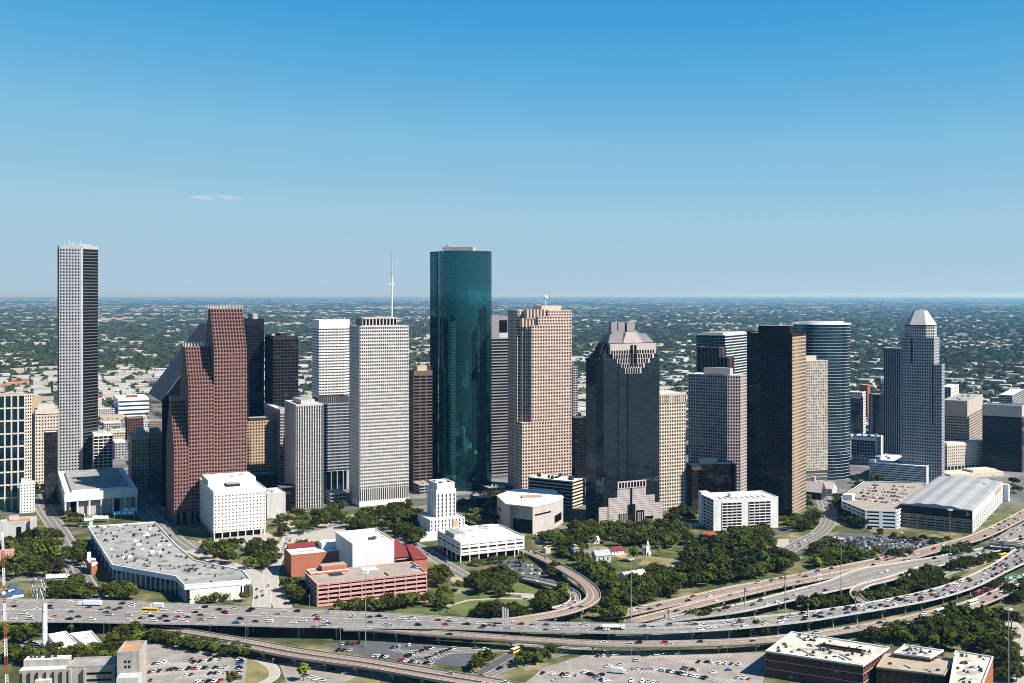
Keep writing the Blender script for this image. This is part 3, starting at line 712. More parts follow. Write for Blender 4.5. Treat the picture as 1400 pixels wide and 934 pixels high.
# blocks between the oval and the pyramid-topped tower
r, poly, H = box_tower('building', 'small dark glass block right of the oval tower', 1176, 602, 545, 1163, 1180, GB, ST(bw=4, fh=4, pw=.2, sw=.5, d=.2), M['dark'], M['navy'], M['roofg'])
r, poly, H = box_tower('building', 'narrow white gridded block between two dark blocks', 1179, 600, 537, 1176, 1187, GB, ST(bw=4.5, fh=5, pw=1.5, sw=2.0, d=.4), M['white'], M['gl'], M['roofw'], dl=25, dr=22)
r, poly, H = box_tower('building', 'dark ribbed block left of the black finned tower', 1202, 598, 540, 1187.5, 1208, GB, ST(bw=3, fh=30, pw=.7, sw=.5, d=.4), M['dark'], M['navy'], M['roofg'])
r, poly, H = box_tower('building', 'brown brick block far behind the narrow white block', 1186, 577, 527, 1177, 1190, GB, ST(bw=4, fh=4, pw=1.6, sw=1.9, d=.3), M['orange'], M['gl'], M['roofw'])
r, poly, H = box_tower('building', 'low white block with dark glass side beside the oval tower', 1197, 637, 600, 1164, 1206.5, GB, ST(bw=4, fh=4.5, pw=.2, sw=.4, d=.2), M['bluewhite'], M['navy'], M['roofw'], edges={0: ST(blank=1)}, cap=3)
units(r, poly, H, 5, 31, az=GB)
r, poly, H = box_tower('skyscraper', 'black tower with close pale vertical fins', 1240, 640, 477, 1208, 1247, GB, ST(bw=3.0, fh=200, pw=1.1, sw=.6, d=.8), M['steel'], M['glk'], M['roofw'], dr=30)

# pyramid-topped tower
C = G(1287.5, 662); ul, ur = adir(-58), adir(32)
wl = reach(C, ul, 1232.5); wr = reach(C, ur, 1291.5); D0 = C.y
z1, z2, z3, z4 = ztop(499.5, D0), ztop(463, D0), ztop(447, D0), ztop(425, D0)
poly = [C, C + ur * wr, C + ur * wr + ul * wl, C + ul * wl]
r = bldg('skyscraper', 'grey granite tower crowned by a truncated pyramid', poly)
gs = ST(bw=3.05, fh=3.95, pw=1.25, sw=1.65, d=.45)
body(r, poly, 0, z1, gs, M['steel'], M['glk'], M['roofg'])
wu = reach(C, ul, 1276.8)
p2 = [C + ul * wu + ur * .0, C + ul * wu + ur * (wr + 16), C + ul * wl + ur * (wr + 16), C + ul * wl]
body(r, [p + adir(-148) * .0 for p in p2], z1 - .2, z2, gs, M['steel'], M['glk'], M['roofg'])
def octa(pl, c, ins=0):
    o = []
    q_ = offset_poly(pl, -ins) if ins else pl
    for i in range(4):
        a, b, d = q_[i - 1], q_[i], q_[(i + 1) % 4]
        o += [b + (a - b).normalized() * c, b + (d - b).normalized() * c]
    return o
p3 = octa(p2, 9, 1.2); body(r, p3, z2 - .2, z3, gs, M['pale'], M['glk'], M['pale'], parapet=0)
q = MB(); q.prism(offset_poly(p3, -1.0), z3 - .2, z3 + 2.2, True); q.build('crown_gap', M['glk'], r)
q = MB(); q.frustum(offset_poly(p3, .3), z3 + 2.0, octa(p2, 2.2, 12.5), z4); q.build('pyramid_roof', M['pale'], r)
for px, y0, y1 in ((1246.5, 498, 464.5), (1275.3, 580, 500)):
    s = reach(C, ul, px); a = C + ul * (s - .9) + adir(-148) * .12; b = C + ul * (s + .9) + adir(-148) * .12
    q = MB(); q.prism([b, a, a + ur * .3, b + ur * .3], ztop(y0, D0), ztop(y1, D0), True, True); q.build('vertical_slot', M['glk'], r)
r, poly, H = box_tower('building', 'slim pale shaft showing behind the pyramid-topped tower', 1280, 640, 479, 1274, 1283, GB, ST(bw=3, fh=60, pw=1.2, sw=.5, d=.4), M['pale'], M['gl'], M['roofw'])

r, poly, H = box_tower('building', 'white block with dark side right of the pyramid-topped tower', 1300, 595, 530, 1286, 1311, GB, ST(bw=5, fh=7, pw=2.5, sw=3.5, d=.4), M['white'], M['glk'], M['roofw'], edges={3: ST(bw=5, fh=4, pw=.3, sw=.6, d=.3)})
r, poly, H = box_tower('building', 'beige banded tower with a deep blank top', 1322.5, 638, 549, 1289, 1343.5, GB, ST(bw=2.6, fh=4, pw=.55, sw=2.0, d=.4), M['taupe'], M['glk'], M['roofg'], cap=21, edges={0: ST(bw=2.6, fh=4, pw=.6, sw=2.0, d=.4)})
units(r, poly, H, 4, 33, az=GB)
r, poly, H = box_tower('hotel', 'cream hotel block with small square windows and chamfered roof edge', 1295, 643, 610, 1290, 1352, 70, ST(bw=3.6, nz=7, pw=1.9, sw=2.4, d=.4), M['beige'], M['gl'], M['roofw'], dl=20, base=5)
q = MB(); q.frustum(offset_poly(poly, .2), H + .75, offset_poly(poly, -3), H + 4); q.build('chamfered_roof', M['beige'], r)
q = MB(); pl = rect(1300, 655, 1296, 1372, 72, dl=30); q.prism(pl, 0, 6, True); q.prism(sub(pl, .45, .9, .1, .8), 5.9, 9, True); q.build('podium', M['beige'], r)
r, poly, H = box_tower('skyscraper', 'broad black block with a pale blank top at the right edge', 1397, 646, 556, 1343, 1425, GB, ST(bw=60, fh=3.9, pw=0, sw=.8, d=.35), M['dark'], M['glk'], M['roofd'], cap=15, capm=M['lilac'], dr=34)
r, poly, H = box_tower('building', 'distant blue-grey block behind the broad black block', 1384, 580, 541, 1366, 1400, GB, ST(bw=5, fh=4, pw=.4, sw=1.2, d=.3), M['pale'], M['bluemir'], M['roofw'])
# ------------------------------------------------------------------ lower buildings, left to right
# cream apartment tower with tall window strips, cut by the left edge of the photograph
poly = rect(28, 697, -22, 34, GA, dl=26); poly = [poly[0] + (poly[0] - poly[1]).normalized() * 44, poly[1], poly[1] + adir(30) * 9, poly[2] + adir(-25) * 4, poly[3] + (poly[0] - poly[1]).normalized() * 44]
H = ztop(540, poly[1].y)
r = bldg('skyscraper', 'cream apartment tower with tall blue window strips at the left edge', poly)
body(r, poly, 0, H, ST(bw=7.2, fh=15, pw=1.6, sw=1.6, d=.6, split=2), M['beige'], M['bluemir'], M['roofg'], edges={1: ST(bw=3, fh=3.7, pw=1.2, sw=1.5, d=.4), 2: ST(bw=3, fh=3.7, pw=1.2, sw=1.5, d=.4)})
r, poly, H = box_tower('building', 'plain tan slab just behind the cream apartment tower', 43, 665, 543, 40, 56, GA, ST(blank=1), M['tan'], M['gl'], M['roofg'], dl=14)
r, poly, H = box_tower('building', 'old cream office block with many small windows, left of the tall grey tower', 48, 671, 561, 45, 80, GA, ST(bw=3.2, fh=4.3, pw=1.7, sw=2.3, d=.35), M['beige'], M['glk'], M['roofg'], dl=30, cap=3, base=8)
block_on(r, sub(poly, .1, .8, .2, .8), 0, H, H + 7, M['beige']); q = MB(); q.ring(poly, H - 5, H - 4.2, .9, .1); q.build('cornice', M['beige'], r)
r, poly, H = box_tower('building', 'dark glass block with a pale roof tight against the tall grey tower', 61, 690, 592, 58, 79, GA, ST(bw=4, fh=4, pw=.2, sw=.4, d=.15), M['dark'], M['charcoal'], M['roofw'], dl=20)
r, poly, H = box_tower('building', 'white-framed office block with dark windows right of the tall grey tower', 128, 662, 594, 124, 154, GA, ST(bw=5.2, fh=4.2, pw=.7, sw=1.0, d=.5), M['white'], M['glk'], M['roofw'], dl=24, cap=2.5)
units(r, poly, H, 3, 41)
r, poly, H = box_tower('warehouse', 'long white warehouse with dark window strips behind the tall grey tower', 162, 570, 547, 150, 206, GA, ST(bw=50, fh=9, pw=.6, sw=5, d=.4), M['bluewhite'], M['glb'], M['roofw'], dl=110)
q = MB(); p = centroid(poly); p.z = H; q.box(p, 22, 9, 4, GA); q.build('roof_sign_box', M['redp'], r); q = MB(); q.box(p + adir(GA) * -60 + adir(-25) * 20, 9, 9, 5, GA); q.build('roof_sign_box', M['redp'], r)
r, poly, H = box_tower('building', 'old tan office block with a shaded brown side, half hidden by the black tower', 180, 668, 598, 172, 212, GA, ST(bw=3.3, fh=4, pw=1.5, sw=1.8, d=.35), M['tan'], M['glk'], M['roofg'], dl=40, cap=3)
block_on(r, sub(poly, .2, .6, .2, .7), 0, H, H + 8, M['grey']); units(r, poly, H, 3, 43)
r, poly, H = box_tower('building', 'dark brick mid-rise behind the old tan office block', 174, 612, 573, 172, 196, GA, ST(bw=4, fh=4, pw=1.5, sw=1.8, d=.3), M['brick'], M['glk'], M['roofd'], dl=30)
r, poly, H = box_tower('building', 'grey low block with shaded front in the street behind the hall', 157, 628, 606, 153, 174, GA, ST(bw=5, fh=4, pw=1.5, sw=1.8, d=.3), M['grey'], M['gl'], M['roofw'], dl=50)
r, poly, H = box_tower('building', 'slim white block with small windows in front of the cream tower', 27, 702, 662, 25, 47.5, GA, ST(bw=3.1, fh=3.4, pw=1.9, sw=1.9, d=.3), M['white'], M['glk'], M['roofw'], dl=16)
block_on(r, sub(poly, .1, .55, .2, .8), 0, H, H + 5, M['white'])
# stone church-like hall
poly = rect(5, 738, -12, 47, 72, dl=26); H = ztop(716, poly[0].y)
r = bldg('hall', 'pale stone hall with a rust-brown flat roof at the left edge', poly)
body(r, poly, 0, H, ST(blank=1), M['pale'], M['glk'], M['rust'], parapet=1.2)
for t_ in (.0, .97):
    q = MB(); p = poly[0].lerp(poly[1], t_); q.box(p, 6, 7, H + 3.5, 72); q.build('corner_turret', M['pale'], r)
q = MB(); p = poly[0].lerp(poly[1], .5) + adir(162) * .5; q.box(Vector((p.x, p.y, 1)), 4, .6, H - 5, 72); q.build('tall_window', M['glk'], r)
block_on(r, sub(poly, .1, .4, .6, .9), 0, H, H + 4, M['pale'])
# brick entry with red piers at the left edge
poly = rect(0, 775, -20, 17, 75, dl=8); r = bldg('pavilion', 'red brick pavilion of open piers beside the left grove', poly)
for k in range(5):
    q = MB(); p = poly[0].lerp(poly[1], k / 4); q.box(p, 2.2, 2.2, 12, 75); q.build('pier', M['rose'], r)
q = MB(); q.ring(poly, 12.0, 14, .4, 1.8); q.build('lintel', M['rose'], r)

# theatre with tall colonnade
poly = rect(88, 708, 78.5, 188, GA); H = ztop(676, poly[0].y); u = adir(65); n_ = adir(155)
r = bldg('concert_hall', 'pale concert hall with tall slim columns and a raised roof', poly)
inn = offset_poly(poly, -5.5); q = MB(); q.prism(inn, 0, H - 8, True); q.build('wall', M['lilac'], r)
q = MB(); q.prism(poly, H - 8.5, H, True, True); q.build('fascia', M['white'], r)
q = MB(); q.ring(poly, H, H + 1.4, -.4, .8); q.build('parapet', M['white'], r)
q = MB(); q.prism(offset_poly(poly, -8), H, H + 2.5, True, False, 0, 1); q.build('roof', [M['white'], M['roofg']], r)
for i, m_ in ((0, 7), (3, 4), (1, 4), (2, 7)):
    for k in range(m_):
        if k == m_ - 1 and i in (0, 2): pass
        p = offset_poly(poly, -1.2)[i].lerp(offset_poly(poly, -1.2)[(i + 1) % 4], k / (m_ - 1 if i in (0, 2) else m_) if i in (0, 2) else (k + .6) / m_)
        q = MB(); q.box(Vector((p.x, p.y, 0)), 1.7, 1.7, H - 8.4, 65); q.build('column', M['white'], r)
for k in (1, 5):
    q = MB(); a, b = inn[0].lerp(inn[1], (k - .9) / 6) + n_ * .1, inn[0].lerp(inn[1], (k - .2) / 6) + n_ * .1; q.prism([a, b, b - n_ * .3, a - n_ * .3], .3, H - 9, True); q.build('dark_bay', M['glk'], r)
units(r, poly, H + 2.7, 9, 47, smin=1, smax=4, hmax=1.5)

# striped canopies in front of it
CAN = (("flat mint-and-white striped canopy nearest the street trees", 100, 116, 712, 4), ("mint-and-white striped canopy left of the mint kiosk", 111, 124, 718, 5),
       ("mint-and-white striped canopy above the hall roof edge", 126, 148, 715, 6), ("steep mint-and-white striped canopy right of the row", 156, 184, 709, 7), ("short white-edged canopy hung under the colonnade", 166, 188, 704, 5))
for lb, x0, x1, y, ns in CAN:
    a, b = G(x0, y), G(x1, y); cpt = (a + b) / 2; r = thing('canopy', lb, 'canopy', cpt, 'striped canopies before the concert hall')
    d_ = (b - a) / ns; back = adir(-20) * 7
    for k in range(ns):
        p0, p1 = a + d_ * k, a + d_ * (k + 1); z0, z1 = 4.5, 6.5; up = Vector((0, 0, 1))
        q = MB(); q.prism([p0, p1, p1 + back, p0 + back], z0, z1, True, True, topz=[z0 + .2, z0 + .2, z1, z1]); q.build('stripe', M['whitep'] if k % 2 else M['mint'], r)
    for p in (a, b, a + back, b + back): q = MB(); q.tube(p, p + Vector((0, 0, 4.5)), .15); q.build('post', M['mint'], r)
poly = rect(122, 722, 119, 127, GA, dl=7); r = bldg('kiosk', 'small mint green kiosk between the striped canopies', poly)
q = MB(); q.prism(poly, 0, 8, True); q.build('wall', M['mint'], r); q = MB(); q.prism(offset_poly(poly, .8), 8.02, 8.8, True, True); q.build('roof', M['whitep'], r)

# long exhibition hall with a grey roof
ZR = 15.0
rp = [(153.5, 773), (240, 788.3), (252.3, 800.5), (342.7, 792.6), (332, 780), (266, 766), (241.6, 746), (212, 713.7), (119.8, 720)]
poly = []
for a in rp: p = P(a[0], a[1], ZR); p.z = 0; poly.append(p)
r = bldg('exhibition_hall', 'long low exhibition hall with a broad grey flat roof full of vents', poly)
q = MB(); ip = offset_poly(poly, -2.5); q.prism(ip, 0, ZR - 3.5, False); q.build('wall', M['glb'], r)
q = MB(); q.prism(poly, ZR - 3.6, ZR - .4, True, True, 0, 1); q.build('roof', [M['bluewhite'], M['roofg']], r)
q = MB(); q.ring(poly, ZR - .4, ZR + .5, .1, .7); q.build('parapet', M['white'], r)
for i, m_ in ((0, 13), (1, 4), (8, 7)):
    a, b = ip[i], ip[(i + 1) % 9]; d_ = (b - a).normalized(); nn = Vector((d_.y, -d_.x, 0))
    for k in range(m_):
        p = a.lerp(b, (k + .5) / m_) + nn * .5; q = MB(); q.box(Vector((p.x, p.y, 0)), .7, 1.0, ZR - 3.7, 90 - math.degrees(math.atan2(d_.y, d_.x))); q.build('mullion', M['bluewhite'], r)
a, b = poly[2], poly[3]; d_ = (b - a).normalized(); nn = Vector((d_.y, -d_.x, 0)); L = (b - a).length; azf = 90 - math.degrees(math.atan2(d_.y, d_.x))
q = MB(); q.prism([a + d_ * 4 + nn * -.3, b - d_ * 4 + nn * -.3, b - d_ * 4 - nn * 1.5, a + d_ * 4 - nn * 1.5], 0, ZR - 3.7, True); q.build('end_wall', M['white'], r)
for k in range(13):
    hgt = (5.5, 7, 4.5, 6)[k % 4]; p = a + d_ * (9 + k * (L - 24) / 12.5) + nn * -.2; q = MB(); q.box(Vector((p.x, p.y, .4)), (L - 24) / 13 * .62, .3, hgt, azf); q.build('green_panel', mat('pale_green_panel', (.36, .40, .27), .8) if k == 0 else bpy.data.materials['pale_green_panel'], r)
for k in range(3):
    p = b - d_ * (2 + 2.6 * k) + nn * -.15; q = MB(); q.box(Vector((p.x, p.y, 1)), 1.0, .3, ZR - 5.5, azf); q.build('dark_slot', M['glk'], r)
units(r, [poly[0], poly[1], poly[2], poly[3], poly[4], poly[5]], ZR - .2, 26, 51, m=M['dark'], smin=.9, smax=2.2, hmin=.8, hmax=1.8, name='roof_vent')
units(r, [poly[0], poly[5], poly[6], poly[7], poly[8]], ZR - .2, 62, 52, m=M['dark'], smin=.9, smax=2.6, hmin=.8, hmax=2.0, name='roof_vent')
units(r, [poly[0], poly[5], poly[6], poly[7], poly[8]], ZR - .2, 16, 53, m=M['whitep'], smin=1.5, smax=4, hmin=.8, hmax=2.0, name='roof_unit')
q = MB()
for k in range(14):
    t_ = k / 13; p0 = poly[8].lerp(poly[0], t_); p1 = poly[7].lerp(poly[5], t_)
    d2 = (p1 - p0); c = (p0 + p1) / 2; q.box(Vector((c.x, c.y, ZR - .38)), d2.length * .93, .25, .1, 90 - math.degrees(math.atan2(d2.y, d2.x)))
q.build('roof_seam', M['grey'], r, kind='stuff')
# brick entrance block beside it
poly = rect(124, 786, 116, 133, 60, dl=22); H = 9; r = bldg('entrance_block', 'small red brick block with white roof against the hall side', poly)
q = MB(); q.prism(poly, 0, H, False); q.build('wall', M['orange'], r); q = MB(); q.prism(offset_poly(poly, .4), H, H + .6, True, True); q.build('roof', M['roofw'], r)
q = MB(); p = poly[0] + adir(60) * 2; q.box(p, 3.5, 3.5, H + 4, 60); q.build('corner_turret', M['orange'], r)
q = MB(); p = poly[0] + adir(60) * 2; q.box(Vector((p.x, p.y, H + 4)), 4, 4, .8, 60); q.build('turret_cap', M['whitep'], r)
q = MB(); p = poly[3] + adir(60) * 2; q.box(p, 3, 3, H + 6, 60); q.build('corner_turret', M['whitep'], r)
q = MB(); p = poly[0] + adir(60) * 2 + adir(150) * 1.8; q.box(Vector((p.x, p.y, H - 1.2)), 3.0, .3, 3.2, 60); q.build('sign_panel', M['whitep'], r)

# white cube on stilts
poly = rect(292, 737.5, 272.8, 363.5, GA); H = ztop(673, poly[0].y); gh = 6.0
r = bldg('office_block', 'bright white cube of offices with small square windows on stilts', poly)
body(r, poly, gh, H, ST(nx=15, nz=11, pw=2.15, sw=2.3, d=.6), M['white'], M['glk'], M['roofw'], edges={3: ST(nx=10, nz=11, pw=.8, sw=2.6, d=.5)}, cap=3)
q = MB(); q.prism(offset_poly(poly, -5), 0, gh, False); q.build('lobby_glazing', M['glk'], r)
q = MB(); q.poly([Vector((p.x, p.y, gh)) for p in poly[::-1]]); q.build('soffit', M['white'], r)
for i in (0, 1, 3):
    for k in range(7):
        p = offset_poly(poly, -1)[i].lerp(offset_poly(poly, -1)[(i + 1) % 4], k / 6.5); q = MB(); q.box(Vector((p.x, p.y, 0)), 1, 1, gh - .02, 65); q.build('stilt', M['white'], r)
pp = sub(poly, .02, .96, .45, .9); block_on(r, pp, 0, H, H + 6, M['white'], top=M['roofw']); block_on(r, sub(poly, .35, .6, .3, .8), 0, H, H + 2.4, M['dark'])
units(r, pp, H + 6.2, 5, 57, smin=1.5, smax=4, hmax=2)
r, poly, H = box_tower('building', 'blank pale grey annex behind the right end of the white cube', 365, 709, 676, 355, 390.5, GA, ST(blank=1), M['pale'], M['gl'], M['roofw'], dl=35)
units(r, poly, H, 3, 58, smin=2, smax=5, hmax=4)
r, poly, H = box_tower('building', 'low dark office block behind the white cube', 330, 684, 652, 325, 380, GA, ST(bw=5, fh=4, pw=.8, sw=1.2, d=.4), M['dark'], M['glk'], M['roofd'], dl=30)
r, poly, H = box_tower('building', 'dark low-rise left of the finned tower foot', 384, 700, 668, 380, 404, GA, ST(bw=5, fh=4, pw=.3, sw=.8, d=.3), M['black'], M['glk'], M['roofd'], dl=25)

# performing arts centre: pink garage, white box, brick wings, red roofs -- each its own thing
poly = rect(433, 830, 417, 584, 66); H = ztop(798.5, poly[0].y)
r = bldg('parking_garage', 'rose pink parking garage with open decks in front of the white theatre box', poly, 'parking garage')
body(r, poly, 0, H, ST(bw=8.9, nz=5, pw=.7, sw=1.55, d=1.4, cells=True), M['rose'], M['glk'], None, edges={1: ST(bw=8.9, nz=5, pw=.7, sw=1.6, d=1.0), 2: ST(blank=1)})
q = MB(); q.poly([Vector((p.x, p.y, H - .9)) for p in offset_poly(poly, -.3)]); q.build('roof_deck', M['deckgrey'], r)
q = MB(); q.ring(poly, H - .7, H + .2, .15, .5); q.build('parapet', M['rose'], r)
q = MB(); p = sub(poly, .33, .34, .5, .6)[0]; q.prism(sub(poly, .18, .30, .55, .9), H - .8, H - .6, True); q.build('ramp_opening', M['dark'], r)
q = MB(); p = poly[0].lerp(poly[1], .66) + adir(-24) * 8; q.box(Vector((p.x, p.y, H - .9)), 1.2, 13, 1.4, 66); q.build('deck_wall', M['rose'], r)
q = MB(); q.prism(sub(poly, .5, .64, .7, .97), H - .9, H - .6, True); q.build('pale_deck_patch', M['roofw'], r)
GARH = H
poly = rect(482, 776, 458.7, 539, 65, zb=14); D0 = poly[0].y; H = ztop(744.5, D0)
r = bldg('theatre', 'large plain white theatre box rising above the brick wings', poly)
q = MB(); q.prism(poly, 0, H, False); q.build('wall', M['white'], r); q = MB(); q.poly([Vector((p.x, p.y, H - .3)) for p in poly]); q.build('roof', M['roofw'], r)
q = MB(); q.ring(poly, H - .5, H + .6, .12, .5); q.build('parapet', M['white'], r)
q = MB()
for k in range(1, 6):
    for i in (0, 3):
        a, b = poly[i], poly[(i + 1) % 4]; d_ = (b - a).normalized(); nn = Vector((d_.y, -d_.x, 0)); p = a.lerp(b, k / 6) + nn * .02; q.box(Vector((p.x, p.y, 1)), .08, .05, H - 2, 90 - math.degrees(math.atan2(d_.y, d_.x)))
q.build('panel_joint', M['pale'], r, kind='stuff')
units(r, sub(poly, .35, .8, .12, .45), H - .1, 4, 61, m=M['brick'], smin=2, smax=6, hmax=1.2)
units(r, sub(poly, .8, 1.0, .1, .9), H - .1, 3, 62, m=M['mech'], smin=1.5, smax=3, hmax=1.2)
TH = poly
poly = rect(398, 789.5, 396, 474, 67, dl=30); H = ztop(760, poly[0].y); r = bldg('brick_wing', 'orange brick theatre wing with a bright white flat roof', poly)
q = MB(); q.prism(poly, 0, H, False); q.build('wall', M['orange'], r); q = MB(); q.poly([Vector((p.x, p.y, H - .2)) for p in poly]); q.build('roof', M['roofw'], r); q = MB(); q.ring(poly, H - .3, H + .6, .1, .5); q.build('parapet', M['orange'], r)
a = sub(poly, .05, .55, .85, .99); q = MB(); q.prism(a, H, H + 3, True, topz=[H + 1, H + 1, H + 4, H + 4]); q.build('red_roof_strip', M['redroof'], r)
for k in range(4): q = MB(); p = sub(poly, .2 + .08 * k, 1, .4, 1)[0]; q.box(Vector((p.x, p.y, H - .2)), 2.4, 1.5, 1.0, 66); q.build('skylight', M['mech'], r)
q = MB(); q.prism(sub(poly, .62, .98, .5, .95), H - .2, H + 5, True); q.build('plant_room', M['bluewhite'], r)
poly = rect(424, 806, 421, 476, 66, zb=6, dl=13); H = ztop(784, poly[0].y); r = bldg('brick_wing', 'lower stepped orange brick wing directly behind the pink garage', poly)
q = MB(); q.prism(poly, 0, H, True, False, 0, 1); q.build('wall', [M['orange'], M['rooft']], r); q = MB(); q.ring(poly, H - .2, H + .5, .1, .6); q.build('coping', M['roofw'], r)
q = MB(); q.prism(sub(poly, .32, .98, .1, .9), H, H + 4, True, False, 0, 1); q.build('upper_storey', [M['orange'], M['rooft']], r)
poly = rect(541, 782, 536, 566, 66, zb=6, dl=24); H = ztop(762, poly[0].y); r = bldg('lobby_wing', 'pink lobby wing under a dark red hip roof beside the white box', poly)
q = MB(); q.prism(poly, 0, H, False); q.build('wall', M['rose'], r); q = MB(); q.frustum(offset_poly(poly, 1.2), H, sub(poly, -.15, .35, .75, .8), H + 12); q.build('red_roof', M['redroof'], r)
q = MB(); p = poly[0].lerp(poly[1], .5) + adir(156) * .2; q.box(Vector((p.x, p.y, H - 5.5)), 16, .4, 3, 66); q.build('window_strip', M['glk'], r)
poly = rect(566, 786, 560, 584, 66, zb=4, dl=22); H = ztop(765, poly[0].y); r = bldg('lobby_wing', 'orange brick corner wing under the lower red roof at the right', poly)
q = MB(); q.prism(poly, 0, H, False); q.build('wall', M['orange'], r); q = MB(); q.frustum(offset_poly(poly, .8), H, sub(poly, -.1, .4, .8, .85), H + 9); q.build('red_roof', M['redroof'], r)

# city hall: stepped white tower
Cb = rect(574, 741, 556, 652, GA); r = bldg('city_hall', 'stepped white stone city hall tower with tall slit windows', Cb)
H0 = 6.5; q = MB(); q.prism(Cb, 0, H0, True, False, 0, 1); q.build('podium', [M['white'], M['roofw']], r)
sth = ST(bw=3.7, fh=4.2, pw=2.5, sw=1.3, d=.7, so=.45)
pm = rect(588, 736, 571, 635.5, GA); Hm = ztop(712, pm[0].y); body(r, pm, H0 - .5, Hm, sth, M['white'], M['glk'], M['roofw'])
pt_ = rect(596.5, 731, 584, 623.5, GA); Ht = ztop(671, pt_[0].y); body(r, pt_, Hm - .5, Ht, ST(bw=4.2, fh=4.2, pw=2.75, sw=1.1, d=.8, so=.5), M['white'], M['gl'], M['roofw'], cap=4)
pc = offset_poly(pt_, -1.2); q = MB(); q.prism(pc, Ht, Ht + 6, True, False, 0, 1); q.build('crown', [M['white'], M['roofw']], r); q = MB(); q.ring(pc, Ht + 6, Ht + 7.2, .1, 1.0); q.build('crown_parapet', M['white'], r)
units(r, pc, Ht + 6.2, 3, 63, m=M['dark'], smin=2, smax=4, hmax=1.5)
q = MB(); p = pm[0].lerp(pm[1], .72) + adir(155) * .4; q.box(Vector((p.x, p.y, H0)), 5, 1.0, Hm - H0 - 2, 65); q.build('entrance_bay', M['tan'], r)
poly = pn = rect(640, 748, 633, 652, GA, dl=20); q = MB(); q.prism(pn, 0, 10, True, False, 0, 1); q.build('side_wing', [M['white'], M['roofw']], r)

# annex
poly = rect(629, 769.5, 598, 717, GA); H = ztop(742.5, poly[0].y); gh = 6.2
r = bldg('office_block', 'long white four-storey annex on a recessed dark ground floor', poly)
sta = ST(nx=7, nz=3, pw=1.5, sw=2.1, d=.9, cells=True, split=6)
body(r, poly, gh, H, sta, M['white'], M['glk'], M['roofw'], edges={1: ST(nx=5, nz=3, pw=1.4, sw=2.2, d=.7), 2: ST(nx=7, nz=3, pw=1.4, sw=2.2, d=.7), 3: ST(nx=5, nz=3, pw=1.4, sw=2.1, d=.9, cells=True, split=6)}, parapet=.8)
q = MB(); q.prism(offset_poly(poly, -5), 0, gh, False); q.build('lobby_glazing', M['glk'], r); q = MB(); q.poly([Vector((p.x, p.y, gh)) for p in poly[::-1]]); q.build('soffit', M['white'], r)
for i, m_ in ((0, 7), (3, 5), (1, 5)):
    for k in range(m_ + (i == 0)):
        p = offset_poly(poly, -.8)[i].lerp(offset_poly(poly, -.8)[(i + 1) % 4], k / m_); q = MB(); q.box(Vector((p.x, p.y, 0)), .9, .9, gh - .02, 65); q.build('stilt', M['white'], r)
block_on(r, sub(poly, .15, .82, .35, .80), 0, H, H + 4.2, M['white'], top=M['roofw']); block_on(r, sub(poly, .02, .2, .3, .7), 0, H, H + 4.4, M['pale']); units(r, poly, H + 0, 3, 65, smin=1.2, smax=2.5, hmax=1.5)
units(r, sub(poly, .15, .82, .35, .80), H + 4.4, 4, 66, smin=1.2, smax=3, hmax=1.2)

# library: many-sided drum of pale mauve stone
gp_ = [(728.3, 730.5), (757.5, 723), (770, 715), (756, 704), (703, 703), (679.5, 713), (692, 726)]
poly = [G(*a) for a in gp_]; H = ztop(694, poly[0].y)
r = bldg('library', 'many-sided mauve stone library with a white roof and dark recess', poly)
W, PR, SP = MB(), MB(), MB(); q = MB()
for i in range(7):
    a, b = poly[i], poly[(i + 1) % 7]
    if i == 6: continue
    q.quad(Vector((a.x, a.y, 0)), Vector((b.x, b.y, 0)), Vector((b.x, b.y, H)), Vector((a.x, a.y, H)))
a, b = poly[6], poly[0]; d_ = (b - a).normalized(); nn = Vector((d_.y, -d_.x, 0)); a2, b2 = a - nn * 6 + d_ * 5, b - nn * 6 - d_ * 1
V_ = lambda p, z: Vector((p.x, p.y, z))
a1, b1 = a + d_ * 4.5, b - d_ * .8
q.quad(V_(a, 0), V_(a1, 0), V_(a1, H), V_(a, H)); q.quad(V_(b1, 0), V_(b, 0), V_(b, H), V_(b1, H)); q.quad(V_(a1, 0), V_(a2, 0), V_(a2, H), V_(a1, H)); q.quad(V_(b2, 0), V_(b1, 0), V_(b1, H), V_(b2, H)); q.quad(V_(a2, 13), V_(b2, 13), V_(b2, H), V_(a2, H))
q.build('stone_wall', M['lilac'], r); q = MB(); q.quad(V_(a2, 0), V_(b2, 0), V_(b2, 13), V_(a2, 13)); q.build('recessed_glazing', M['glk'], r)
q = MB(); q.prism(offset_poly(poly, .5), H, H + 1.0, True, True); q.build('roof', M['roofw'], r); q = MB(); c = centroid(poly); q.box(V_(c, H + 1), 22, 7, 2.0, 80); q.build('roof_monitor', M['rooft'], r)
for i, s0, s1, z0, z1 in ((0, .1, .85, H * .66, H * .72), (1, .05, .8, 5, 13), (5, .1, .5, H * .55, H * .62)):
    p0, p1 = poly[i].lerp(poly[(i + 1) % 7], s0), poly[i].lerp(poly[(i + 1) % 7], s1); dd = (p1 - p0).normalized(); n2 = Vector((dd.y, -dd.x, 0)) * .15
    q = MB(); q.prism([p0 + n2, p1 + n2, p1 - n2, p0 - n2], z0, z1, True, True); q.build('window_slot', M['glk'], r)

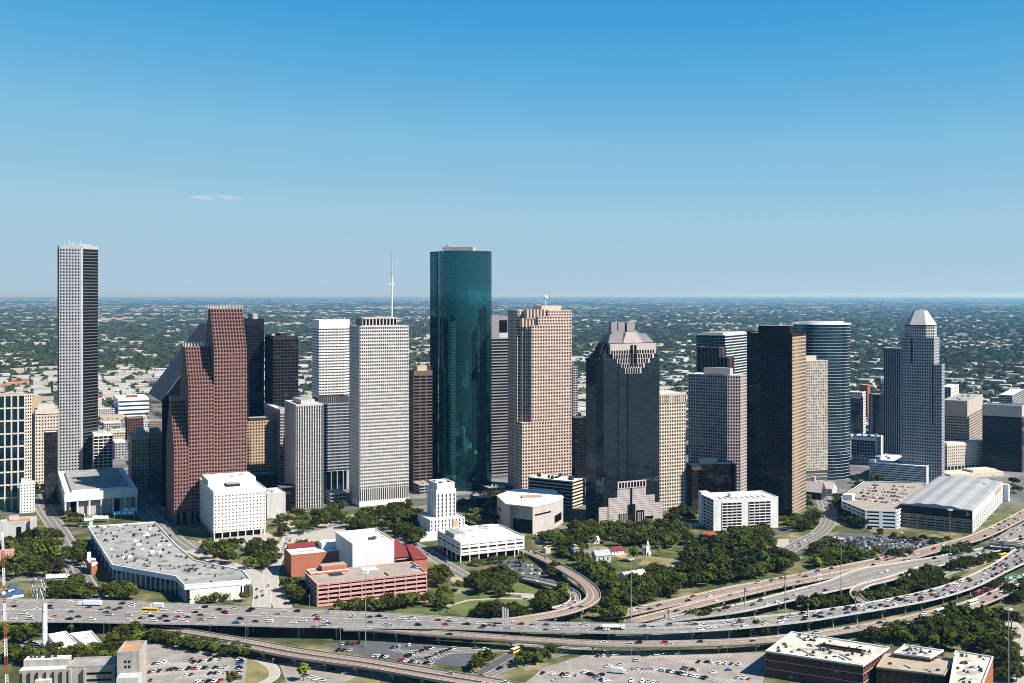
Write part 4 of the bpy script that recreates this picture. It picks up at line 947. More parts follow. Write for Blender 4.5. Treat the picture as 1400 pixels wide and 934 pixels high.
# right side: white garage, garage with parked roof deck, long garage with arched roof
poly = rect(1266.7, 663, 1188.5, 1285.5, GB); H = ztop(638.5, poly[0].y)
r = bldg('parking_garage', 'bluish white parking garage of eight bands below the pyramid-topped tower', poly, 'parking garage')
body(r, poly, 0, H, ST(bw=80, nz=8, pw=1.2, sw=1.7, d=1.0), M['bluewhite'], M['glk'], M['roofw'])
q = MB(); q.prism(sub(poly, .2, .8, .35, .65), H - .2, H + .1, True); q.build('ramp_opening', M['dark'], r); block_on(r, sub(poly, .0, .5, .9, 1.0), 0, H, H + 4, M['bluewhite']); units(r, poly, H, 5, 71, az=GB)
zd = 19.0
dk = [(1183, 697.5), (1226, 699), (1275, 668.5), (1262, 659.5), (1181, 658), (1150, 679), (1152, 685)]
poly = []
for a in dk: p = P(a[0], a[1], zd); p.z = 0; poly.append(p)
r = bldg('parking_garage', 'parking garage with cars standing on its sunlit roof deck', poly, 'parking garage')
gk = ST(bw=11, nz=5, pw=2.2, sw=1.9, d=1.0)
body(r, poly, 0, zd, gk, M['bluewhite'], M['glk'], None, edges={0: ST(bw=13, nz=5, pw=3.6, sw=1.9, d=1.0)})
q = MB(); q.poly([Vector((p.x, p.y, zd - .9)) for p in offset_poly(poly, -.4)]); q.build('roof_deck', M['deckgrey'], r); q = MB(); q.ring(poly, zd - 1, zd + .15, .1, .4); q.build('parapet', M['bluewhite'], r)
ROOFDECK = poly; q = MB(); p = poly[5].lerp(poly[6], .5) + (centroid(poly) - poly[5]).normalized() * 8; q.box(V_(p, 0), 11, 11, zd + 5, GB); q.build('stair_tower', M['bluewhite'], r)
# arched-roof garage
poly = rect(1329.6, 730, 1230, 1371, GB); poly0 = poly; D0 = poly[0].y; He = ztop(699, D0)
r = bldg('parking_garage', 'long garage under a pale arched metal roof with a black band', poly, 'parking garage')
zb_ = He * .62
body(r, poly, 0, zb_, ST(nx=8, nz=5, pw=.8, sw=1.35, d=1.2, cells=True), M['gold'], M['glk'], None, edges={0: ST(nx=16, nz=5, pw=.3, sw=1.0, d=1.0), 1: ST(blank=1), 2: ST(bw=9, nz=5, pw=.6, sw=1.5, d=1)})
W, PR, SP = MB(), MB(), MB(); facade(W, PR, SP, poly[0], poly[1], 0, zb_, ST(nx=16, nz=5, pw=.5, sw=1.25, d=.9, so=-.03, po=.1)); PR.build('white_pier', M['white'], r, kind='stuff'); SP.build('white_spandrel', M['white'], r, kind='stuff')
q = MB(); a, b = poly[3], poly[0]; q.quad(V_(a, zb_), V_(b, zb_), V_(b, He), V_(a, He)); q.quad(V_(poly[2], zb_), V_(a, zb_), V_(a, He), V_(poly[2], He)); q.build('black_band', M['black'], r)
q = MB(); a, b = poly[0], poly[1]; q.quad(V_(a, zb_), V_(b, zb_), V_(b, He), V_(a, He)); q.quad(V_(b, zb_), V_(poly[2], zb_), V_(poly[2], He), V_(b, He)); q.build('upper_wall', M['white'], r)
q = MB(); nseg = 20; ov = offset_poly(poly, .5)
for k in range(nseg):
    t0, t1 = k / nseg, (k + 1) / nseg; f = lambda t: He + .2 + 3.2 * math.sin(math.pi * t) + .5 * math.sin(9 * math.pi * t)
    a0, a1 = ov[0].lerp(ov[3], t0), ov[0].lerp(ov[3], t1); b0, b1 = ov[1].lerp(ov[2], t0), ov[1].lerp(ov[2], t1)
    q.quad(V_(a0, f(t0)), V_(b0, f(t0)), V_(b1, f(t1)), V_(a1, f(t1))); q.quad(V_(a1, He - .3), V_(a0, He - .3), V_(a0, f(t0)), V_(a1, f(t1))); q.quad(V_(b0, He - .3), V_(b1, He - .3), V_(b1, f(t1)), V_(b0, f(t0)))
q.build('arched_roof', mat('pale_metal_roof', (.27, .275, .275), .6, .14, .05, bump=.05), r)
d_ = (poly[0] - poly[3]).normalized(); nn = Vector((d_.y, -d_.x, 0)); L = (poly[0] - poly[3]).length
c = poly[3] + d_ * (L * .935) + nn * .1; q = MB(); up = Vector((0, 0, 1))
for dx_, h_, w_ in ((0, 4.2, 1.0), (-1.3, 3.2, .9), (1.3, 3.2, .9)):
    b = c + d_ * dx_ + up * (zb_ + 3.6); q.quad(b - d_ * w_ * .5, b + d_ * w_ * .5, b + d_ * w_ * .28 + up * h_, b - d_ * w_ * .12 + up * (h_ + .5))
q.build('flame_emblem', M['pale'], r)
q = MB(); c = poly[1] + adir(122) * 2 + adir(GB) * 6; q.box(V_(c, 0), 8, 8, He - 3, GB); q.build('stair_tower', M['bluewhite'], r)
q = MB(); n2 = adir(122); a, b = poly[0].lerp(poly[1], .72), poly[0].lerp(poly[1], .95); q.prism([a + n2 * .25, b + n2 * .25, b - n2 * .1, a - n2 * .1], zb_ + 1, He - 1.5, True, True); q.build('banner', M['gold'], r)

# stone church by the oval tower, small houses and the white church in the park
def gable(name, label, px, py, wx, wy, hw, hr, az, wallm, roofm, cat='house', chim=0, wins=3):
    c = G(px, py); r = thing(name, label, cat, c); u = adir(az); v2 = adir(az - 90)
    pl = [c - u * wx / 2 - v2 * wy / 2, c + u * wx / 2 - v2 * wy / 2, c + u * wx / 2 + v2 * wy / 2, c - u * wx / 2 + v2 * wy / 2]
    q = MB(); q.prism(pl, 0, hw, False)
    e0, e1 = (pl[0] + pl[3]) / 2, (pl[1] + pl[2]) / 2
    q.poly([V_(pl[3], hw), V_(pl[0], hw), V_(e0, hr - .1)]); q.poly([V_(pl[1], hw), V_(pl[2], hw), V_(e1, hr - .1)]); q.build('wall', wallm, r)
    o = .5; a0, a1, a2, a3 = pl[0] - u * o - v2 * o, pl[1] + u * o - v2 * o, pl[2] + u * o + v2 * o, pl[3] - u * o + v2 * o; f0, f1 = e0 - u * o, e1 + u * o; zl = hw - .3
    q = MB(); q.quad(V_(a0, zl), V_(a1, zl), V_(f1, hr), V_(f0, hr)); q.quad(V_(a2, zl), V_(a3, zl), V_(f0, hr), V_(f1, hr)); q.quad(V_(a1, zl - .2), V_(a0, zl - .2), V_(f0, hr - .2), V_(f1, hr - .2)); q.quad(V_(a3, zl - .2), V_(a2, zl - .2), V_(f1, hr - .2), V_(f0, hr - .2)); ro = q.build('roof', roofm, r)
    for k in range(chim): q = MB(); p = e0.lerp(e1, .3 + .4 * k); q.box(V_(p, hr - 1), .9, .9, 2.4, az); q.build('chimney', M['brick'], ro)
    for k in range(wins):
        p = pl[0].lerp(pl[1], (k + .7) / (wins + .4)) - v2 * .05; q = MB(); q.box(V_(p, hw * .35), 1.0, .2, hw * .4, az); q.build('window', M['glk'], r)
    return r, pl, u, v2
rr_, pl, u, v2 = gable('church', 'small white wooden church with a pointed steeple among park trees', 883.5, 757, 7, 12, 5, 8, 90, M['whitep'], M['roofd'], 'church', wins=2)
c = G(885.5, 759.5); q = MB(); q.box(c, 3, 3, 9, 90); st = q.build('steeple', M['whitep'], rr_); q = MB(); q.tube(V_(c, 9), V_(c, 10.8), 1.3, 1.2, 8); q.tube(V_(c, 10.8), V_(c, 14.5), 1.2, .05, 8); q.build('spire', M['whitep'], st); q = MB(); q.box(V_(c - Vector((0, 1.55, 0)), 0), 1.2, .15, 3, 90); q.build('door', M['dark'], rr_)
gable('house', 'white porched house with brown roof and two chimneys by the tall light mast', 865, 795, 22, 13, 5.5, 9.5, 58, M['whitep'], M['lilac'], chim=2, wins=5)
gable('house', 'grey gabled wooden house left of the white church', 822, 768, 15, 10, 7, 11, 70, M['pale'], M['grey'], chim=1)
gable('house', 'dark-roofed pale cottage at the far left of the park houses', 806, 764, 14, 10, 5, 8.5, 60, M['pale'], M['roofd'])
gable('house', 'small cottage with a red roof left of the white church', 842, 757, 12, 8, 4, 7, 70, M['whitep'], M['redroof'])
gable('house', 'house with bright red roof near the white garage', 968, 743, 14, 10, 8, 11, 60, M['whitep'], M['redp'])
gable('house', 'little pale house right of the red-roofed house', 981, 747, 10, 8, 4, 6.5, 60, M['pale'], M['grey'])
gable('house', 'white-roofed cottage tucked in trees left of the granite base', 809, 743, 13, 9, 4, 7, 70, M['pale'], M['roofw'])
r, poly, H = box_tower('house', 'square grey-white house with flat hipped roof by the curved ramp', 785, 765, 752, 772, 792, 75, ST(bw=4, nz=2, pw=2.4, sw=2.2, d=.3), M['pale'], M['glk'], M['roofg'], dl=12)
q = MB(); q.frustum(offset_poly(poly, .8), H + .72, offset_poly(poly, -4), H + 3.5); q.build('hipped_roof', M['roofg'], r)
r, poly, H = box_tower('kiosk', 'small white park gazebo on the dry clearing', 920, 781, 776, 915, 925, 80, ST(bw=2.5, nz=1, pw=.4, sw=.5, d=.5), M['whitep'], M['glk'], M['roofw'], dl=5)
r, poly, H = box_tower('shed', 'small cream shed beside the library trees', 746, 757, 751, 743, 753, 70, ST(blank=1), M['beige'], M['gl'], M['roofw'], dl=7)
gable('marquee', 'long white tent roof beside the library', 744, 736, 16, 7, 2.5, 4.5, 75, M['whitep'], M['whitep'], 'tent', wins=0)
r_, pl, u, v2 = gable('church', 'grey stone church with steep gables below the oval tower', 1112, 681, 24, 18, 9, 20, 122, M['dark'], M['lilac'], 'church', wins=4)
for dx_ in (26, 40): q = MB(); c = G(1112, 681) + adir(122) * -4 + adir(32) * (dx_ * .5); q.box(V_(c, 0), 5, 5, 24 if dx_ == 26 else 17, 122); q.build('tower', M['lilac'], r_)
gable('hall', 'pale gabled church hall right of the stone church', 1131, 676, 18, 20, 9, 16, 122, M['pale'], M['lilac'], 'hall')

# bottom left: low white roofs, concrete works, column tower, blue pavilions
for lb, pts, zz in (('low white flat-roofed shed nearest the white column tower', [(79.6, 886.8), (104.7, 879.6), (90, 863.5), (66, 868)], 7), ('low white flat-roofed shed with a raised dark edge, right of its twin', [(117.6, 883), (138.5, 879), (124.8, 863), (95.4, 866.7)], 7)):
    poly = [V_(P(a, b, zz), 0) for a, b in pts]; r = bldg('shed', lb, poly)
    q = MB(); q.prism(poly, 0, zz, False); q.build('wall', M['white'], r); q = MB(); q.poly([V_(p, zz - .15) for p in poly]); q.build('roof', M['roofw'], r); q = MB(); q.ring(poly, zz - .2, zz + .5, .2, .4); q.build('parapet', M['white'], r); units(r, poly, zz, 5, int(pts[0][0]), smin=.6, smax=1.4, hmin=.4, hmax=.9, name='roof_vent')
poly = rect(160, 966, 156, 190.5, 84, dl=20); D0 = poly[0].y; H = ztop(893, D0)
r = bldg('concrete_tower', 'blunt pale concrete tower block at the bottom left', poly); q = MB(); q.prism(poly, 0, H, False); q.build('wall', M['aged'], r); q = MB(); q.poly([V_(p, H - .6) for p in poly]); q.build('roof', M['rust'], r); q = MB(); q.ring(poly, H - .8, H + .9, .1, .6); q.build('parapet', M['aged'], r)
n_ = adir(174); u = adir(84)
for a, z in ((.38, H - 6), (.55, H - 6), (.38, H - 9), (.55, H - 9)):
    p = poly[0].lerp(poly[1], a) + n_ * .05; q = MB(); q.box(V_(p, z), 1.2, .25, 1.4, 84); q.build('window', M['glk'], r)
q = MB(); p = poly[0].lerp(poly[1], .62) + n_ * 4.5; q.box(V_(p, 0), 12.5, 9, H - 12, 84); q.build('lower_block', M['pale'], r)
poly = rect(92, 962, 86, 160, 84, dl=16); H = ztop(913, poly[0].y); r = bldg('concrete_building', 'long pale concrete building with two dark window slots at the bottom left', poly)
q = MB(); q.prism(poly, 0, H, True, False, 0, 1); q.build('wall', [M['aged'], M['roofg']], r); q = MB(); q.ring(poly, H + .02, H + 1, .1, .6); q.build('parapet', M['aged'], r)
for z in (H - 4.5, H - 8.5):
    for k in range(5): q = MB(); p = poly[0].lerp(poly[1], .40 + .11 * k) + adir(174) * .05; q.box(V_(p, z), 3.1, .3, 1.2, 84); q.build('window', M['glk'], r)
for a in (.07, .36, .95): q = MB(); p = poly[0].lerp(poly[1], a) + adir(174) * 1.0; q.box(V_(p, 0), 1.4, 2, H - .5, 84); q.build('buttress', M['aged'], r)
poly = rect(26, 966, 20, 90, 84, dl=14); H = ztop(917, poly[0].y); r = bldg('concrete_building', 'grey concrete works with a stepped pale roof at the bottom left corner', poly)
q = MB(); q.prism(poly, 0, H, True, False, 0, 1); q.build('wall', [M['aged'], M['roofw']], r); q = MB(); q.prism(sub(poly, .02, .98, .45, .98), H, H + 4, True, False, 0, 1); q.build('upper_roof', [M['aged'], M['roofw']], r); units(r, sub(poly, .02, .98, .45, .98), H + 4.2, 9, 75, m=M['dark'], smin=.7, smax=2, hmax=1.6)
for k in range(6): q = MB(); p = poly[0].lerp(poly[1], .05 + .17 * k) + adir(174) * .4; q.box(V_(p, 0), 1.0, 1.0, H - 1.5, 84); q.build('fin', M['dark'], r)
q = MB(); p = poly[0].lerp(poly[1], .55) + adir(174) * 2; q.box(V_(p, 0), 9, 4, H - 5, 84); q.build('cream_bay', M['beige'], r)
c = G(61, 885); H = ztop(826, c.y)
r = thing('column_tower', 'tall round white column tower standing before the freeway', 'tower', c); q = MB(); q.tube(c, V_(c, H), 1.75, 1.65, 16); q.build('shaft', M['whitep'], r)
for z in (H * .1, H * .42, H * .85): q = MB(); q.tube(V_(c, z), V_(c, z + .5), 1.95, 1.95, 16); q.build('collar', M['pale'], r)
q = MB(); q.tube(V_(c, H), V_(c, H + .8), 1.3, 1.3, 12); q.build('cap', M['grey'], r)
for lb, x, y, w_ in (('blue-roofed pavilion nearest the ferris wheel', 24, 815, 12), ('low blue-roofed pavilion at the left edge by the ferris wheel', 8, 819, 13), ('small blue-roofed booth behind the other blue roofs', 17, 808, 9)):
    c = G(x, y); r = thing('pavilion', lb, 'pavilion', c); pl = [c + adir(az_) * w_ * .6 for az_ in (200, 110, 20, 290)]
    q = MB(); q.prism(offset_poly(pl, -.8), 0, 3.2, False); q.build('wall', M['whitep'], r); q = MB(); q.frustum(pl, 3.0, [c + (p - c) * .12 for p in pl], 6.0); q.build('roof', M['bluep'], r)

# ferris wheel
c = G(52.4, 826); hub = V_(c, ztop(805, c.y)); Rw = 9.3; r = thing('ferris_wheel', 'white ferris wheel with small gondolas behind the freeway', 'ferris wheel', c)
ax = adir(38); wv = adir(128)
for sgn in (-1, 1):
    q = MB()
    for k in range(28):
        a0, a1 = 2 * math.pi * k / 28, 2 * math.pi * (k + 1) / 28; f = lambda a, R_: hub + ax * sgn * 1.0 + wv * math.cos(a) * R_ + Vector((0, 0, math.sin(a) * R_))
        q.tube(f(a0, Rw), f(a1, Rw), .17, n=5); q.tube(f(a0, Rw * .55), f(a1, Rw * .55), .08, n=4)
    q.build('rim', M['metal'], r)
    for k in range(14):
        q = MB(); a0 = 2 * math.pi * k / 14; q.tube(hub + ax * sgn, f(a0, Rw), .06, n=4); q.build('spoke', M['metal'], r)
    q = MB(); 
    for s2 in (-1, 1): q.tube(hub + ax * sgn * 1.4, V_(c, 0) + ax * sgn * 3 + wv * s2 * 5, .4, n=5)
    q.build('support', M['metal'], r)
for k in range(14):
    a0 = 2 * math.pi * (k + .5) / 14; p = hub + wv * math.cos(a0) * Rw + Vector((0, 0, math.sin(a0) * Rw - 1.2)); q = MB(); q.box(p - Vector((0, 0, .6)), .9, .9, .9, 38); q.tube(p + Vector((0, 0, .3)), p + Vector((0, 0, .8)), .7, .1, 6); q.build('gondola', M['bluep'] if k % 2 else M['bluewhite'], r)

# brick office block, bottom right: two wings and a garage deck between
zr = 16.0
def ducts(root, poly, z, n, seed, az):
    r_ = random.Random(seed); qd = offset_poly(poly, -4.0); xs = [p.x for p in qd]; ys = [p.y for p in qd]; k = t_ = 0
    while k < n and t_ < 400:
        t_ += 1; p = Vector((r_.uniform(min(xs), max(xs)), r_.uniform(min(ys), max(ys)), z - .19)); a = az + r_.choice((0, 90)); L = r_.uniform(5, 13)
        if not all(inside(p + adir(a) * s_ * L * .5, qd) for s_ in (-1, 1)): continue
        q = MB(); q.box(p, L, .7, .6, a); q.box(p + adir(a) * L * .5, 1.3, 1.3, .9, a); q.build('roof_duct', M['mech'], root); k += 1
def stains(root, poly, z, n, seed, m_):
    r_ = random.Random(seed); qd = offset_poly(poly, -2.0); xs = [p.x for p in qd]; ys = [p.y for p in qd]; q = MB(); k = t_ = 0
    while k < n and t_ < 600:
        t_ += 1; c = Vector((r_.uniform(min(xs), max(xs)), r_.uniform(min(ys), max(ys)), z - .19 + .004 * k)); R_ = r_.uniform(1.2, 4.5); sx = r_.uniform(.5, 2.2)
        pts = [c + Vector((math.cos(a) * R_ * sx * r_.uniform(.6, 1.1), math.sin(a) * R_ * r_.uniform(.6, 1.1), 0)) for a in [2 * math.pi * j / 11 for j in range(11)]]
        if all(inside(p, qd) for p in pts): q.poly(pts); k += 1
    q.build('ponding_stain', m_, root, kind='stuff')
STAIN = mat('roof_water_stain', (.30, .28, .235), .9, .25, .3)
def flatblock(name, label, pts, zz, wallm, roofm, nwin, seed, nun=20, cat='building', par=M['roofw']):
    poly = [V_(P(a, b, zz), 0) for a, b in pts]; r = bldg(name, label, poly, cat)
    body(r, poly, 0, zz, ST(bw=4.6, nz=4, pw=2.4, sw=2.4, d=.4), wallm, M['gl'], None)
    q = MB(); q.poly([V_(p, zz - .2) for p in poly]); q.build('roof', roofm, r); q = MB(); q.ring(poly, zz - .4, zz + .7, .15, .6); q.build('parapet', par, r)
    units(r, poly, zz, nun, seed, m=M['darkmetal'], smin=.9, smax=2.3, hmin=.6, hmax=1.3, name='air_handler', az=70); ducts(r, poly, zz, max(2, nun // 6), seed, 70); stains(r, poly, zz, max(4, nun // 3), seed, STAIN if roofm is not M['rooft'] else M['deckgrey']); return r, poly
cream = mat('cream_membrane_roof', (.46, .425, .345), .9, .28, .12, bump=.05)
r, poly = flatblock('brick_office', 'dark red brick office block with a cream roof and a long roof slot', [(1046.6, 891), (1180, 911), (1216, 886), (1082.5, 864.5)], zr, M['brick'], cream, 5, 81, 46)
q = MB(); pl = sub(poly, .42, .86, .52, .60); q.prism(pl, zr - .15, zr - .05, True); q.build('roof_slot', M['black'], r); q = MB(); q.ring(pl, zr - .1, zr + 1.3, .3, .05); q.build('slot_curb', M['brick'], r)
for zz in (5.4, 10.8): q = MB(); q.ring(poly, zz, zz + .35, .12, .1); q.build('string_course', M['lilac'], r)
r, poly = flatblock('parking_garage', 'brick parking garage with a plain tan roof deck between the brick wings', [(1198, 913), (1291, 924), (1308, 902), (1212, 892)], 13.5, M['brick'], M['rooft'], 4, 82, 2, 'parking garage', M['rooft'])
r, poly = flatblock('brick_office', 'brick office wing with a cream roof behind the tan deck', [(1222, 893.5), (1272, 900), (1290, 890), (1236.5, 882.5)], zr, M['brick'], cream, 4, 83, 14)
r, poly = flatblock('brick_office', 'red brick office wing with cream roof in the bottom right corner', [(1296, 948), (1337, 953), (1357.8, 899), (1306, 890.5)], zr, M['orange'], cream, 4, 84, 22)

for o in list(COL.objects):
    lb = o.get('label', '')
    if lb.startswith('long low exhibition hall'): pl = [V_(P(a[0], a[1], ZR), 0) for a in rp]; stains(o, pl, ZR - .2, 46, 5, mat('hall_roof_stain', (.15, .148, .14), .95, .3, .2)); ducts(o, pl, ZR - .2, 12, 6, 40)
    elif lb.startswith('long white four-storey annex'): pl = rect(629, 769.5, 598, 717, GA); ducts(o, sub(pl, .15, .82, .35, .80), ztop(742.5, pl[0].y) + 4.4, 5, 7, 65)
    elif lb.startswith('large plain white theatre'): stains(o, TH, ztop(744.5, TH[0].y) - .1, 10, 8, mat('pale_roof_stain', (.45, .43, .40), .95, .2, .2))
# ------------------------------------------------------------------ roads
def smooth(pts, n=6):
    out = []
    for i in range(len(pts) - 1):
        p0 = pts[max(i - 1, 0)]; p1 = pts[i]; p2 = pts[i + 1]; p3 = pts[min(i + 2, len(pts) - 1)]
        for k in range(n):
            t = k / n
            out.append(.5 * ((2 * p1) + (-p0 + p2) * t + (2 * p0 - 5 * p1 + 4 * p2 - p3) * t * t + (-p0 + 3 * p1 - 3 * p2 + p3) * t ** 3))
    out.append(pts[-1]); return out
ROADS = {}
def sides(c, wl):
    L_, R_ = [], []
    for i, p in enumerate(c):
        d = (c[min(i + 1, len(c) - 1)] - c[max(i - 1, 0)]); d.z = 0; d.normalize(); n = Vector((-d.y, d.x, 0))
        L_.append(p + n * wl[i] / 2); R_.append(p - n * wl[i] / 2)
    return L_, R_
def road(name, label, pts, width=None, z=0.0, surf='street', bar='barrier', lanes=2, edges=None, median=False, cols=True, thick=1.7, key=None, cat='road', colstep=28, sz=.05):
    """pts: (px, py[, z]) along the centre; or edges=(far, near) pixel lines of the same length"""
    zz = lambda a: a[2] if len(a) > 2 else z
    if edges:
        A_ = [P(a[0], a[1], zz(a)) for a in edges[0]]; B_ = [P(a[0], a[1], zz(a)) for a in edges[1]]
        ctr = [(a + b) / 2 for a, b in zip(A_, B_)]; ws = [(a - b).length for a, b in zip(A_, B_)]
    else:
        ctr = [P(a[0], a[1], zz(a)) for a in pts]; ws = [width] * len(ctr)
    c = smooth(ctr); wv = [w.x for w in smooth([Vector((w, 0, 0)) for w in ws])]
    elev = max(p.z for p in c) > 2.5
    mid = c[len(c) // 2]; r = thing(name, label, cat, (mid.x, mid.y, 0), None, 'structure')
    L_, R_ = sides(c, wv); q = MB(); up = Vector((0, 0, sz if not elev else 0))
    for i in range(len(c) - 1): q.quad(R_[i] + up, R_[i + 1] + up, L_[i + 1] + up, L_[i] + up)
    q.build('deck' if elev else 'surface', M[surf], r)
    if elev:
        q = MB(); th = Vector((0, 0, -thick)); th2 = Vector((0, 0, -.45))
        Lb, Rb = sides(c, [w * .72 for w in wv])
        for i in range(len(c) - 1):
            q.quad(R_[i + 1] + th2, R_[i] + th2, Rb[i] + th, Rb[i + 1] + th); q.quad(L_[i] + th2, L_[i + 1] + th2, Lb[i + 1] + th, Lb[i] + th); q.quad(Rb[i + 1] + th, Rb[i] + th, Lb[i] + th, Lb[i + 1] + th)
            q.quad(R_[i + 1], R_[i], R_[i] + th2, R_[i + 1] + th2); q.quad(L_[i], L_[i + 1], L_[i + 1] + th2, L_[i] + th2)
        q.build('girder', M['under'], r)
        So, Si = sides(c, [w + .35 for w in wv]), sides(c, [w - .45 for w in wv])
        for k in (0, 1):
            q = MB(); o, n_ = So[k], Si[k]; h = Vector((0, 0, .95)); lo = Vector((0, 0, -.4)); e = Vector((0, 0, .01))
            for i in range(len(c) - 1):
                q.quad(o[i] + lo, o[i + 1] + lo, o[i + 1] + h, o[i] + h); q.quad(o[i] + h, o[i + 1] + h, n_[i + 1] + h, n_[i] + h); q.quad(n_[i] + h, n_[i + 1] + h, n_[i + 1] + e, n_[i] + e)
            q.build('barrier', M[bar], r)
    if median:
        q = MB(); a, b = sides(c, [.7] * len(c)); h = Vector((0, 0, 1.0)); e = Vector((0, 0, .01))
        for i in range(len(c) - 1): q.quad(a[i] + e, a[i + 1] + e, a[i + 1] + h, a[i] + h); q.quad(a[i] + h, a[i + 1] + h, b[i + 1] + h, b[i] + h); q.quad(b[i] + h, b[i + 1] + h, b[i + 1] + e, b[i] + e)
        q.build('median_barrier', M[bar], r)
    # tyre-darkened lanes and deck joints
    NLw = lanes * (2 if median else 1); q = MB(); h = Vector((0, 0, (0 if elev else sz) + .006))
    for j in range(NLw):
        f = .06 + .88 * (j + .5) / NLw
        for i in range(len(c) - 1):
            w0 = min(.28, .9 / wv[i])
            for o in (-1, 1):
                ff = f + o * .85 / wv[i]; e = .36 / wv[i]
                q.quad(R_[i].lerp(L_[i], 1 - ff - e) + h, R_[i + 1].lerp(L_[i + 1], 1 - ff - e) + h, R_[i + 1].lerp(L_[i + 1], 1 - ff + e) + h, R_[i].lerp(L_[i], 1 - ff + e) + h)
    if surf != 'path': q.build('wheel_track', {'deck': M['wear'], 'decktan': mat('tan_wheel_track', (.165, .128, .104), .9, .18, .08) if 'tan_wheel_track' not in bpy.data.materials else bpy.data.materials['tan_wheel_track'], 'street': M['asphalt']}.get(surf, M['asphalt']), r, kind='stuff')
    if elev:
        q = MB(); acc = 0; h = Vector((0, 0, .02))
        for i in range(len(c) - 1):
            acc += (c[i + 1] - c[i]).length
            if acc > 26: acc = 0; d = (c[i + 1] - c[i]).normalized() * .16; q.quad(R_[i] - d + h, R_[i] + d + h, L_[i] + d + h, L_[i] - d + h)
        q.build('expansion_joint', M['roofd'], r, kind='stuff')
    # painted lines
    q = MB(); acc = 0
    for j in range(1, lanes * (2 if median else 1)):
        pass
    NL = lanes * (2 if median else 1)
    for j in range(0, NL + 1):
        f = j / NL; edge = j in (0, NL); f = .035 if j == 0 else (.965 if j == NL else f)
        if median and j == NL // 2: continue
        on = 0.0
        for i in range(len(c) - 1):
            a, b = L_[i].lerp(R_[i], f), L_[i + 1].lerp(R_[i + 1], f); seg = (b - a).length; d = (b - a).normalized(); n_ = Vector((-d.y, d.x, 0)) * .09; h = Vector((0, 0, (0 if elev else sz) + .012))
            if edge: q.quad(a - n_ + h, b - n_ + h, b + n_ + h, a + n_ + h)
            else:
                s = 0.0
                while s < seg:
                    e_ = min(seg, s + 3.5); q.quad(a + d * s - n_ + h, a + d * e_ - n_ + h, a + d * e_ + n_ + h, a + d * s + n_ + h); s += 12
    q.build('lane_line', M['mark'], r, kind='stuff')
    if elev and cols:
        acc = 0; nxt = 14
        for i in range(len(c) - 1):
            acc += (c[i + 1] - c[i]).length
            if acc >= nxt and c[i].z > 2.4:
                nxt += colstep; d = (c[i + 1] - c[i]).normalized(); az = 90 - math.degrees(math.atan2(d.y, d.x)); w_ = wv[i]
                q = MB(); q.box(V_(c[i], c[i].z - thick - 1.1), 1.4, w_ * .8, 1.15, az); q.build('pier_cap', M['under'], r)
                nc = 1 if w_ < 10 else (2 if w_ < 24 else 4); n_ = Vector((-d.y, d.x, 0))
                for k in range(nc):
                    p = c[i] + n_ * w_ * .66 * ((k + .5) / nc - .5) * (1.5 if nc > 1 else 0); q = MB(); q.tube(V_(p, 0), V_(p, c[i].z - thick - 1.05), .55, .55, 8, cap=False); q.build('column', M['under'], r)
    ROADS[key or label] = (c, wv, lanes, median); return r

road('freeway', 'widest elevated freeway crossing the whole picture, its lanes full of cars', None, z=9.0, surf='deck', lanes=4, median=True, key='main',
     edges=([(-60, 821, 9), (0, 821.5, 9), (100, 822.5, 9), (200, 826, 9), (300, 830, 9), (400, 834.5, 9), (500, 838.5, 9), (600, 844, 9), (700, 850, 9), (800, 853, 9), (860, 854.5, 9), (930, 853, 9), (1000, 848.5, 9)],
            [(-60, 849, 9), (0, 849, 9), (100, 849.5, 9), (200, 851.5, 9), (300, 854, 9), (400, 857, 9), (500, 858.5, 9), (600, 859.5, 9), (700, 863, 9), (800, 865.2, 9), (860, 866, 9), (930, 864.5, 9), (1000, 860, 9)]))
road('freeway', 'elevated white-edged freeway packed with queuing cars, curving to the right edge', None, z=9.0, surf='deck', lanes=4, key='jam', colstep=24,
     edges=([(1000, 848.5, 9), (1050, 843.5, 9), (1100, 838.5, 9), (1150, 832, 9), (1200, 824, 9), (1263, 812, 8), (1315, 796, 7), (1360, 774, 6), (1400, 751, 5), (1440, 724, 4)],
            [(1000, 860, 9), (1050, 855, 9), (1100, 849, 9), (1150, 841, 9), (1200, 832.5, 9), (1263, 820.5, 8), (1322, 804, 7), (1372, 781, 6), (1412, 760, 5), (1450, 735, 4)]))
road('overpass', 'tan single-deck ramp slipping under the main freeway and crossing the picture', [(470, 858.5, 8.5), (505, 859, 8), (550, 862.5, 7.5), (600, 866.5, 7), (660, 870.5, 7), (720, 874.8, 7), (800, 879.5, 7), (860, 881, 7), (940, 880, 7), (1000, 878, 7), (1040, 875.5, 7), (1080, 872, 6.5), (1120, 867, 6.5), (1160, 861, 6.5), (1200, 855, 6.5)], 9.5, surf='decktan', bar='barriert', lanes=2, key='lower')
road('overpass', 'tan elevated road with two white buses curving to the right edge', [(1200, 855.2, 6.5), (1230, 851, 6.5), (1257, 844.5, 6.5), (1300, 834.5, 6.5), (1330, 826, 6.5), (1358, 815, 6.5), (1380, 805, 6.5), (1400, 794, 6.5), (1425, 778, 6.5)], 13, surf='decktan', bar='barriert', lanes=3, key='bus', colstep=34)
road('overpass', 'pair of tan carriageways with a dark median running down to the bottom edge', [(206, 861, 4.0), (250, 866.5, 5), (300, 874.5, 6), (350, 883, 6), (400, 892.5, 6), (450, 900, 6), (500, 907, 6), (550, 915.5, 6), (600, 924, 6), (650, 932, 6), (720, 944, 6)], 17.0, surf='decktan', bar='barriert', lanes=2, median=True, key='pair', colstep=24)
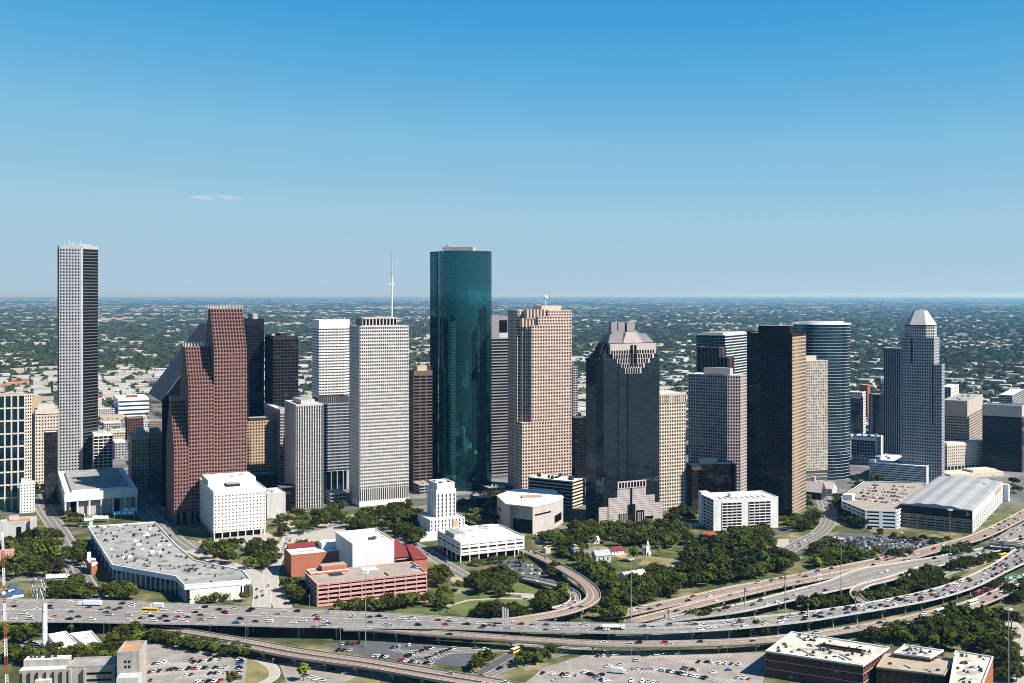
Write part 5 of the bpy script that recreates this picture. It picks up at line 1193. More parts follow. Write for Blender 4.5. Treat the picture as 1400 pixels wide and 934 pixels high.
road('ramp', 'tan loop ramp swinging round beside the park houses, outer lane', [(712, 752, .3), (727, 757, 1.5), (750, 767.5, 4), (775, 781, 7), (797, 795, 8), (809, 807, 8.5), (811, 817.5, 8.5), (800, 826.5, 8.5), (780, 834.5, 8.5), (755, 840.5, 8.5), (725, 845.5, 8.5), (700, 849, 8.5), (672, 850, 8.5)], 11.0, surf='decktan', bar='barriert', lanes=2, key='outer')
road('ramp', 'inner loop ramp with a queue of cars beside the blue-grey lot', [(690, 783, .5), (703, 788, 1.5), (725, 792.5, 3), (748, 797.5, 4.5), (768, 803, 5.5), (783, 810.5, 6), (787, 818.5, 6), (779, 827, 6.5), (760, 833, 7)], 8.0, surf='decktan', bar='barrier', lanes=2, key='inner', colstep=40)
road('freeway', 'upper tan carriageway climbing right past the park trees, farthest of the right-hand group', [(826, 843, .8), (850, 839.5, 3), (900, 828.5, 5), (950, 818, 5), (1000, 806.5, 5), (1050, 797, 5), (1100, 787.5, 5), (1150, 777.5, 5), (1200, 767.5, 4), (1240, 759, 3)], 13, surf='decktan', bar='barriert', lanes=3, key='upa')
road('freeway', 'second tan carriageway of the right-hand group, just in front of the farthest', [(852, 851, .8), (876, 847, 3), (930, 833.5, 5), (960, 825.5, 5), (1000, 815.5, 5), (1060, 801.5, 5), (1100, 794, 5), (1150, 784.5, 5), (1200, 774, 4), (1240, 765, 3)], 10, surf='decktan', bar='barriert', lanes=2, key='upb')
road('overpass', 'tan approach road passing the arched-roof garage with bright verge', [(1236, 763, 3), (1272, 752.5, 5), (1300, 744.5, 6), (1329, 737, 6), (1358, 725, 6), (1386, 711, 6), (1412, 697, 6)], 15, surf='decktan', bar='barriert', lanes=3, key='garage')
road('freeway', 'broad pale carriageway between the tan pair and the queuing freeway', None, z=7, surf='deck', lanes=3, key='mid', colstep=26,
     edges=([(880, 850, .6), (934, 840.5, 4.5), (1000, 830, 7), (1050, 819, 7), (1100, 806, 7), (1150, 793.5, 7), (1200, 777.5, 6), (1257, 767.5, 4), (1319, 756, 2.6), (1362, 746, 2), (1400, 736, 2)],
            [(884, 855, .6), (938, 847, 4.5), (1000, 838, 7), (1050, 827, 7), (1100, 815, 7), (1150, 803.5, 7), (1200, 791.5, 6), (1257, 777, 4), (1326, 762, 2.6), (1372, 751, 2), (1410, 742, 2)]))
road('ramp', 'tight white-walled ramp curling down to the queuing freeway', [(1262, 776, 5), (1235, 786, 7), (1206, 794, 7.5), (1185, 799, 7.5), (1172, 806, 7.8), (1169, 813, 8), (1175, 820, 8.3), (1190, 826.5, 8.6), (1206, 827.5, 8.8)], 8.0, surf='decktan', bar='barrier', lanes=1, key='curl', colstep=22)
road('road', 'low tan service road behind the bushes right of the tall mast', [(905, 858), (950, 852.5), (1000, 847.5), (1060, 843.5), (1110, 841)], 9, surf='decktan', lanes=2, key='svc', sz=.08)
road('road', 'grey street passing below the freeway with a few cars', [(560, 893), (700, 886), (780, 884), (840, 877), (900, 871), (950, 869), (1010, 868.5), (1070, 867.5)], 12, surf='street', lanes=2, key='under', sz=.08)
road('road', 'narrow curving side road between hedge and queuing freeway', [(1275, 792), (1300, 782.5), (1335, 773), (1370, 762), (1400, 752)], 8, surf='deck', lanes=1, key='hov', sz=.08)
road('overpass', 'dark bridge crossing the lanes at the far right', [(1352, 741.5, 7.5), (1375, 743.5, 7.5), (1400, 745.5, 7.5), (1430, 747, 7.5)], 14, surf='asphalt', bar='barriert', lanes=2, key='bridge')
road('freeway', 'far carriageway climbing away beyond the dark bridge', [(1372, 742, 1), (1386, 732, 1), (1400, 722, 1), (1425, 704, 1)], 22, surf='deck', lanes=4, key='beyond', sz=.1)
road('street', 'wide street between the left grove and the exhibition hall', [(50, 676), (62, 699), (78, 722), (92, 745), (101, 770), (113, 795), (133, 822)], 19, surf='street', lanes=3, key='texas', sz=.05)
road('street', 'shaded street between the hall and the red stepped tower', [(176, 680), (205, 706), (238, 738), (262, 755)], 22, surf='street', lanes=3, key='smith', sz=.06)
road('street', 'street bending around the end of the exhibition hall', [(262, 752), (300, 768), (335, 779), (355, 795), (359, 812), (357, 832)], 15, surf='path', lanes=3, key='hallend', sz=.07)
road('street', 'street in front of the brick theatre wing', [(368, 700), (392, 715), (396, 735), (384, 752), (374, 772), (370, 795), (388, 832)], 14, surf='path', lanes=2, key='bagby', sz=.08)
road('street', 'street running between the theatre and the white annex', [(540, 733), (580, 752), (610, 772), (640, 790)], 15, surf='street', lanes=2, key='walker', sz=.05)
road('street', 'street leading away under the oval tower toward the garages', [(1120, 668), (1128, 690), (1133, 710), (1122, 727), (1095, 742), (1070, 757)], 17, surf='street', lanes=3, key='clay', sz=.05)
road('street', 'street along the back of the white-cube park', [(240, 737), (300, 748), (370, 742), (440, 722), (560, 697), (660, 683), (820, 735), (935, 712)], 10, surf='street', lanes=2, key='mckinney', sz=.04)
road('street', 'pale street dropping to the bottom right corner', [(1352, 835), (1378, 852), (1392, 880), (1406, 940)], 16, surf='path', lanes=2, key='corner', sz=.05)
road('street', 'street with a semi-trailer below the left grove', [(-30, 794), (40, 792.5), (100, 790), (122, 789)], 9, surf='street', lanes=2, key='semi', sz=.06)
road('street', 'curving exit street beside the bottom parking lots', [(600, 944), (650, 930), (690, 914), (735, 901), (790, 889), (822, 882)], 8, surf='street', lanes=2, key='exit', sz=.07)
road('street', 'curving street round the dry grass triangle', [(338, 938), (356, 936), (374, 926), (374, 914), (360, 904), (350, 900)], 7, surf='path', lanes=1, key='loop', sz=.06)
road('street', 'ramp road dipping from the pair toward the bottom lots', [(655, 921), (690, 900), (715, 888), (745, 882)], 9, surf='lotd', lanes=1, key='dip', sz=.06)

# city streets of the two grids, seen in the gaps between towers
k = 0
for dist, az, L, lb in ((1255, GA, 900, 'city street running behind the red tower'), (1370, GA, 900, 'city street running behind the teal tower'), (1490, GA, 1000, 'city street far behind the towers'), (1640, GA, 1100, 'farthest city street behind the towers')):
    a = Vector((-.18 * dist, dist, 0)) - adir(az) * L * .5; r = thing('street', lb, 'road', V_(a + adir(az) * L * .5, 0), None, 'structure')
    u = adir(az); n_ = adir(az - 90) * 8; q = MB(); b = a + u * L; h = Vector((0, 0, .022 + .003 * k)); k += 1; q.quad(a - n_ + h, b - n_ + h, b + n_ + h, a + n_ + h); q.build('surface', M['asphalt'], r)

# open ground: lots, lawns, clearings, paths
def patch(name, label, pts, m, z=.02, cat=None, kind='structure'):
    q = MB(); q.poly([P(a, b, z) for a, b in pts]); q.build(name, M[m], None, label, cat or name.replace('_', ' '), None, kind)
patch('parking_lot', 'pale parking lot at the bottom left beside the concrete tower', [(196, 934), (192, 880), (206, 874), (250, 886), (300, 894), (338, 900), (336, 940), (196, 940)], 'lot')
patch('parking_lot', 'dark asphalt parking lot under the tan ramp', [(440, 880), (560, 876), (640, 884), (672, 893), (640, 912), (560, 905), (470, 890)], 'lotd', .03)
patch('parking_lot', 'large pale parking lot at the bottom centre right', [(705, 944), (745, 912), (800, 895), (830, 890), (1000, 893), (1055, 891), (1040, 944)], 'lot')
patch('parking_lot', 'big dark parking lot crowded with cars in front of the arched-roof garage', [(1118, 741), (1150, 728), (1200, 731), (1290, 739), (1285, 752), (1230, 757), (1180, 752), (1125, 748)], 'lotd')
patch('parking_lot', 'blue-grey parking lot behind the inner loop ramp', [(668, 778), (690, 765), (716, 765), (755, 790), (762, 797), (725, 790), (700, 785)], 'lotd')
patch('parking_lot', 'dark lot beside the white garage foot', [(1048, 731), (1062, 722), (1082, 722), (1086, 728), (1056, 733)], 'lotd')
patch('plaza', 'pale concrete yard under the left freeway', [(20, 880), (60, 874), (62, 892), (30, 896)], 'lot')
patch('plaza', 'pale paved plaza at the foot of the white cube', [(270, 740), (365, 728), (385, 738), (330, 748), (285, 750)], 'path', .03)
patch('plaza', 'tan sunken plaza of terraces among the park trees', [(402, 728), (436, 713), (478, 712), (470, 733), (440, 752), (410, 745)], 'path', .03)
patch('plaza', 'pale paved corner by the glass end of the hall', [(262, 752), (285, 742), (330, 785), (345, 800), (320, 780)], 'path', .03)
patch('lawn', 'round green lawn inside the bend of the freeway and loop ramp', [(613, 829), (640, 821), (670, 819), (720, 820), (750, 826), (738, 840), (690, 846), (640, 844), (612, 838)], 'lawn')
patch('lawn', 'green lawn strip above the curving footpath', [(600, 815), (640, 812), (700, 803), (730, 806), (735, 812), (680, 816), (640, 818), (612, 824)], 'lawn', .025)
patch('lawn', 'sunny lawn bank under the inner loop ramp', [(680, 800), (712, 796), (740, 808), (725, 812), (690, 809)], 'lawn')
patch('lawn', 'green strip between the pink garage and the freeway', [(520, 836), (560, 832), (600, 832), (612, 840), (560, 840)], 'lawn')
patch('lawn', 'dry grass triangle beside the bottom left lot', [(338, 902), (352, 902), (376, 920), (352, 940), (334, 940)], 'drygrass', .03)
patch('lawn', 'dry grass clearing in front of the white church', [(872, 772), (885, 760), (930, 765), (943, 772), (925, 783), (900, 779)], 'drygrass')
patch('lawn', 'dry grass wedge beside the curving park road', [(1078, 745), (1092, 733), (1115, 733), (1096, 748), (1086, 754)], 'drygrass')
patch('lawn', 'bright verge beside the arched-roof garage', [(1334, 731), (1372, 702), (1384, 696), (1362, 720), (1340, 733)], 'lawn', .03)
patch('lawn', 'grass bank between the side road and the queuing freeway', [(1310, 790), (1340, 776), (1372, 766), (1352, 784), (1320, 795)], 'drygrass')
patch('lawn', 'dry grass strip along the bottom edge left of centre', [(470, 922), (520, 927), (520, 942), (440, 942)], 'drygrass')
patch('parking_lot', 'pale gravel lot under the near side of the tan carriageways', [(382, 908), (420, 896), (470, 905), (540, 921), (570, 934), (486, 926), (444, 944), (396, 944)], 'lot', .025)
def blob(name, label, px, py, rx, ry, m, z=.03, seed=0):
    r_ = random.Random(seed); patch(name, label, [(px + rx * math.cos(2 * math.pi * k / 16) * r_.uniform(.65, 1.15), py - ry * math.sin(2 * math.pi * k / 16) * r_.uniform(.65, 1.15)) for k in range(16)][::-1], m, z)
for i_, (px, py, rx, ry, m_, lb) in enumerate(((764, 746, 26, 4, 'dirt', 'bare tan ground beside the library tents'), (850, 759, 10, 4, 'dirt', 'bare tan ground left of the white church'), (928, 774, 16, 4, 'dirt', 'reddish bare patch at the right of the clearing'), (930, 717, 34, 3, 'path', 'pale paving in front of the granite base'), (868, 726, 22, 2.5, 'path', 'pale forecourt under the granite base'), (810, 778, 18, 4, 'path', 'pale yard around the park houses'), (1086, 762, 12, 3, 'dirt', 'bare ground by the great dark oak'), (1010, 770, 8, 2, 'dirt', 'small bare patch in the wood'),
    (624, 792, 12, 4, 'dirt', 'bare earth below the annex corner'), (1260, 757, 24, 3, 'dirt', 'reddish bare ground beside the upper ramps'), (1160, 813, 24, 5, 'dirt', 'bare ground under the mid carriageway bend'), (1310, 872, 30, 4, 'drygrass', 'dry opening in the bottom right wood'), (1225, 846, 20, 3, 'dirt', 'bare ground below the queuing freeway'), (300, 752, 30, 2.5, 'path', 'pale terrace below the white cube'), (60, 885, 20, 4, 'path', 'pale yard beside the white column tower'), (1345, 838, 26, 3, 'lawn', 'green verge above the corner street'), (730, 908, 10, 3, 'drygrass', 'dry verge beside the exit street'), (110, 800, 8, 2, 'dirt', 'bare ground beside the wide left street'), (545, 745, 14, 3, 'path', 'paved forecourt behind the theatre'))): blob('yard' if m_ in ('dirt', 'path') else 'lawn', lb, px, py, rx, ry, m_, .028 + .001 * i_, i_)
patch('slab', 'white concrete pad beside the dry grass wedge', [(1060, 748), (1064, 737), (1078, 737), (1080, 745), (1070, 748)], 'path', .03)
patch('footpath', 'pale footpath curving over the round lawn', [(600, 831), (612, 827.5), (640, 819.6), (680, 817.5), (722, 818), (740, 820), (722, 819.6), (680, 819.2), (642, 821.3), (616, 828.6), (604, 833)], 'path', .05)
patch('footpath', 'grey path loop beside the inner ramp trees', [(672, 806), (700, 810), (730, 812), (731, 817), (715, 820), (712, 814), (680, 810)], 'path', .05)
patch('yard', 'bare dirt mound below the tan ramp', [(684, 887), (712, 878), (735, 882), (700, 892)], 'dirt', .04)

def stalls(name, label, rows, n, ln=5.0):
    q = MB(); up = Vector((0, 0, .045))
    for a, b in rows:
        A_, B_ = G(*a), G(*b); d = (B_ - A_).normalized(); m_ = int((B_ - A_).length / 2.7); sd = Vector((-d.y, d.x, 0)) * .8 + d * .45; sd.normalize()
        for k in range(m_ + 1):
            p = A_ + d * 2.7 * k + up; w_ = d * .12
            for sgn in (-1, 1): q.quad(p - w_, p + w_, p + w_ + sd * ln * sgn, p - w_ + sd * ln * sgn) if sgn > 0 else q.quad(p + w_, p - w_, p - w_ - sd * ln, p + w_ - sd * ln)
        q.quad(A_ + up * 1.1 - Vector((0, .08, 0)), B_ + up * 1.1 - Vector((0, .08, 0)), B_ + up * 1.1 + Vector((0, .08, 0)), A_ + up * 1.1 + Vector((0, .08, 0)))
    q.build(name, M['mark'], None, label, 'markings', None, 'stuff')
stalls('lot_markings', 'white stall lines painted on the bottom parking lots', (((800, 917), (834, 934)), ((862, 917), (900, 917)), ((900, 915), (1000, 932)), ((812, 897), (1000, 897)), ((740, 919), (790, 922)), ((200, 911), (302, 904)), ((204, 922), (312, 914)), ((246, 926), (316, 921)), ((930, 904), (1030, 910)), ((538, 888), (600, 900)), ((556, 901), (596, 886)), ((584, 904), (622, 888))), 0)
# ------------------------------------------------------------------ trees
def leaf_mat(name, col, var=.5):
    m = bpy.data.materials.new(name); m.use_nodes = True; t = m.node_tree; b = t.nodes['Principled BSDF']; b.inputs['Roughness'].default_value = .75; b.inputs['Specular IOR Level'].default_value = .04
    g = nd(t, 'ShaderNodeNewGeometry'); oi = nd(t, 'ShaderNodeObjectInfo')
    m1 = nd(t, 'ShaderNodeMapRange'); m1.inputs[3].default_value = 1 - var; m1.inputs[4].default_value = 1 + var; t.links.new(g.outputs['Random Per Island'], m1.inputs[0])
    m2 = nd(t, 'ShaderNodeMapRange'); m2.inputs[3].default_value = .45; m2.inputs[4].default_value = 1.5; t.links.new(oi.outputs['Random'], m2.inputs[0])
    mu = nd(t, 'ShaderNodeMath', operation='MULTIPLY'); t.links.new(m1.outputs[0], mu.inputs[0]); t.links.new(m2.outputs[0], mu.inputs[1])
    vm = nd(t, 'ShaderNodeVectorMath', operation='SCALE'); vm.inputs[0].default_value = col; t.links.new(mu.outputs[0], vm.inputs['Scale'])
    h = nd(t, 'ShaderNodeHueSaturation'); m3 = nd(t, 'ShaderNodeMapRange'); m3.inputs[3].default_value = .465; m3.inputs[4].default_value = .515; t.links.new(oi.outputs['Random'], m3.inputs[0]); t.links.new(m3.outputs[0], h.inputs['Hue'])
    t.links.new(vm.outputs[0], h.inputs['Color']); t.links.new(h.outputs[0], b.inputs['Base Color']); return m
LEAF = dict(oak=leaf_mat('oak_leaves', (.040, .049, .010)), round=leaf_mat('park_tree_leaves', (.066, .082, .013)), lime=leaf_mat('lime_leaves', (.17, .21, .022)), olive=leaf_mat('olive_leaves', (.085, .088, .03)),
            pink=leaf_mat('crape_myrtle_blossom', (.20, .05, .08)), palm=leaf_mat('palm_fronds', (.10, .12, .04)), far=leaf_mat('far_leaves', (.056, .074, .034), .12), shrub=leaf_mat('shrub_leaves', (.05, .068, .022)))
def crown_mesh(kind, seed, rx, rz, zc, nclump, nleaf, leaf):
    r = np.random.default_rng(seed); vs = []; nq = 0
    th = r.uniform(0, 2 * np.pi, nclump); ph = np.arccos(r.uniform(-.35, 1, nclump)); rad = r.uniform(.55, 1.0, nclump)
    lob = 1 + .30 * np.sin(3 * th + r.uniform(0, 6)) + .15 * np.sin(5 * th + r.uniform(0, 6))
    cx = rx * rad * lob * np.sin(ph) * np.cos(th); cy = rx * rad * lob * np.sin(ph) * np.sin(th); cz = zc + rz * rad * np.cos(ph) * r.uniform(.8, 1.1, nclump)
    cr = rx * r.uniform(.20, .36, nclump)
    idx = np.repeat(np.arange(nclump), nleaf); n = len(idx)
    d = r.normal(size=(n, 3)); d /= np.linalg.norm(d, axis=1)[:, None]; d[:, 2] = np.where(r.random(n) < .6, np.abs(d[:, 2]), d[:, 2])
    p = np.stack([cx, cy, cz], 1)[idx] + d * cr[idx][:, None] * r.uniform(.75, 1.05, (n, 1)) * np.array([1, 1, .75])
    nrm = d + r.normal(size=(n, 3)) * .3; nrm /= np.linalg.norm(nrm, axis=1)[:, None]
    a = np.cross(nrm, r.normal(size=(n, 3))); a /= np.linalg.norm(a, axis=1)[:, None]; b = np.cross(nrm, a)
    s = leaf * r.uniform(.6, 1.3, (n, 1))
    q = np.stack([p - a * s - b * s * .6, p + a * s - b * s * .6, p + a * s * .8 + b * s * .6, p - a * s * .8 + b * s * .6], 1).reshape(-1, 3)
    me = bpy.data.meshes.new('crown'); me.vertices.add(4 * n); me.vertices.foreach_set('co', q.astype(np.float32).ravel())
    me.loops.add(4 * n); me.loops.foreach_set('vertex_index', np.arange(4 * n)); me.polygons.add(n); me.polygons.foreach_set('loop_start', np.arange(0, 4 * n, 4)); me.polygons.foreach_set('loop_total', np.full(n, 4))
    me.update(calc_edges=True); me.validate(); me.materials.append(LEAF[kind]); return me
def trunk_mesh(h, r0, spread, seed):
    r = random.Random(seed); q = MB(); q.tube((0, 0, 0), (0, 0, h), r0, r0 * .65, 7, cap=False)
    for k in range(5):
        a = 2 * math.pi * k / 5 + r.uniform(-.4, .4); e = Vector((math.cos(a) * spread, math.sin(a) * spread, h * r.uniform(1.5, 2.1))); q.tube((0, 0, h * .92), e, r0 * .5, r0 * .15, 5, cap=False)
    return q.mesh('trunk', M['bark'])
SP = {}
for kind, spec in dict(oak=[(6.0, 3.6, 5.2), (6.6, 3.4, 5.0), (5.5, 4.0, 5.6)], round=[(4.2, 4.2, 6.2), (4.6, 3.9, 5.8), (3.7, 4.6, 6.6)], lime=[(3.4, 3.6, 5.4), (3.0, 4.0, 5.6)], olive=[(4.4, 3.2, 4.6), (3.8, 3.6, 5.0)], pink=[(2.2, 1.8, 2.8)], shrub=[(2.6, 1.9, 1.9), (3.1, 2.2, 2.2)]).items():
    SP[kind] = [(crown_mesh(kind, 11 * i + len(kind), a, b, c, 46 if kind != 'pink' else 20, 34, .36 if kind in ('pink', 'shrub') else .48), trunk_mesh(max(.6, c - b * .55), .35 if kind == 'oak' else .25, a * .5, i)) for i, (a, b, c) in enumerate(spec)]
def palm_mesh(seed):
    r = random.Random(seed); q = MB()
    for k in range(16):
        a = 2 * math.pi * k / 16 + r.uniform(-.2, .2); prev = Vector((0, 0, 8)); w0 = Vector((-math.sin(a), math.cos(a), 0)) * .45; up = r.uniform(.2, 1.6)
        for j in range(1, 5):
            t = j / 4; p = Vector((math.cos(a) * 3.2 * t, math.sin(a) * 3.2 * t, 8 + up * math.sin(t * 2.6) - 1.4 * t * t)); q.quad(prev - w0 * (1.1 - t), prev + w0 * (1.1 - t), p + w0 * (1.05 - t), p - w0 * (1.05 - t)); prev = p
    return q.mesh('crown', LEAF['palm'])
pt_m = MB(); pt_m.tube((0, 0, 0), (0, 0, 8), .28, .2, 7); SP['palm'] = [(palm_mesh(3), pt_m.mesh('trunk', M['bark'])), (palm_mesh(4), bpy.data.meshes['trunk'] if False else pt_m.mesh('trunk', M['bark']))]
NAME = dict(oak=('oak_tree', 'dark oak'), round=('park_tree', 'mid-green tree'), lime=('lime_green_tree', 'lime tree'), olive=('olive_green_tree', 'olive-green tree'), pink=('blossom_tree', 'pink tree'), palm=('palm_tree', 'palm'))
ORD = ['first', 'second', 'third', 'fourth', 'fifth', 'sixth', 'seventh', 'eighth', 'ninth', 'tenth', 'eleventh', 'twelfth', 'thirteenth', 'fourteenth', 'fifteenth', 'sixteenth', 'seventeenth', 'eighteenth', 'nineteenth', 'twentieth']
def ordinal(i):
    if i < 20: return ORD[i]
    n = i + 1; s = 'th' if 10 <= n % 100 <= 20 else {1: 'st', 2: 'nd', 3: 'rd'}.get(n % 10, 'th'); return f'{n}{s}'
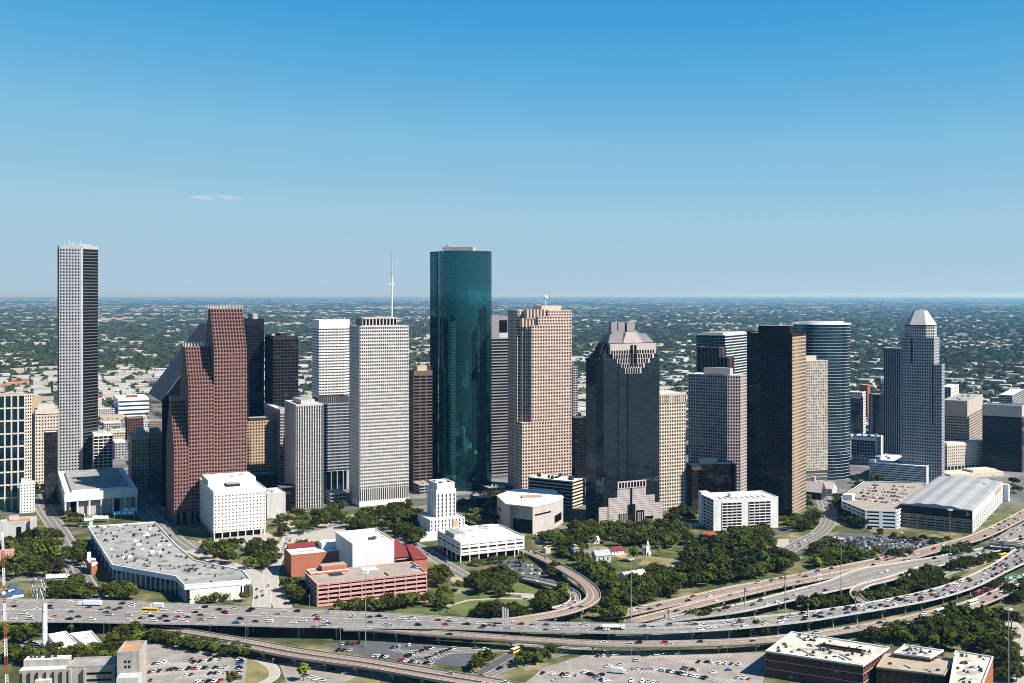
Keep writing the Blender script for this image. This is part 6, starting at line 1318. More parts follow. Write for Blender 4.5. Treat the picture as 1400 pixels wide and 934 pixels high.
# groves: (where, outline in picture pixels of the ground, how many, kinds, size range)
GROVES = [
 ('in the grove at the left edge', [(0, 741), (40, 738), (62, 732), (78, 735), (92, 765), (92, 787), (60, 790), (0, 792)], 42, 'ooor', (.75, 1.1)),
 ('beside the street left of the hall', [(96, 748), (112, 746), (116, 766), (112, 782), (104, 780)], 8, 'oor', (.7, .95)),
 ('at the foot of the concert hall', [(90, 708), (110, 712), (114, 724), (98, 722)], 6, 'rro', (.7, .9)),
 ('before the glass front of the hall', [(140, 806), (176, 808), (180, 820), (142, 822)], 9, 'ror', (.7, 1.0)),
 ('by the corner of the hall end wall', [(258, 824), (266, 822), (330, 822), (350, 824), (262, 828)], 8, 'r', (.5, .7)),
 ('between the ferris wheel and the street', [(66, 803), (104, 800), (130, 822), (70, 823)], 15, 'oor', (.6, .9)),
 ('under the freeway at the far left', [(0, 866), (50, 862), (58, 872), (30, 880), (0, 878)], 10, 'oor', (.7, .95)),
 ('in the brush above the concrete works', [(12, 897), (60, 900), (158, 893), (160, 908), (15, 912)], 30, 'voovr', (.6, .85)),
 ('beside the low white sheds', [(146, 876), (185, 868), (190, 884), (150, 890)], 9, 'orv', (.7, .95)),
 ('in the hedge along the tan carriageways', [(206, 872), (345, 897), (346, 903), (300, 898), (206, 880)], 28, 'oov', (.55, .75)),
 ('in the square before the white cube', [(276, 752), (330, 748), (378, 748), (384, 762), (372, 786), (335, 780), (290, 770)], 28, 'oor', (.75, 1.0)),
 ('in the park below the finned tower', [(376, 712), (420, 706), (468, 705), (476, 718), (436, 730), (384, 736)], 25, 'ooov', (.75, 1.0)),
 ('around the sunken plaza', [(402, 752), (432, 752), (434, 760), (404, 762)], 8, 'oro', (.7, .9)),
 ('in the park before the pale gridded tower', [(462, 722), (500, 706), (560, 703), (584, 712), (578, 742), (556, 750), (535, 728), (490, 726)], 45, 'oooov', (.8, 1.05)),
 ('behind city hall', [(628, 694), (690, 688), (694, 716), (640, 722), (632, 706)], 22, 'oor', (.7, 1.0)),
 ('beside the pink garage shaded end', [(394, 806), (412, 804), (424, 826), (398, 828)], 9, 'oor', (.75, 1.0)),
 ('along the foot of the pink garage', [(432, 835), (520, 828), (585, 820), (590, 826), (530, 836), (440, 838)], 28, 'ror', (.55, .8)),
 ('at the right end of the pink garage', [(588, 790), (604, 782), (616, 796), (600, 806), (590, 806)], 9, 'oro', (.7, .95)),
 ('on the slope left of the round lawn', [(588, 820), (608, 812), (624, 822), (614, 838), (590, 836)], 10, 'rvr', (.6, .85)),
 ('along the front of the annex', [(644, 773), (712, 766), (716, 770), (648, 777)], 9, 'r', (.5, .65)),
 ('in the dark clump below the annex', [(646, 796), (676, 788), (702, 795), (700, 806), (660, 812)], 14, 'oo', (.75, 1.0)),
 ('standing alone on the park lawn', [(622, 798), (640, 792), (700, 812), (712, 818), (660, 818), (628, 812)], 9, 'rro', (.55, .75)),
 ('in the clump on the round lawn', [(650, 836), (690, 834), (722, 848), (700, 853), (655, 848)], 14, 'oor', (.7, .9)),
 ('inside the loop ramp', [(736, 824), (770, 814), (776, 826), (760, 840), (738, 840)], 16, 'oro', (.7, .95)),
 ('by the loop ramp start', [(752, 776), (766, 782), (764, 792), (752, 790)], 4, 'or', (.6, .8)),
 ('between the library and the loop ramp', [(738, 738), (776, 734), (800, 744), (802, 770), (772, 764), (758, 752)], 32, 'rro', (.65, .95)),
 ('in the park left of the park houses', [(786, 772), (806, 772), (832, 784), (842, 800), (822, 802), (800, 788)], 21, 'rro', (.65, .95)),
 ('among the park trees under the dark stepped tower', [(776, 722), (840, 724), (905, 722), (940, 728), (945, 748), (900, 752), (860, 750), (800, 746)], 85, 'orro', (.7, 1.0)),
 ('in the wood right of the dry clearing', [(944, 752), (1000, 738), (1050, 742), (1075, 768), (1078, 784), (1000, 798), (940, 808), (930, 786)], 78, 'ooor', (.8, 1.2)),
 ('in the park below the white porched house', [(824, 804), (860, 804), (900, 796), (930, 800), (935, 812), (890, 824), (852, 836), (826, 834)], 53, 'orro', (.7, 1.0)),
 ('between the porched house and the clearing', [(876, 786), (910, 788), (916, 796), (884, 796)], 6, 'oo', (.8, 1.0)),
 ('at the foot of the white garage', [(1000, 731), (1046, 728), (1056, 736), (1040, 744), (1004, 742)], 22, 'oro', (.7, .95)),
 ('below the dark brown tower', [(1064, 716), (1106, 708), (1122, 704), (1124, 722), (1100, 730), (1076, 726)], 25, 'ror', (.65, .95)),
 ('in the grove left of the crowded dark lot', [(1106, 752), (1135, 746), (1178, 754), (1200, 762), (1190, 770), (1150, 776), (1110, 776)], 32, 'oorr', (.65, .9)),
 ('in front of the dark grove by the lot', [(1112, 778), (1160, 768), (1190, 764), (1192, 768), (1150, 778)], 8, 'l', (.6, .85)),
 ('beside the roof-deck garage', [(1150, 704), (1180, 708), (1182, 724), (1156, 722)], 12, 'oo', (.7, .95)),
 ('along the arched-roof garage', [(1186, 726), (1260, 738), (1322, 744), (1318, 748), (1240, 742), (1188, 730)], 15, 'ro', (.4, .55)),
 ('in the lot islands by the upper ramps', [(1210, 762), (1246, 758), (1244, 763), (1212, 767)], 8, 'or', (.5, .7)),
 ('between the upper ramps and the side mast', [(1288, 756), (1326, 752), (1322, 762), (1290, 766)], 10, 'oro', (.6, .8)),
 ('in the hedge between the carriageways', [(1300, 776), (1358, 762), (1364, 768), (1320, 780), (1302, 782)], 18, 'oo', (.5, .7)),
 ('in the dark clump inside the curling ramp', [(1232, 800), (1262, 790), (1284, 786), (1282, 806), (1258, 814), (1236, 812)], 25, 'ooo', (.7, .95)),
 ('beside the pink blossoms', [(1284, 804), (1312, 798), (1318, 803), (1290, 812)], 8, 'oro', (.55, .75)),
 ('on the bank beside the queuing freeway', [(1294, 808), (1312, 801), (1314, 804), (1298, 811)], 4, 'p', (.8, 1.1)),
 ('on the bank below the queuing freeway', [(1332, 818), (1364, 808), (1366, 812), (1336, 822)], 9, 'p', (.8, 1.1)),
 ('below the curling ramp', [(1184, 822), (1236, 812), (1240, 820), (1190, 830)], 11, 'oov', (.6, .85)),
 ('on the bank left of the green sign', [(1344, 800), (1368, 790), (1374, 798), (1350, 808)], 10, 'oro', (.42, .55)),
 ('under the mid carriageway', [(1042, 824), (1086, 817), (1088, 826), (1046, 833)], 11, 'oo', (.4, .5)),
 ('between the mid carriageway and the queuing freeway', [(1096, 832), (1140, 826), (1186, 822), (1180, 830), (1110, 838)], 18, 'oov', (.65, .9)),
 ('right of the tall mast by the lanes', [(936, 846), (1000, 840), (1006, 846), (950, 852)], 10, 'ror', (.55, .75)),
 ('in the clump before the queuing freeway', [(1004, 864), (1038, 860), (1046, 872), (1010, 872)], 11, 'oro', (.65, .9)),
 ('under the main freeway at the centre', [(646, 872), (676, 868), (678, 874), (650, 878)], 6, 'oo', (.6, .8)),
 ('beside the freeway under the tall mast', [(800, 870), (836, 868), (834, 878), (802, 878)], 10, 'oro', (.6, .85)),
 ('by the loop ramp columns', [(812, 846), (850, 842), (856, 848), (820, 852)], 8, 'oor', (.6, .85)),
 ('in the wood at the bottom right', [(1180, 876), (1240, 862), (1300, 848), (1340, 846), (1384, 852), (1384, 884), (1340, 894), (1260, 888), (1210, 882)], 70, 'ooorv', (.7, 1.0)),
 ('by the bottom right corner street', [(1362, 900), (1386, 890), (1392, 934), (1366, 938)], 10, 'oov', (.7, .95)),
 ('on the bank at the right edge', [(1376, 818), (1402, 804), (1404, 820), (1384, 830)], 10, 'oo', (.65, .9)),
 ('beside the small street lots at the bottom', [(640, 914), (664, 902), (672, 908), (652, 920)], 6, 'rvr', (.6, .85)),
 ('along the exit street at the bottom', [(698, 912), (730, 902), (756, 898), (758, 902), (720, 912)], 9, 'ror', (.5, .7)),
 ('at the hotel podium', [(1292, 668), (1340, 664), (1400, 660), (1402, 676), (1350, 680), (1300, 676)], 25, 'oor', (.65, .9)),
 ('below the low white block', [(1166, 660), (1204, 656), (1206, 672), (1168, 676)], 12, 'oo', (.65, .9)),
 ('at the foot of the teal tower', [(600, 683), (690, 676), (696, 690), (640, 694), (604, 692)], 14, 'oor', (.6, .85)),
 ('between the finned and gridded towers', [(444, 700), (476, 690), (486, 702), (452, 708)], 8, 'oor', (.6, .8)),
 ('along the foot of the pale gridded tower', [(494, 702), (560, 690), (562, 696), (500, 708)], 9, 'oro', (.55, .75)),
 ('below the pink tower', [(676, 690), (720, 688), (722, 698), (680, 700)], 7, 'oor', (.6, .8)),
 ('around the stone church', [(1086, 690), (1104, 686), (1112, 694), (1092, 700)], 6, 'ro', (.6, .8)),
 ('by the church hall', [(1138, 684), (1156, 680), (1156, 694), (1140, 696)], 8, 'ro', (.6, .85)),
 ('in front of the cream gridded tower', [(908, 702), (950, 700), (952, 716), (912, 718)], 15, 'oo', (.65, .9)),
 ('in the gap left of the tall grey tower', [(46, 664), (58, 662), (62, 678), (50, 682)], 5, 'ro', (.6, .8)),
 ('in the gap right of the tall grey tower', [(138, 664), (166, 654), (168, 664), (140, 674)], 5, 'ro', (.6, .8)),
]
KEYS = dict(o='oak', r='round', l='lime', v='olive', p='pink')
FIX = [('palm', 97, 873, 1.0, 'palm leaning by the white column tower'), ('palm', 112, 866, .95, 'left palm under the freeway beside the sheds'), ('palm', 118, 865, 1.05, 'middle palm under the freeway beside the sheds'), ('palm', 124, 866, .95, 'right palm under the freeway beside the sheds'), ('palm', 32, 872, 1.0, 'palm nearest the red and white mast'), ('palm', 21, 870, .9, 'shorter palm near the red and white mast'),
       ('round', 654, 812, 1.35, 'big bright green round tree standing alone below the annex'), ('lime', 415, 931, 1.05, 'lime green tree beside the bottom left street'), ('round', 316, 938, .9, 'single green tree at the bottom of the left parking lot'), ('lime', 902, 760, .75, 'yellow-green tree right of the white church'), ('round', 866, 768, 1.2, 'tall rounded tree left of the dry clearing'), ('oak', 1012, 790, 1.6, 'largest bright oak by the upper carriageway'), ('oak', 1080, 776, 1.5, 'great dark oak left of the park road'), ('lime', 180, 815, .9, 'light green tree at the hall glass front'), ('lime', 1118, 778, 1.0, 'lime tree at the left front of the dark grove')]
TREES = []
rt = random.Random(21)
for where, pts, n, ks, (s0, s1) in GROVES:
    poly = [G(*a) for a in pts]; xs = [p.x for p in poly]; ys = [p.y for p in poly]; got = []; tries = 0
    while len(got) < n and tries < n * 60:
        tries += 1; p = Vector((rt.uniform(min(xs), max(xs)), rt.uniform(min(ys), max(ys)), 0))
        if not inside(p, poly): continue
        kd = KEYS[rt.choice(ks)]; s = rt.uniform(s0, s1) * 1.22; rad = SP[kd][0][0].dimensions.x if False else {'oak': 6, 'round': 4.2, 'lime': 3.3, 'olive': 4.2, 'pink': 2.2}[kd] * s
        if any((p - g[1]).length < (rad + g[3]) * (.58 if tries < n * 30 else .40) for g in got): continue
        got.append((kd, p, s, rad))
    got.sort(key=lambda g: pxof(g[1])); cnt = {}
    for kd, p, s, rad in got:
        i = cnt.get(kd, 0); cnt[kd] = i + 1
        TREES.append([kd, p, s, where, i, None, f'trees {where}'])
for kd, px, py, s, lb in FIX: TREES.append([kd, G(px, py), s, None, 0, lb, 'trees standing alone'])
size = lambda t: ({'oak': 12, 'round': 10, 'lime': 9, 'olive': 8, 'pink': 4, 'palm': 9}[t[0]] * t[2] / t[1].y + (1 if t[5] else 0))
TREES.sort(key=size, reverse=True)
NT = 300
def plant(t):
    kd, p, s, where, i, lb, grp = t
    nm, txt = NAME[kd]
    if lb is None: lb = f'{ordinal(i)} {txt} from left {where}'
    r = thing(nm, lb, 'tree', p, grp); cm, tm = rt.choice(SP[kd])
    link('crown', cm, r, p, rt.uniform(0, 6.28)); link('trunk', tm, r, p, rt.uniform(0, 6.28)); r.scale = (s, s, s * rt.uniform(.9, 1.15))
    return r
CROWNS = {}
for t in TREES[:NT]:
    r = plant(t)
    if t[0] not in CROWNS: CROWNS[t[0]] = [c for c in r.children if c.name.startswith('crown')][0]
# instancing of one visible crown over a set of points, as one object
def scatter(name, label, pts, scl, src, kind='stuff', cat='trees'):
    me = bpy.data.meshes.new(name); me.from_pydata([tuple(p) for p in pts], [], [])
    at_ = me.attributes.new('scl', 'FLOAT_VECTOR', 'POINT'); at_.data.foreach_set('vector', np.array(scl, dtype=np.float32).ravel())
    ar = me.attributes.new('rot', 'FLOAT_VECTOR', 'POINT'); rr = np.zeros((len(pts), 3), np.float32); rr[:, 2] = np.random.default_rng(len(pts)).uniform(0, 6.28, len(pts)); ar.data.foreach_set('vector', rr.ravel())
    o = bpy.data.objects.new(name, me); COL.objects.link(o); meta(o, label, cat, None, kind)
    ng = bpy.data.node_groups.new(name, 'GeometryNodeTree'); ng.interface.new_socket('Geometry', in_out='INPUT', socket_type='NodeSocketGeometry'); ng.interface.new_socket('Geometry', in_out='OUTPUT', socket_type='NodeSocketGeometry')
    N = ng.nodes; gi = N.new('NodeGroupInput'); go = N.new('NodeGroupOutput'); ip = N.new('GeometryNodeInstanceOnPoints'); ob = N.new('GeometryNodeObjectInfo'); ob.inputs['Object'].default_value = src; ob.inputs['As Instance'].default_value = True
    a1 = N.new('GeometryNodeInputNamedAttribute'); a1.data_type = 'FLOAT_VECTOR'; a1.inputs['Name'].default_value = 'scl'; a2 = N.new('GeometryNodeInputNamedAttribute'); a2.data_type = 'FLOAT_VECTOR'; a2.inputs['Name'].default_value = 'rot'
    Lk = ng.links.new; Lk(gi.outputs[0], ip.inputs['Points']); Lk(ob.outputs['Geometry'], ip.inputs['Instance']); Lk(a1.outputs[0], ip.inputs['Scale']); Lk(a2.outputs[0], ip.inputs['Rotation']); Lk(ip.outputs[0], go.inputs[0])
    md = o.modifiers.new('scatter', 'NODES'); md.node_group = ng; return o
rest = [t for t in TREES[NT:]]
for kd, nm, lb in (('oak', 'distant_oaks', 'smaller dark oaks farther back that merge into one canopy'), ('round', 'distant_park_trees', 'smaller green trees farther back that merge into one canopy')):
    sel = [t for t in rest if (t[0] == 'oak') == (kd == 'oak') and t[0] != 'pink']
    if sel: scatter(nm, lb, [t[1] for t in sel], [(t[2], t[2], t[2]) for t in sel], CROWNS[kd])
for t in rest:
    if t[0] == 'pink': plant(t)
print('TREES', len(TREES))
# ------------------------------------------------------------------ vehicles
PAINT = {n: mat('car_paint_' + n, c, .3, .03, .5, spec=.6) for n, c in dict(white=(.75, .75, .74), silver=(.42, .43, .45), black=(.012, .012, .014), grey=(.09, .095, .10), red=(.34, .018, .02), blue=(.03, .09, .28), tan=(.34, .27, .19), teal=(.05, .30, .30), yellow=(.7, .5, .03)).items()}
TYRE = mat('tyre', (.015, .015, .015), .9); LAMP = mat('lamp_glass', (.5, .45, .4), .3)
def car_mesh(kind, col):
    q = MB(); W2 = .92
    def ext(pr, w0, w1, m):
        n = len(pr); L_ = [Vector((x, -w0 if z < 1 else -w1, z)) for x, z in pr]; R_ = [Vector((x, w0 if z < 1 else w1, z)) for x, z in pr]
        for i in range(n): j = (i + 1) % n; q.quad(L_[i], R_[i], R_[j], L_[j], m)
        q.poly(L_, m); q.poly(R_[::-1], m)
    if kind == 'sedan':
        ext([(-2.3, .32), (-2.35, .75), (-2.2, .92), (1.15, .95), (2.2, .78), (2.35, .55), (2.3, .32)], W2, W2, 0)
        ext([(-1.7, .93), (-1.0, 1.40), (.45, 1.42), (1.2, .94)], .86, .68, 1); q.quad(*[Vector(p) for p in ((-1.0, -.7, 1.43), (.45, -.7, 1.45), (.45, .7, 1.45), (-1.0, .7, 1.43))], 0)
    elif kind == 'hatchback':
        ext([(-2.0, .32), (-2.1, .8), (-2.05, .98), (1.0, 1.0), (1.9, .8), (2.05, .5), (2.0, .32)], .88, .88, 0)
        ext([(-2.0, .99), (-1.6, 1.5), (.3, 1.52), (1.05, 1.0)], .84, .66, 1); q.quad(*[Vector(p) for p in ((-1.6, -.68, 1.53), (.3, -.68, 1.55), (.3, .68, 1.55), (-1.6, .68, 1.53))], 0)
    elif kind == 'suv':
        ext([(-2.4, .4), (-2.45, .95), (-2.4, 1.1), (1.1, 1.12), (2.25, 1.0), (2.4, .6), (2.35, .4)], .97, .97, 0)
        ext([(-2.35, 1.11), (-2.1, 1.72), (.4, 1.75), (1.15, 1.13)], .92, .78, 1); q.quad(*[Vector(p) for p in ((-2.1, -.8, 1.75), (.4, -.8, 1.78), (.4, .8, 1.78), (-2.1, .8, 1.75))], 0)
    elif kind == 'pickup':
        ext([(-2.7, .45), (-2.75, 1.0), (-2.7, 1.1), (1.4, 1.12), (2.5, 1.05), (2.65, .6), (2.6, .45)], .98, .98, 0)
        ext([(-.7, 1.11), (-.5, 1.76), (.8, 1.78), (1.5, 1.13)], .92, .8, 1); q.quad(*[Vector(p) for p in ((-.5, -.82, 1.79), (.8, -.82, 1.81), (.8, .82, 1.81), (-.5, .82, 1.79))], 0); q.quad(*[Vector(p) for p in ((-2.6, -.8, 1.115), (-.8, -.8, 1.115), (-.8, .8, 1.115), (-2.6, .8, 1.115))], 2)
    for x in (-1.4, 1.4):
        for y in (-.8, .8): q.tube((x, y - .12, .33), (x, y + .12, .33), .33, .33, 8, 2)
    return q.mesh(kind, [PAINT[col], M['glk'], TYRE])
CARM = {}
def carm(kind, col):
    if (kind, col) not in CARM: CARM[kind, col] = car_mesh(kind, col)
    return CARM[kind, col]
rc = random.Random(5); CARS = []      # [px, loc, heading, kind, colour, where]
def pickcar():
    k = rc.choices(('sedan', 'suv', 'hatchback', 'pickup'), (45, 28, 12, 15))[0]; c = rc.choices(('white', 'silver', 'black', 'grey', 'red', 'blue', 'tan'), (31, 18, 26, 16, 4, 3, 3))[0]; return k, c
OCC = {}
def frame_on(key, s):
    c, wv, lanes, med = ROADS[key]; acc = 0
    for i in range(len(c) - 1):
        L = (c[i + 1] - c[i]).length
        if acc + L >= s: t = (s - acc) / L; d = (c[i + 1] - c[i]).normalized(); return c[i].lerp(c[i + 1], t), d, wv[i]
        acc += L
    return c[-1], (c[-1] - c[-2]).normalized(), wv[-1]
def rlen(key): c = ROADS[key][0]; return sum((c[i + 1] - c[i]).length for i in range(len(c) - 1))
def spot(key, s, j, nl):
    p, d, w_ = frame_on(key, s); n = Vector((-d.y, d.x, 0)); f = .06 + .88 * (j + .5) / nl; return p + n * w_ * (.5 - f), d
def traffic(key, where, n, x0=-1e9, x1=1e9, gap=8.0, nl=None, up=.07):
    L = rlen(key); nl = nl or ROADS[key][2] * (2 if ROADS[key][3] else 1); k = tries = 0
    while k < n and tries < n * 40:
        tries += 1; s = rc.uniform(1, L - 1); j = rc.randrange(nl); p, d = spot(key, s, j, nl)
        if not (x0 < pxof(p) < x1) or not (-20 < pxof(p) < 1420): continue
        o = OCC.setdefault((key, j, nl), [])
        if any(abs(s - a) < (b + gap) / 2 + 1 for a, b in o): continue
        o.append((s, 6)); kd, c = pickcar(); rev = math.pi if j < nl / 2 else 0
        CARS.append((pxof(p), p + Vector((0, 0, .02 if p.z > 1.5 else up)), math.atan2(d.y, d.x) + rev, kd, c, where)); k += 1
def reserve(key, px, j, nl, ln=20):
    L = rlen(key); best = min((abs(pxof(spot(key, s, j, nl)[0]) - px), s) for s in [L * i / 900 for i in range(901)]); s = best[1]
    OCC.setdefault((key, j, nl), []).append((s, ln * 2)); return spot(key, s, j, nl)
# large vehicles first
def big(name, label, cat, loc, hd, parts):
    r = thing(name, label, cat, loc); cu, su = math.cos(hd), math.sin(hd); T = lambda x, y, z: Vector((loc[0] + cu * x - su * y, loc[1] + su * x + cu * y, loc[2] + z))
    for nm, m_, boxes in parts:
        q = MB()
        for (x0, x1, y0, y1, z0, z1) in boxes: q.prism([T(x0, y0, 0) * 1, T(x1, y0, 0), T(x1, y1, 0), T(x0, y1, 0)], loc[2] + z0, loc[2] + z1, True, True)
        q.build(nm, m_, r)
    for x in [b for b in (parts[0][2][0][0] + 1.6, parts[0][2][0][1] - 1.6)]:
        for y in (-1.05, 1.05): q = MB(); q.tube(T(x, y - .15, .5), T(x, y + .15, .5), .5, .5, 10); q.build('wheel', TYRE, r)
    return r
def semi(label, p, hd, trailer=M['whitep'], cab=PAINT['white'], L=14):
    return big('semi_trailer_truck', label, 'truck', p, hd, [('trailer', trailer, [(-L / 2 - 2, L / 2 - 2, -1.28, 1.28, 1.0, 3.9)]), ('cab', cab, [(L / 2 - 1.2, L / 2 + 1.4, -1.2, 1.2, .6, 3.0), (L / 2 + 1.4, L / 2 + 2.8, -1.1, 1.1, .6, 1.7)]), ('windscreen', M['glk'], [(L / 2 + 1.41, L / 2 + 1.46, -1.05, 1.05, 1.75, 2.8)]), ('chassis', M['darkmetal'], [(-L / 2 - 1, L / 2 + 2, -.5, .5, .5, .95)])])
def boxtruck(label, p, hd): return big('box_truck', label, 'truck', p, hd, [('box', M['bluewhite'], [(-5, 2.2, -1.25, 1.25, .9, 3.7)]), ('cab', PAINT['white'], [(2.4, 4.4, -1.1, 1.1, .5, 2.4)]), ('windscreen', M['glk'], [(4.41, 4.45, -1, 1, 1.4, 2.2)])])
def bus(label, p, hd, m_, name='city_bus', roof=None):
    r = big(name, label, 'bus', p, hd, [('body', m_, [(-6, 6, -1.25, 1.25, .4, 1.6), (-6, 6, -1.25, 1.25, 2.55, 3.05)]), ('window', M['glk'], [(-5.95, 5.95, -1.22, 1.22, 1.6, 2.55)]), ('roof', roof or M['whitep'], [(-5.9, 5.9, -1.15, 1.15, 3.06, 3.2)])]); return r
HD = lambda d, rev=0: math.atan2(d.y, d.x) + (math.pi if rev else 0)
Z1 = Vector((0, 0, .02))
p, d = reserve('main', 123, 1, 8, 20); semi('white semi-trailer in the far lanes of the widest freeway', p + Z1, HD(d, 1))
p, d = reserve('main', 214, 1, 8, 12); boxtruck('boxy white delivery truck on the freeway behind the school bus', p + Z1, HD(d, 1))
p, d = reserve('main', 205, 3, 8, 14); bus('yellow school bus on the widest freeway at the left', p + Z1, HD(d, 1), M['yellow'], 'school_bus', M['yellow'])
p, d = reserve('main', 838, 4, 8, 22)
r = big('tanker_truck', 'white tanker truck on the freeway under the tall light mast', 'truck', p + Z1, HD(d), [('chassis', M['darkmetal'], [(-8, 7, -1, 1, .6, 1.0)]), ('cab', PAINT['white'], [(5.5, 8, -1.2, 1.2, 1.0, 3.1)]), ('windscreen', M['glk'], [(8.01, 8.05, -1.1, 1.1, 1.9, 2.9)])])
q = MB(); q.tube(p + d * -8 + Vector((0, 0, 2.3)), p + d * 5 + Vector((0, 0, 2.3)), 1.25, 1.25, 12); q.build('tank', M['whitep'], r)
p, d = reserve('bus', 1286, 1, 3, 16); bus('white bus on the tan elevated road, left one of the two', p + Z1, HD(d), M['whitep'])
p, d = reserve('bus', 1330, 1, 3, 16); bus('white bus on the tan elevated road, right one of the two', p + Z1, HD(d), M['whitep'])
p, d = reserve('hov', 1346, 0, 1, 16); bus('yellow school bus on the side road beside the hedge', p + Vector((0, 0, .1)), HD(d, 1), M['yellow'], 'school_bus', M['yellow'])
p, d = reserve('hov', 1371, 0, 1, 16); bus('yellow school bus farthest away on the narrow side road', p + Vector((0, 0, .1)), HD(d, 1), M['yellow'], 'school_bus', M['yellow'])
p, d = reserve('dip', 707, 0, 1, 14); bus('yellow school bus with a white roof near the bottom edge', p + Vector((0, 0, .1)), HD(d), M['yellow'], 'school_bus')
p, d = reserve('semi', 80, 1, 2, 22); semi('long white semi-trailer on the street right of the ferris wheel', p + Vector((0, 0, .1)), HD(d), L=16)
p = G(847, 921); boxtruck('white and red box truck standing in the bottom centre lot', p + Vector((0, 0, .03)), -.2)
traffic('main', 'on the widest freeway', 84, x1=520, gap=7); traffic('main', 'on the widest freeway', 46, x0=520, gap=7)
traffic('jam', 'on the queuing freeway', 78, x0=1180, gap=5.5); traffic('jam', 'on the queuing freeway', 26, x1=1180)
for k_, wh, n in (('upa', 'on the farthest tan carriageway', 22), ('upb', 'on the second tan carriageway', 8), ('mid', 'on the broad pale carriageway', 26), ('garage', 'on the road past the arched garage', 20), ('bus', 'on the road with two white buses', 17), ('lower', 'on the tan ramp across the picture', 13),
                  ('inner', 'queuing on the inner loop ramp', 12), ('outer', 'on the outer loop ramp', 4), ('pair', 'on the tan pair of carriageways', 5), ('under', 'on the street under the freeway', 8), ('bridge', 'on the dark bridge', 3), ('beyond', 'beyond the dark bridge', 12), ('svc', 'on the low service road', 3), ('hov', 'on the narrow side road', 4),
                  ('texas', 'on the street left of the hall', 14), ('smith', 'on the shaded street', 6), ('hallend', 'on the street by the hall end', 6), ('bagby', 'on the street before the theatre', 9), ('walker', 'on the street by the annex', 6), ('clay', 'on the street below the oval tower', 10), ('mckinney', 'on the street behind the park', 8), ('exit', 'on the exit street', 6), ('corner', 'on the bottom right street', 2), ('semi', 'on the street with the semi-trailer', 2)):
    traffic(k_, wh, n)
# parked cars
def park(where, a, b, n, hd_off=90, z=.03, skip=.12, az=None, zp=0.0):
    A_, B_ = P(*a, zp), P(*b, zp); d = (B_ - A_).normalized()
    for k in range(n):
        if rc.random() < skip: continue
        p = A_.lerp(B_, (k + rc.uniform(-.1, .1)) / max(1, n - 1)); kd, c = pickcar(); h = math.atan2(d.y, d.x) + math.radians(hd_off + rc.uniform(-4, 4)) + (math.pi if rc.random() < .3 else 0)
        CARS.append((pxof(p), p + Vector((0, 0, z)), h, kd, c, where))
w1 = 'in the bottom left lot'
for a, b, n, sk in (((203, 909), (262, 903), 9, .35), ((265, 906), (302, 902), 6, .1), ((204, 920), (252, 914), 8, .3), ((236, 916), (308, 913), 11, .1), ((248, 924), (314, 920), 11, .15), ((206, 931), (222, 927), 3, .2), ((270, 933), (325, 931), 8, .3)): park(w1, a, b, n, 62, skip=sk)
park('along the right side of the bottom left lot', (329, 900), (326, 929), 11, 92, skip=.05)
w2 = 'in the dark lot under the ramp'
for a, b, n in (((538, 886), (560, 883), 4), ((512, 898), (528, 899), 4), ((556, 898), (594, 884.5), 11), ((584, 901), (620, 887), 10), ((548, 904), (590, 908), 7), ((468, 882), (490, 880), 4), ((462, 890), (478, 890), 3)): park(w2, a, b, n, 70, skip=.08)
w3 = 'in the bottom centre lot'
for a, b, n in (((801, 920), (828, 932), 7), ((866, 915), (893, 915), 5), ((905, 917), (964, 928), 13), ((864, 932), (900, 934), 6), ((934, 914.5), (952, 917), 4)): park(w3, a, b, n, 75, skip=.05)
for a, b, n in (((742, 921), (788, 924), 8), ((810, 898), (840, 897), 5), ((938, 905), (1010, 909), 9), ((1000, 926), (1034, 930), 5)): park(w3, a, b, n, 70, skip=.45)
for px, py in ((849, 909), (871, 904), (926, 895), (898, 896), (967, 906), (976, 920), (996, 917), (841, 896), (832, 912), (822, 924), (774, 926), (760, 931), (883, 897)): park(w3, (px, py), (px + 3, py), 1, 10, skip=0)
w4 = 'in the crowded dark lot'
for i in range(8):
    y = 731.5 + i * 2.9; park(w4, (1128 + (8 if i > 4 else 0), y + 4), (1276 - i * 3, y + 5.5), 34 - i, 75, skip=.15)
for i in range(6): park('on the roof deck garage', (1160 + i * 7, 681 - i * 3.4), (1226 + i * 5, 690 - i * 4.6), 15, 80, z=.13, skip=.3, zp=18.0)
for i in range(4): park('in the blue-grey lot', (676 + i * 9, 771 + i * 4.4), (716 + i * 11, 768 + i * 6), 9, 80, skip=.3)
park('along the street before the theatre', (394, 736), (388, 752), 7, 30, skip=.1); park('along the street before the theatre', (398, 735), (392, 752), 7, 30, skip=.1)
park('on the pink garage roof', (566, 776.2), (572, 776.8), 2, 60, z=.1, skip=0, zp=GARH - .9)
park('in the gravel lot under the tan carriageways', (402, 905), (470, 921), 9, 60, skip=.25); park('in the gravel lot under the tan carriageways', (410, 922), (440, 932), 5, 60, skip=.3)
park('beside the low sheds', (42, 880), (50, 882), 3, 30, skip=0)
park('along city hall', (548, 738), (568, 746), 8, 30, skip=.1)
cnt = {}
CARS.sort(key=lambda c: c[0])
LAB = {}
for i, c in enumerate(CARS):
    k = (c[3], c[4], c[5]); n = cnt.get(k, 0); cnt[k] = n + 1
    LAB[i] = f'{ordinal(n)} {c[4]} {c[3]} from left {c[5]}'
single = {k for k, v_ in cnt.items() if v_ == 1}
order = sorted(range(len(CARS)), key=lambda i: CARS[i][1].y)
NAMEC = dict(sedan='car', hatchback='hatchback', suv='suv', pickup='pickup_truck')
for i in order[:298]:
    px, p, h, kd, c, wh = CARS[i]; lb = LAB[i] if (kd, c, wh) not in single else f'the only {c} {kd} {wh}'
    link(NAMEC[kd], carm(kd, c), None, p, h, lb, 'car' if kd != 'pickup' else 'pickup', 'cars ' + wh)
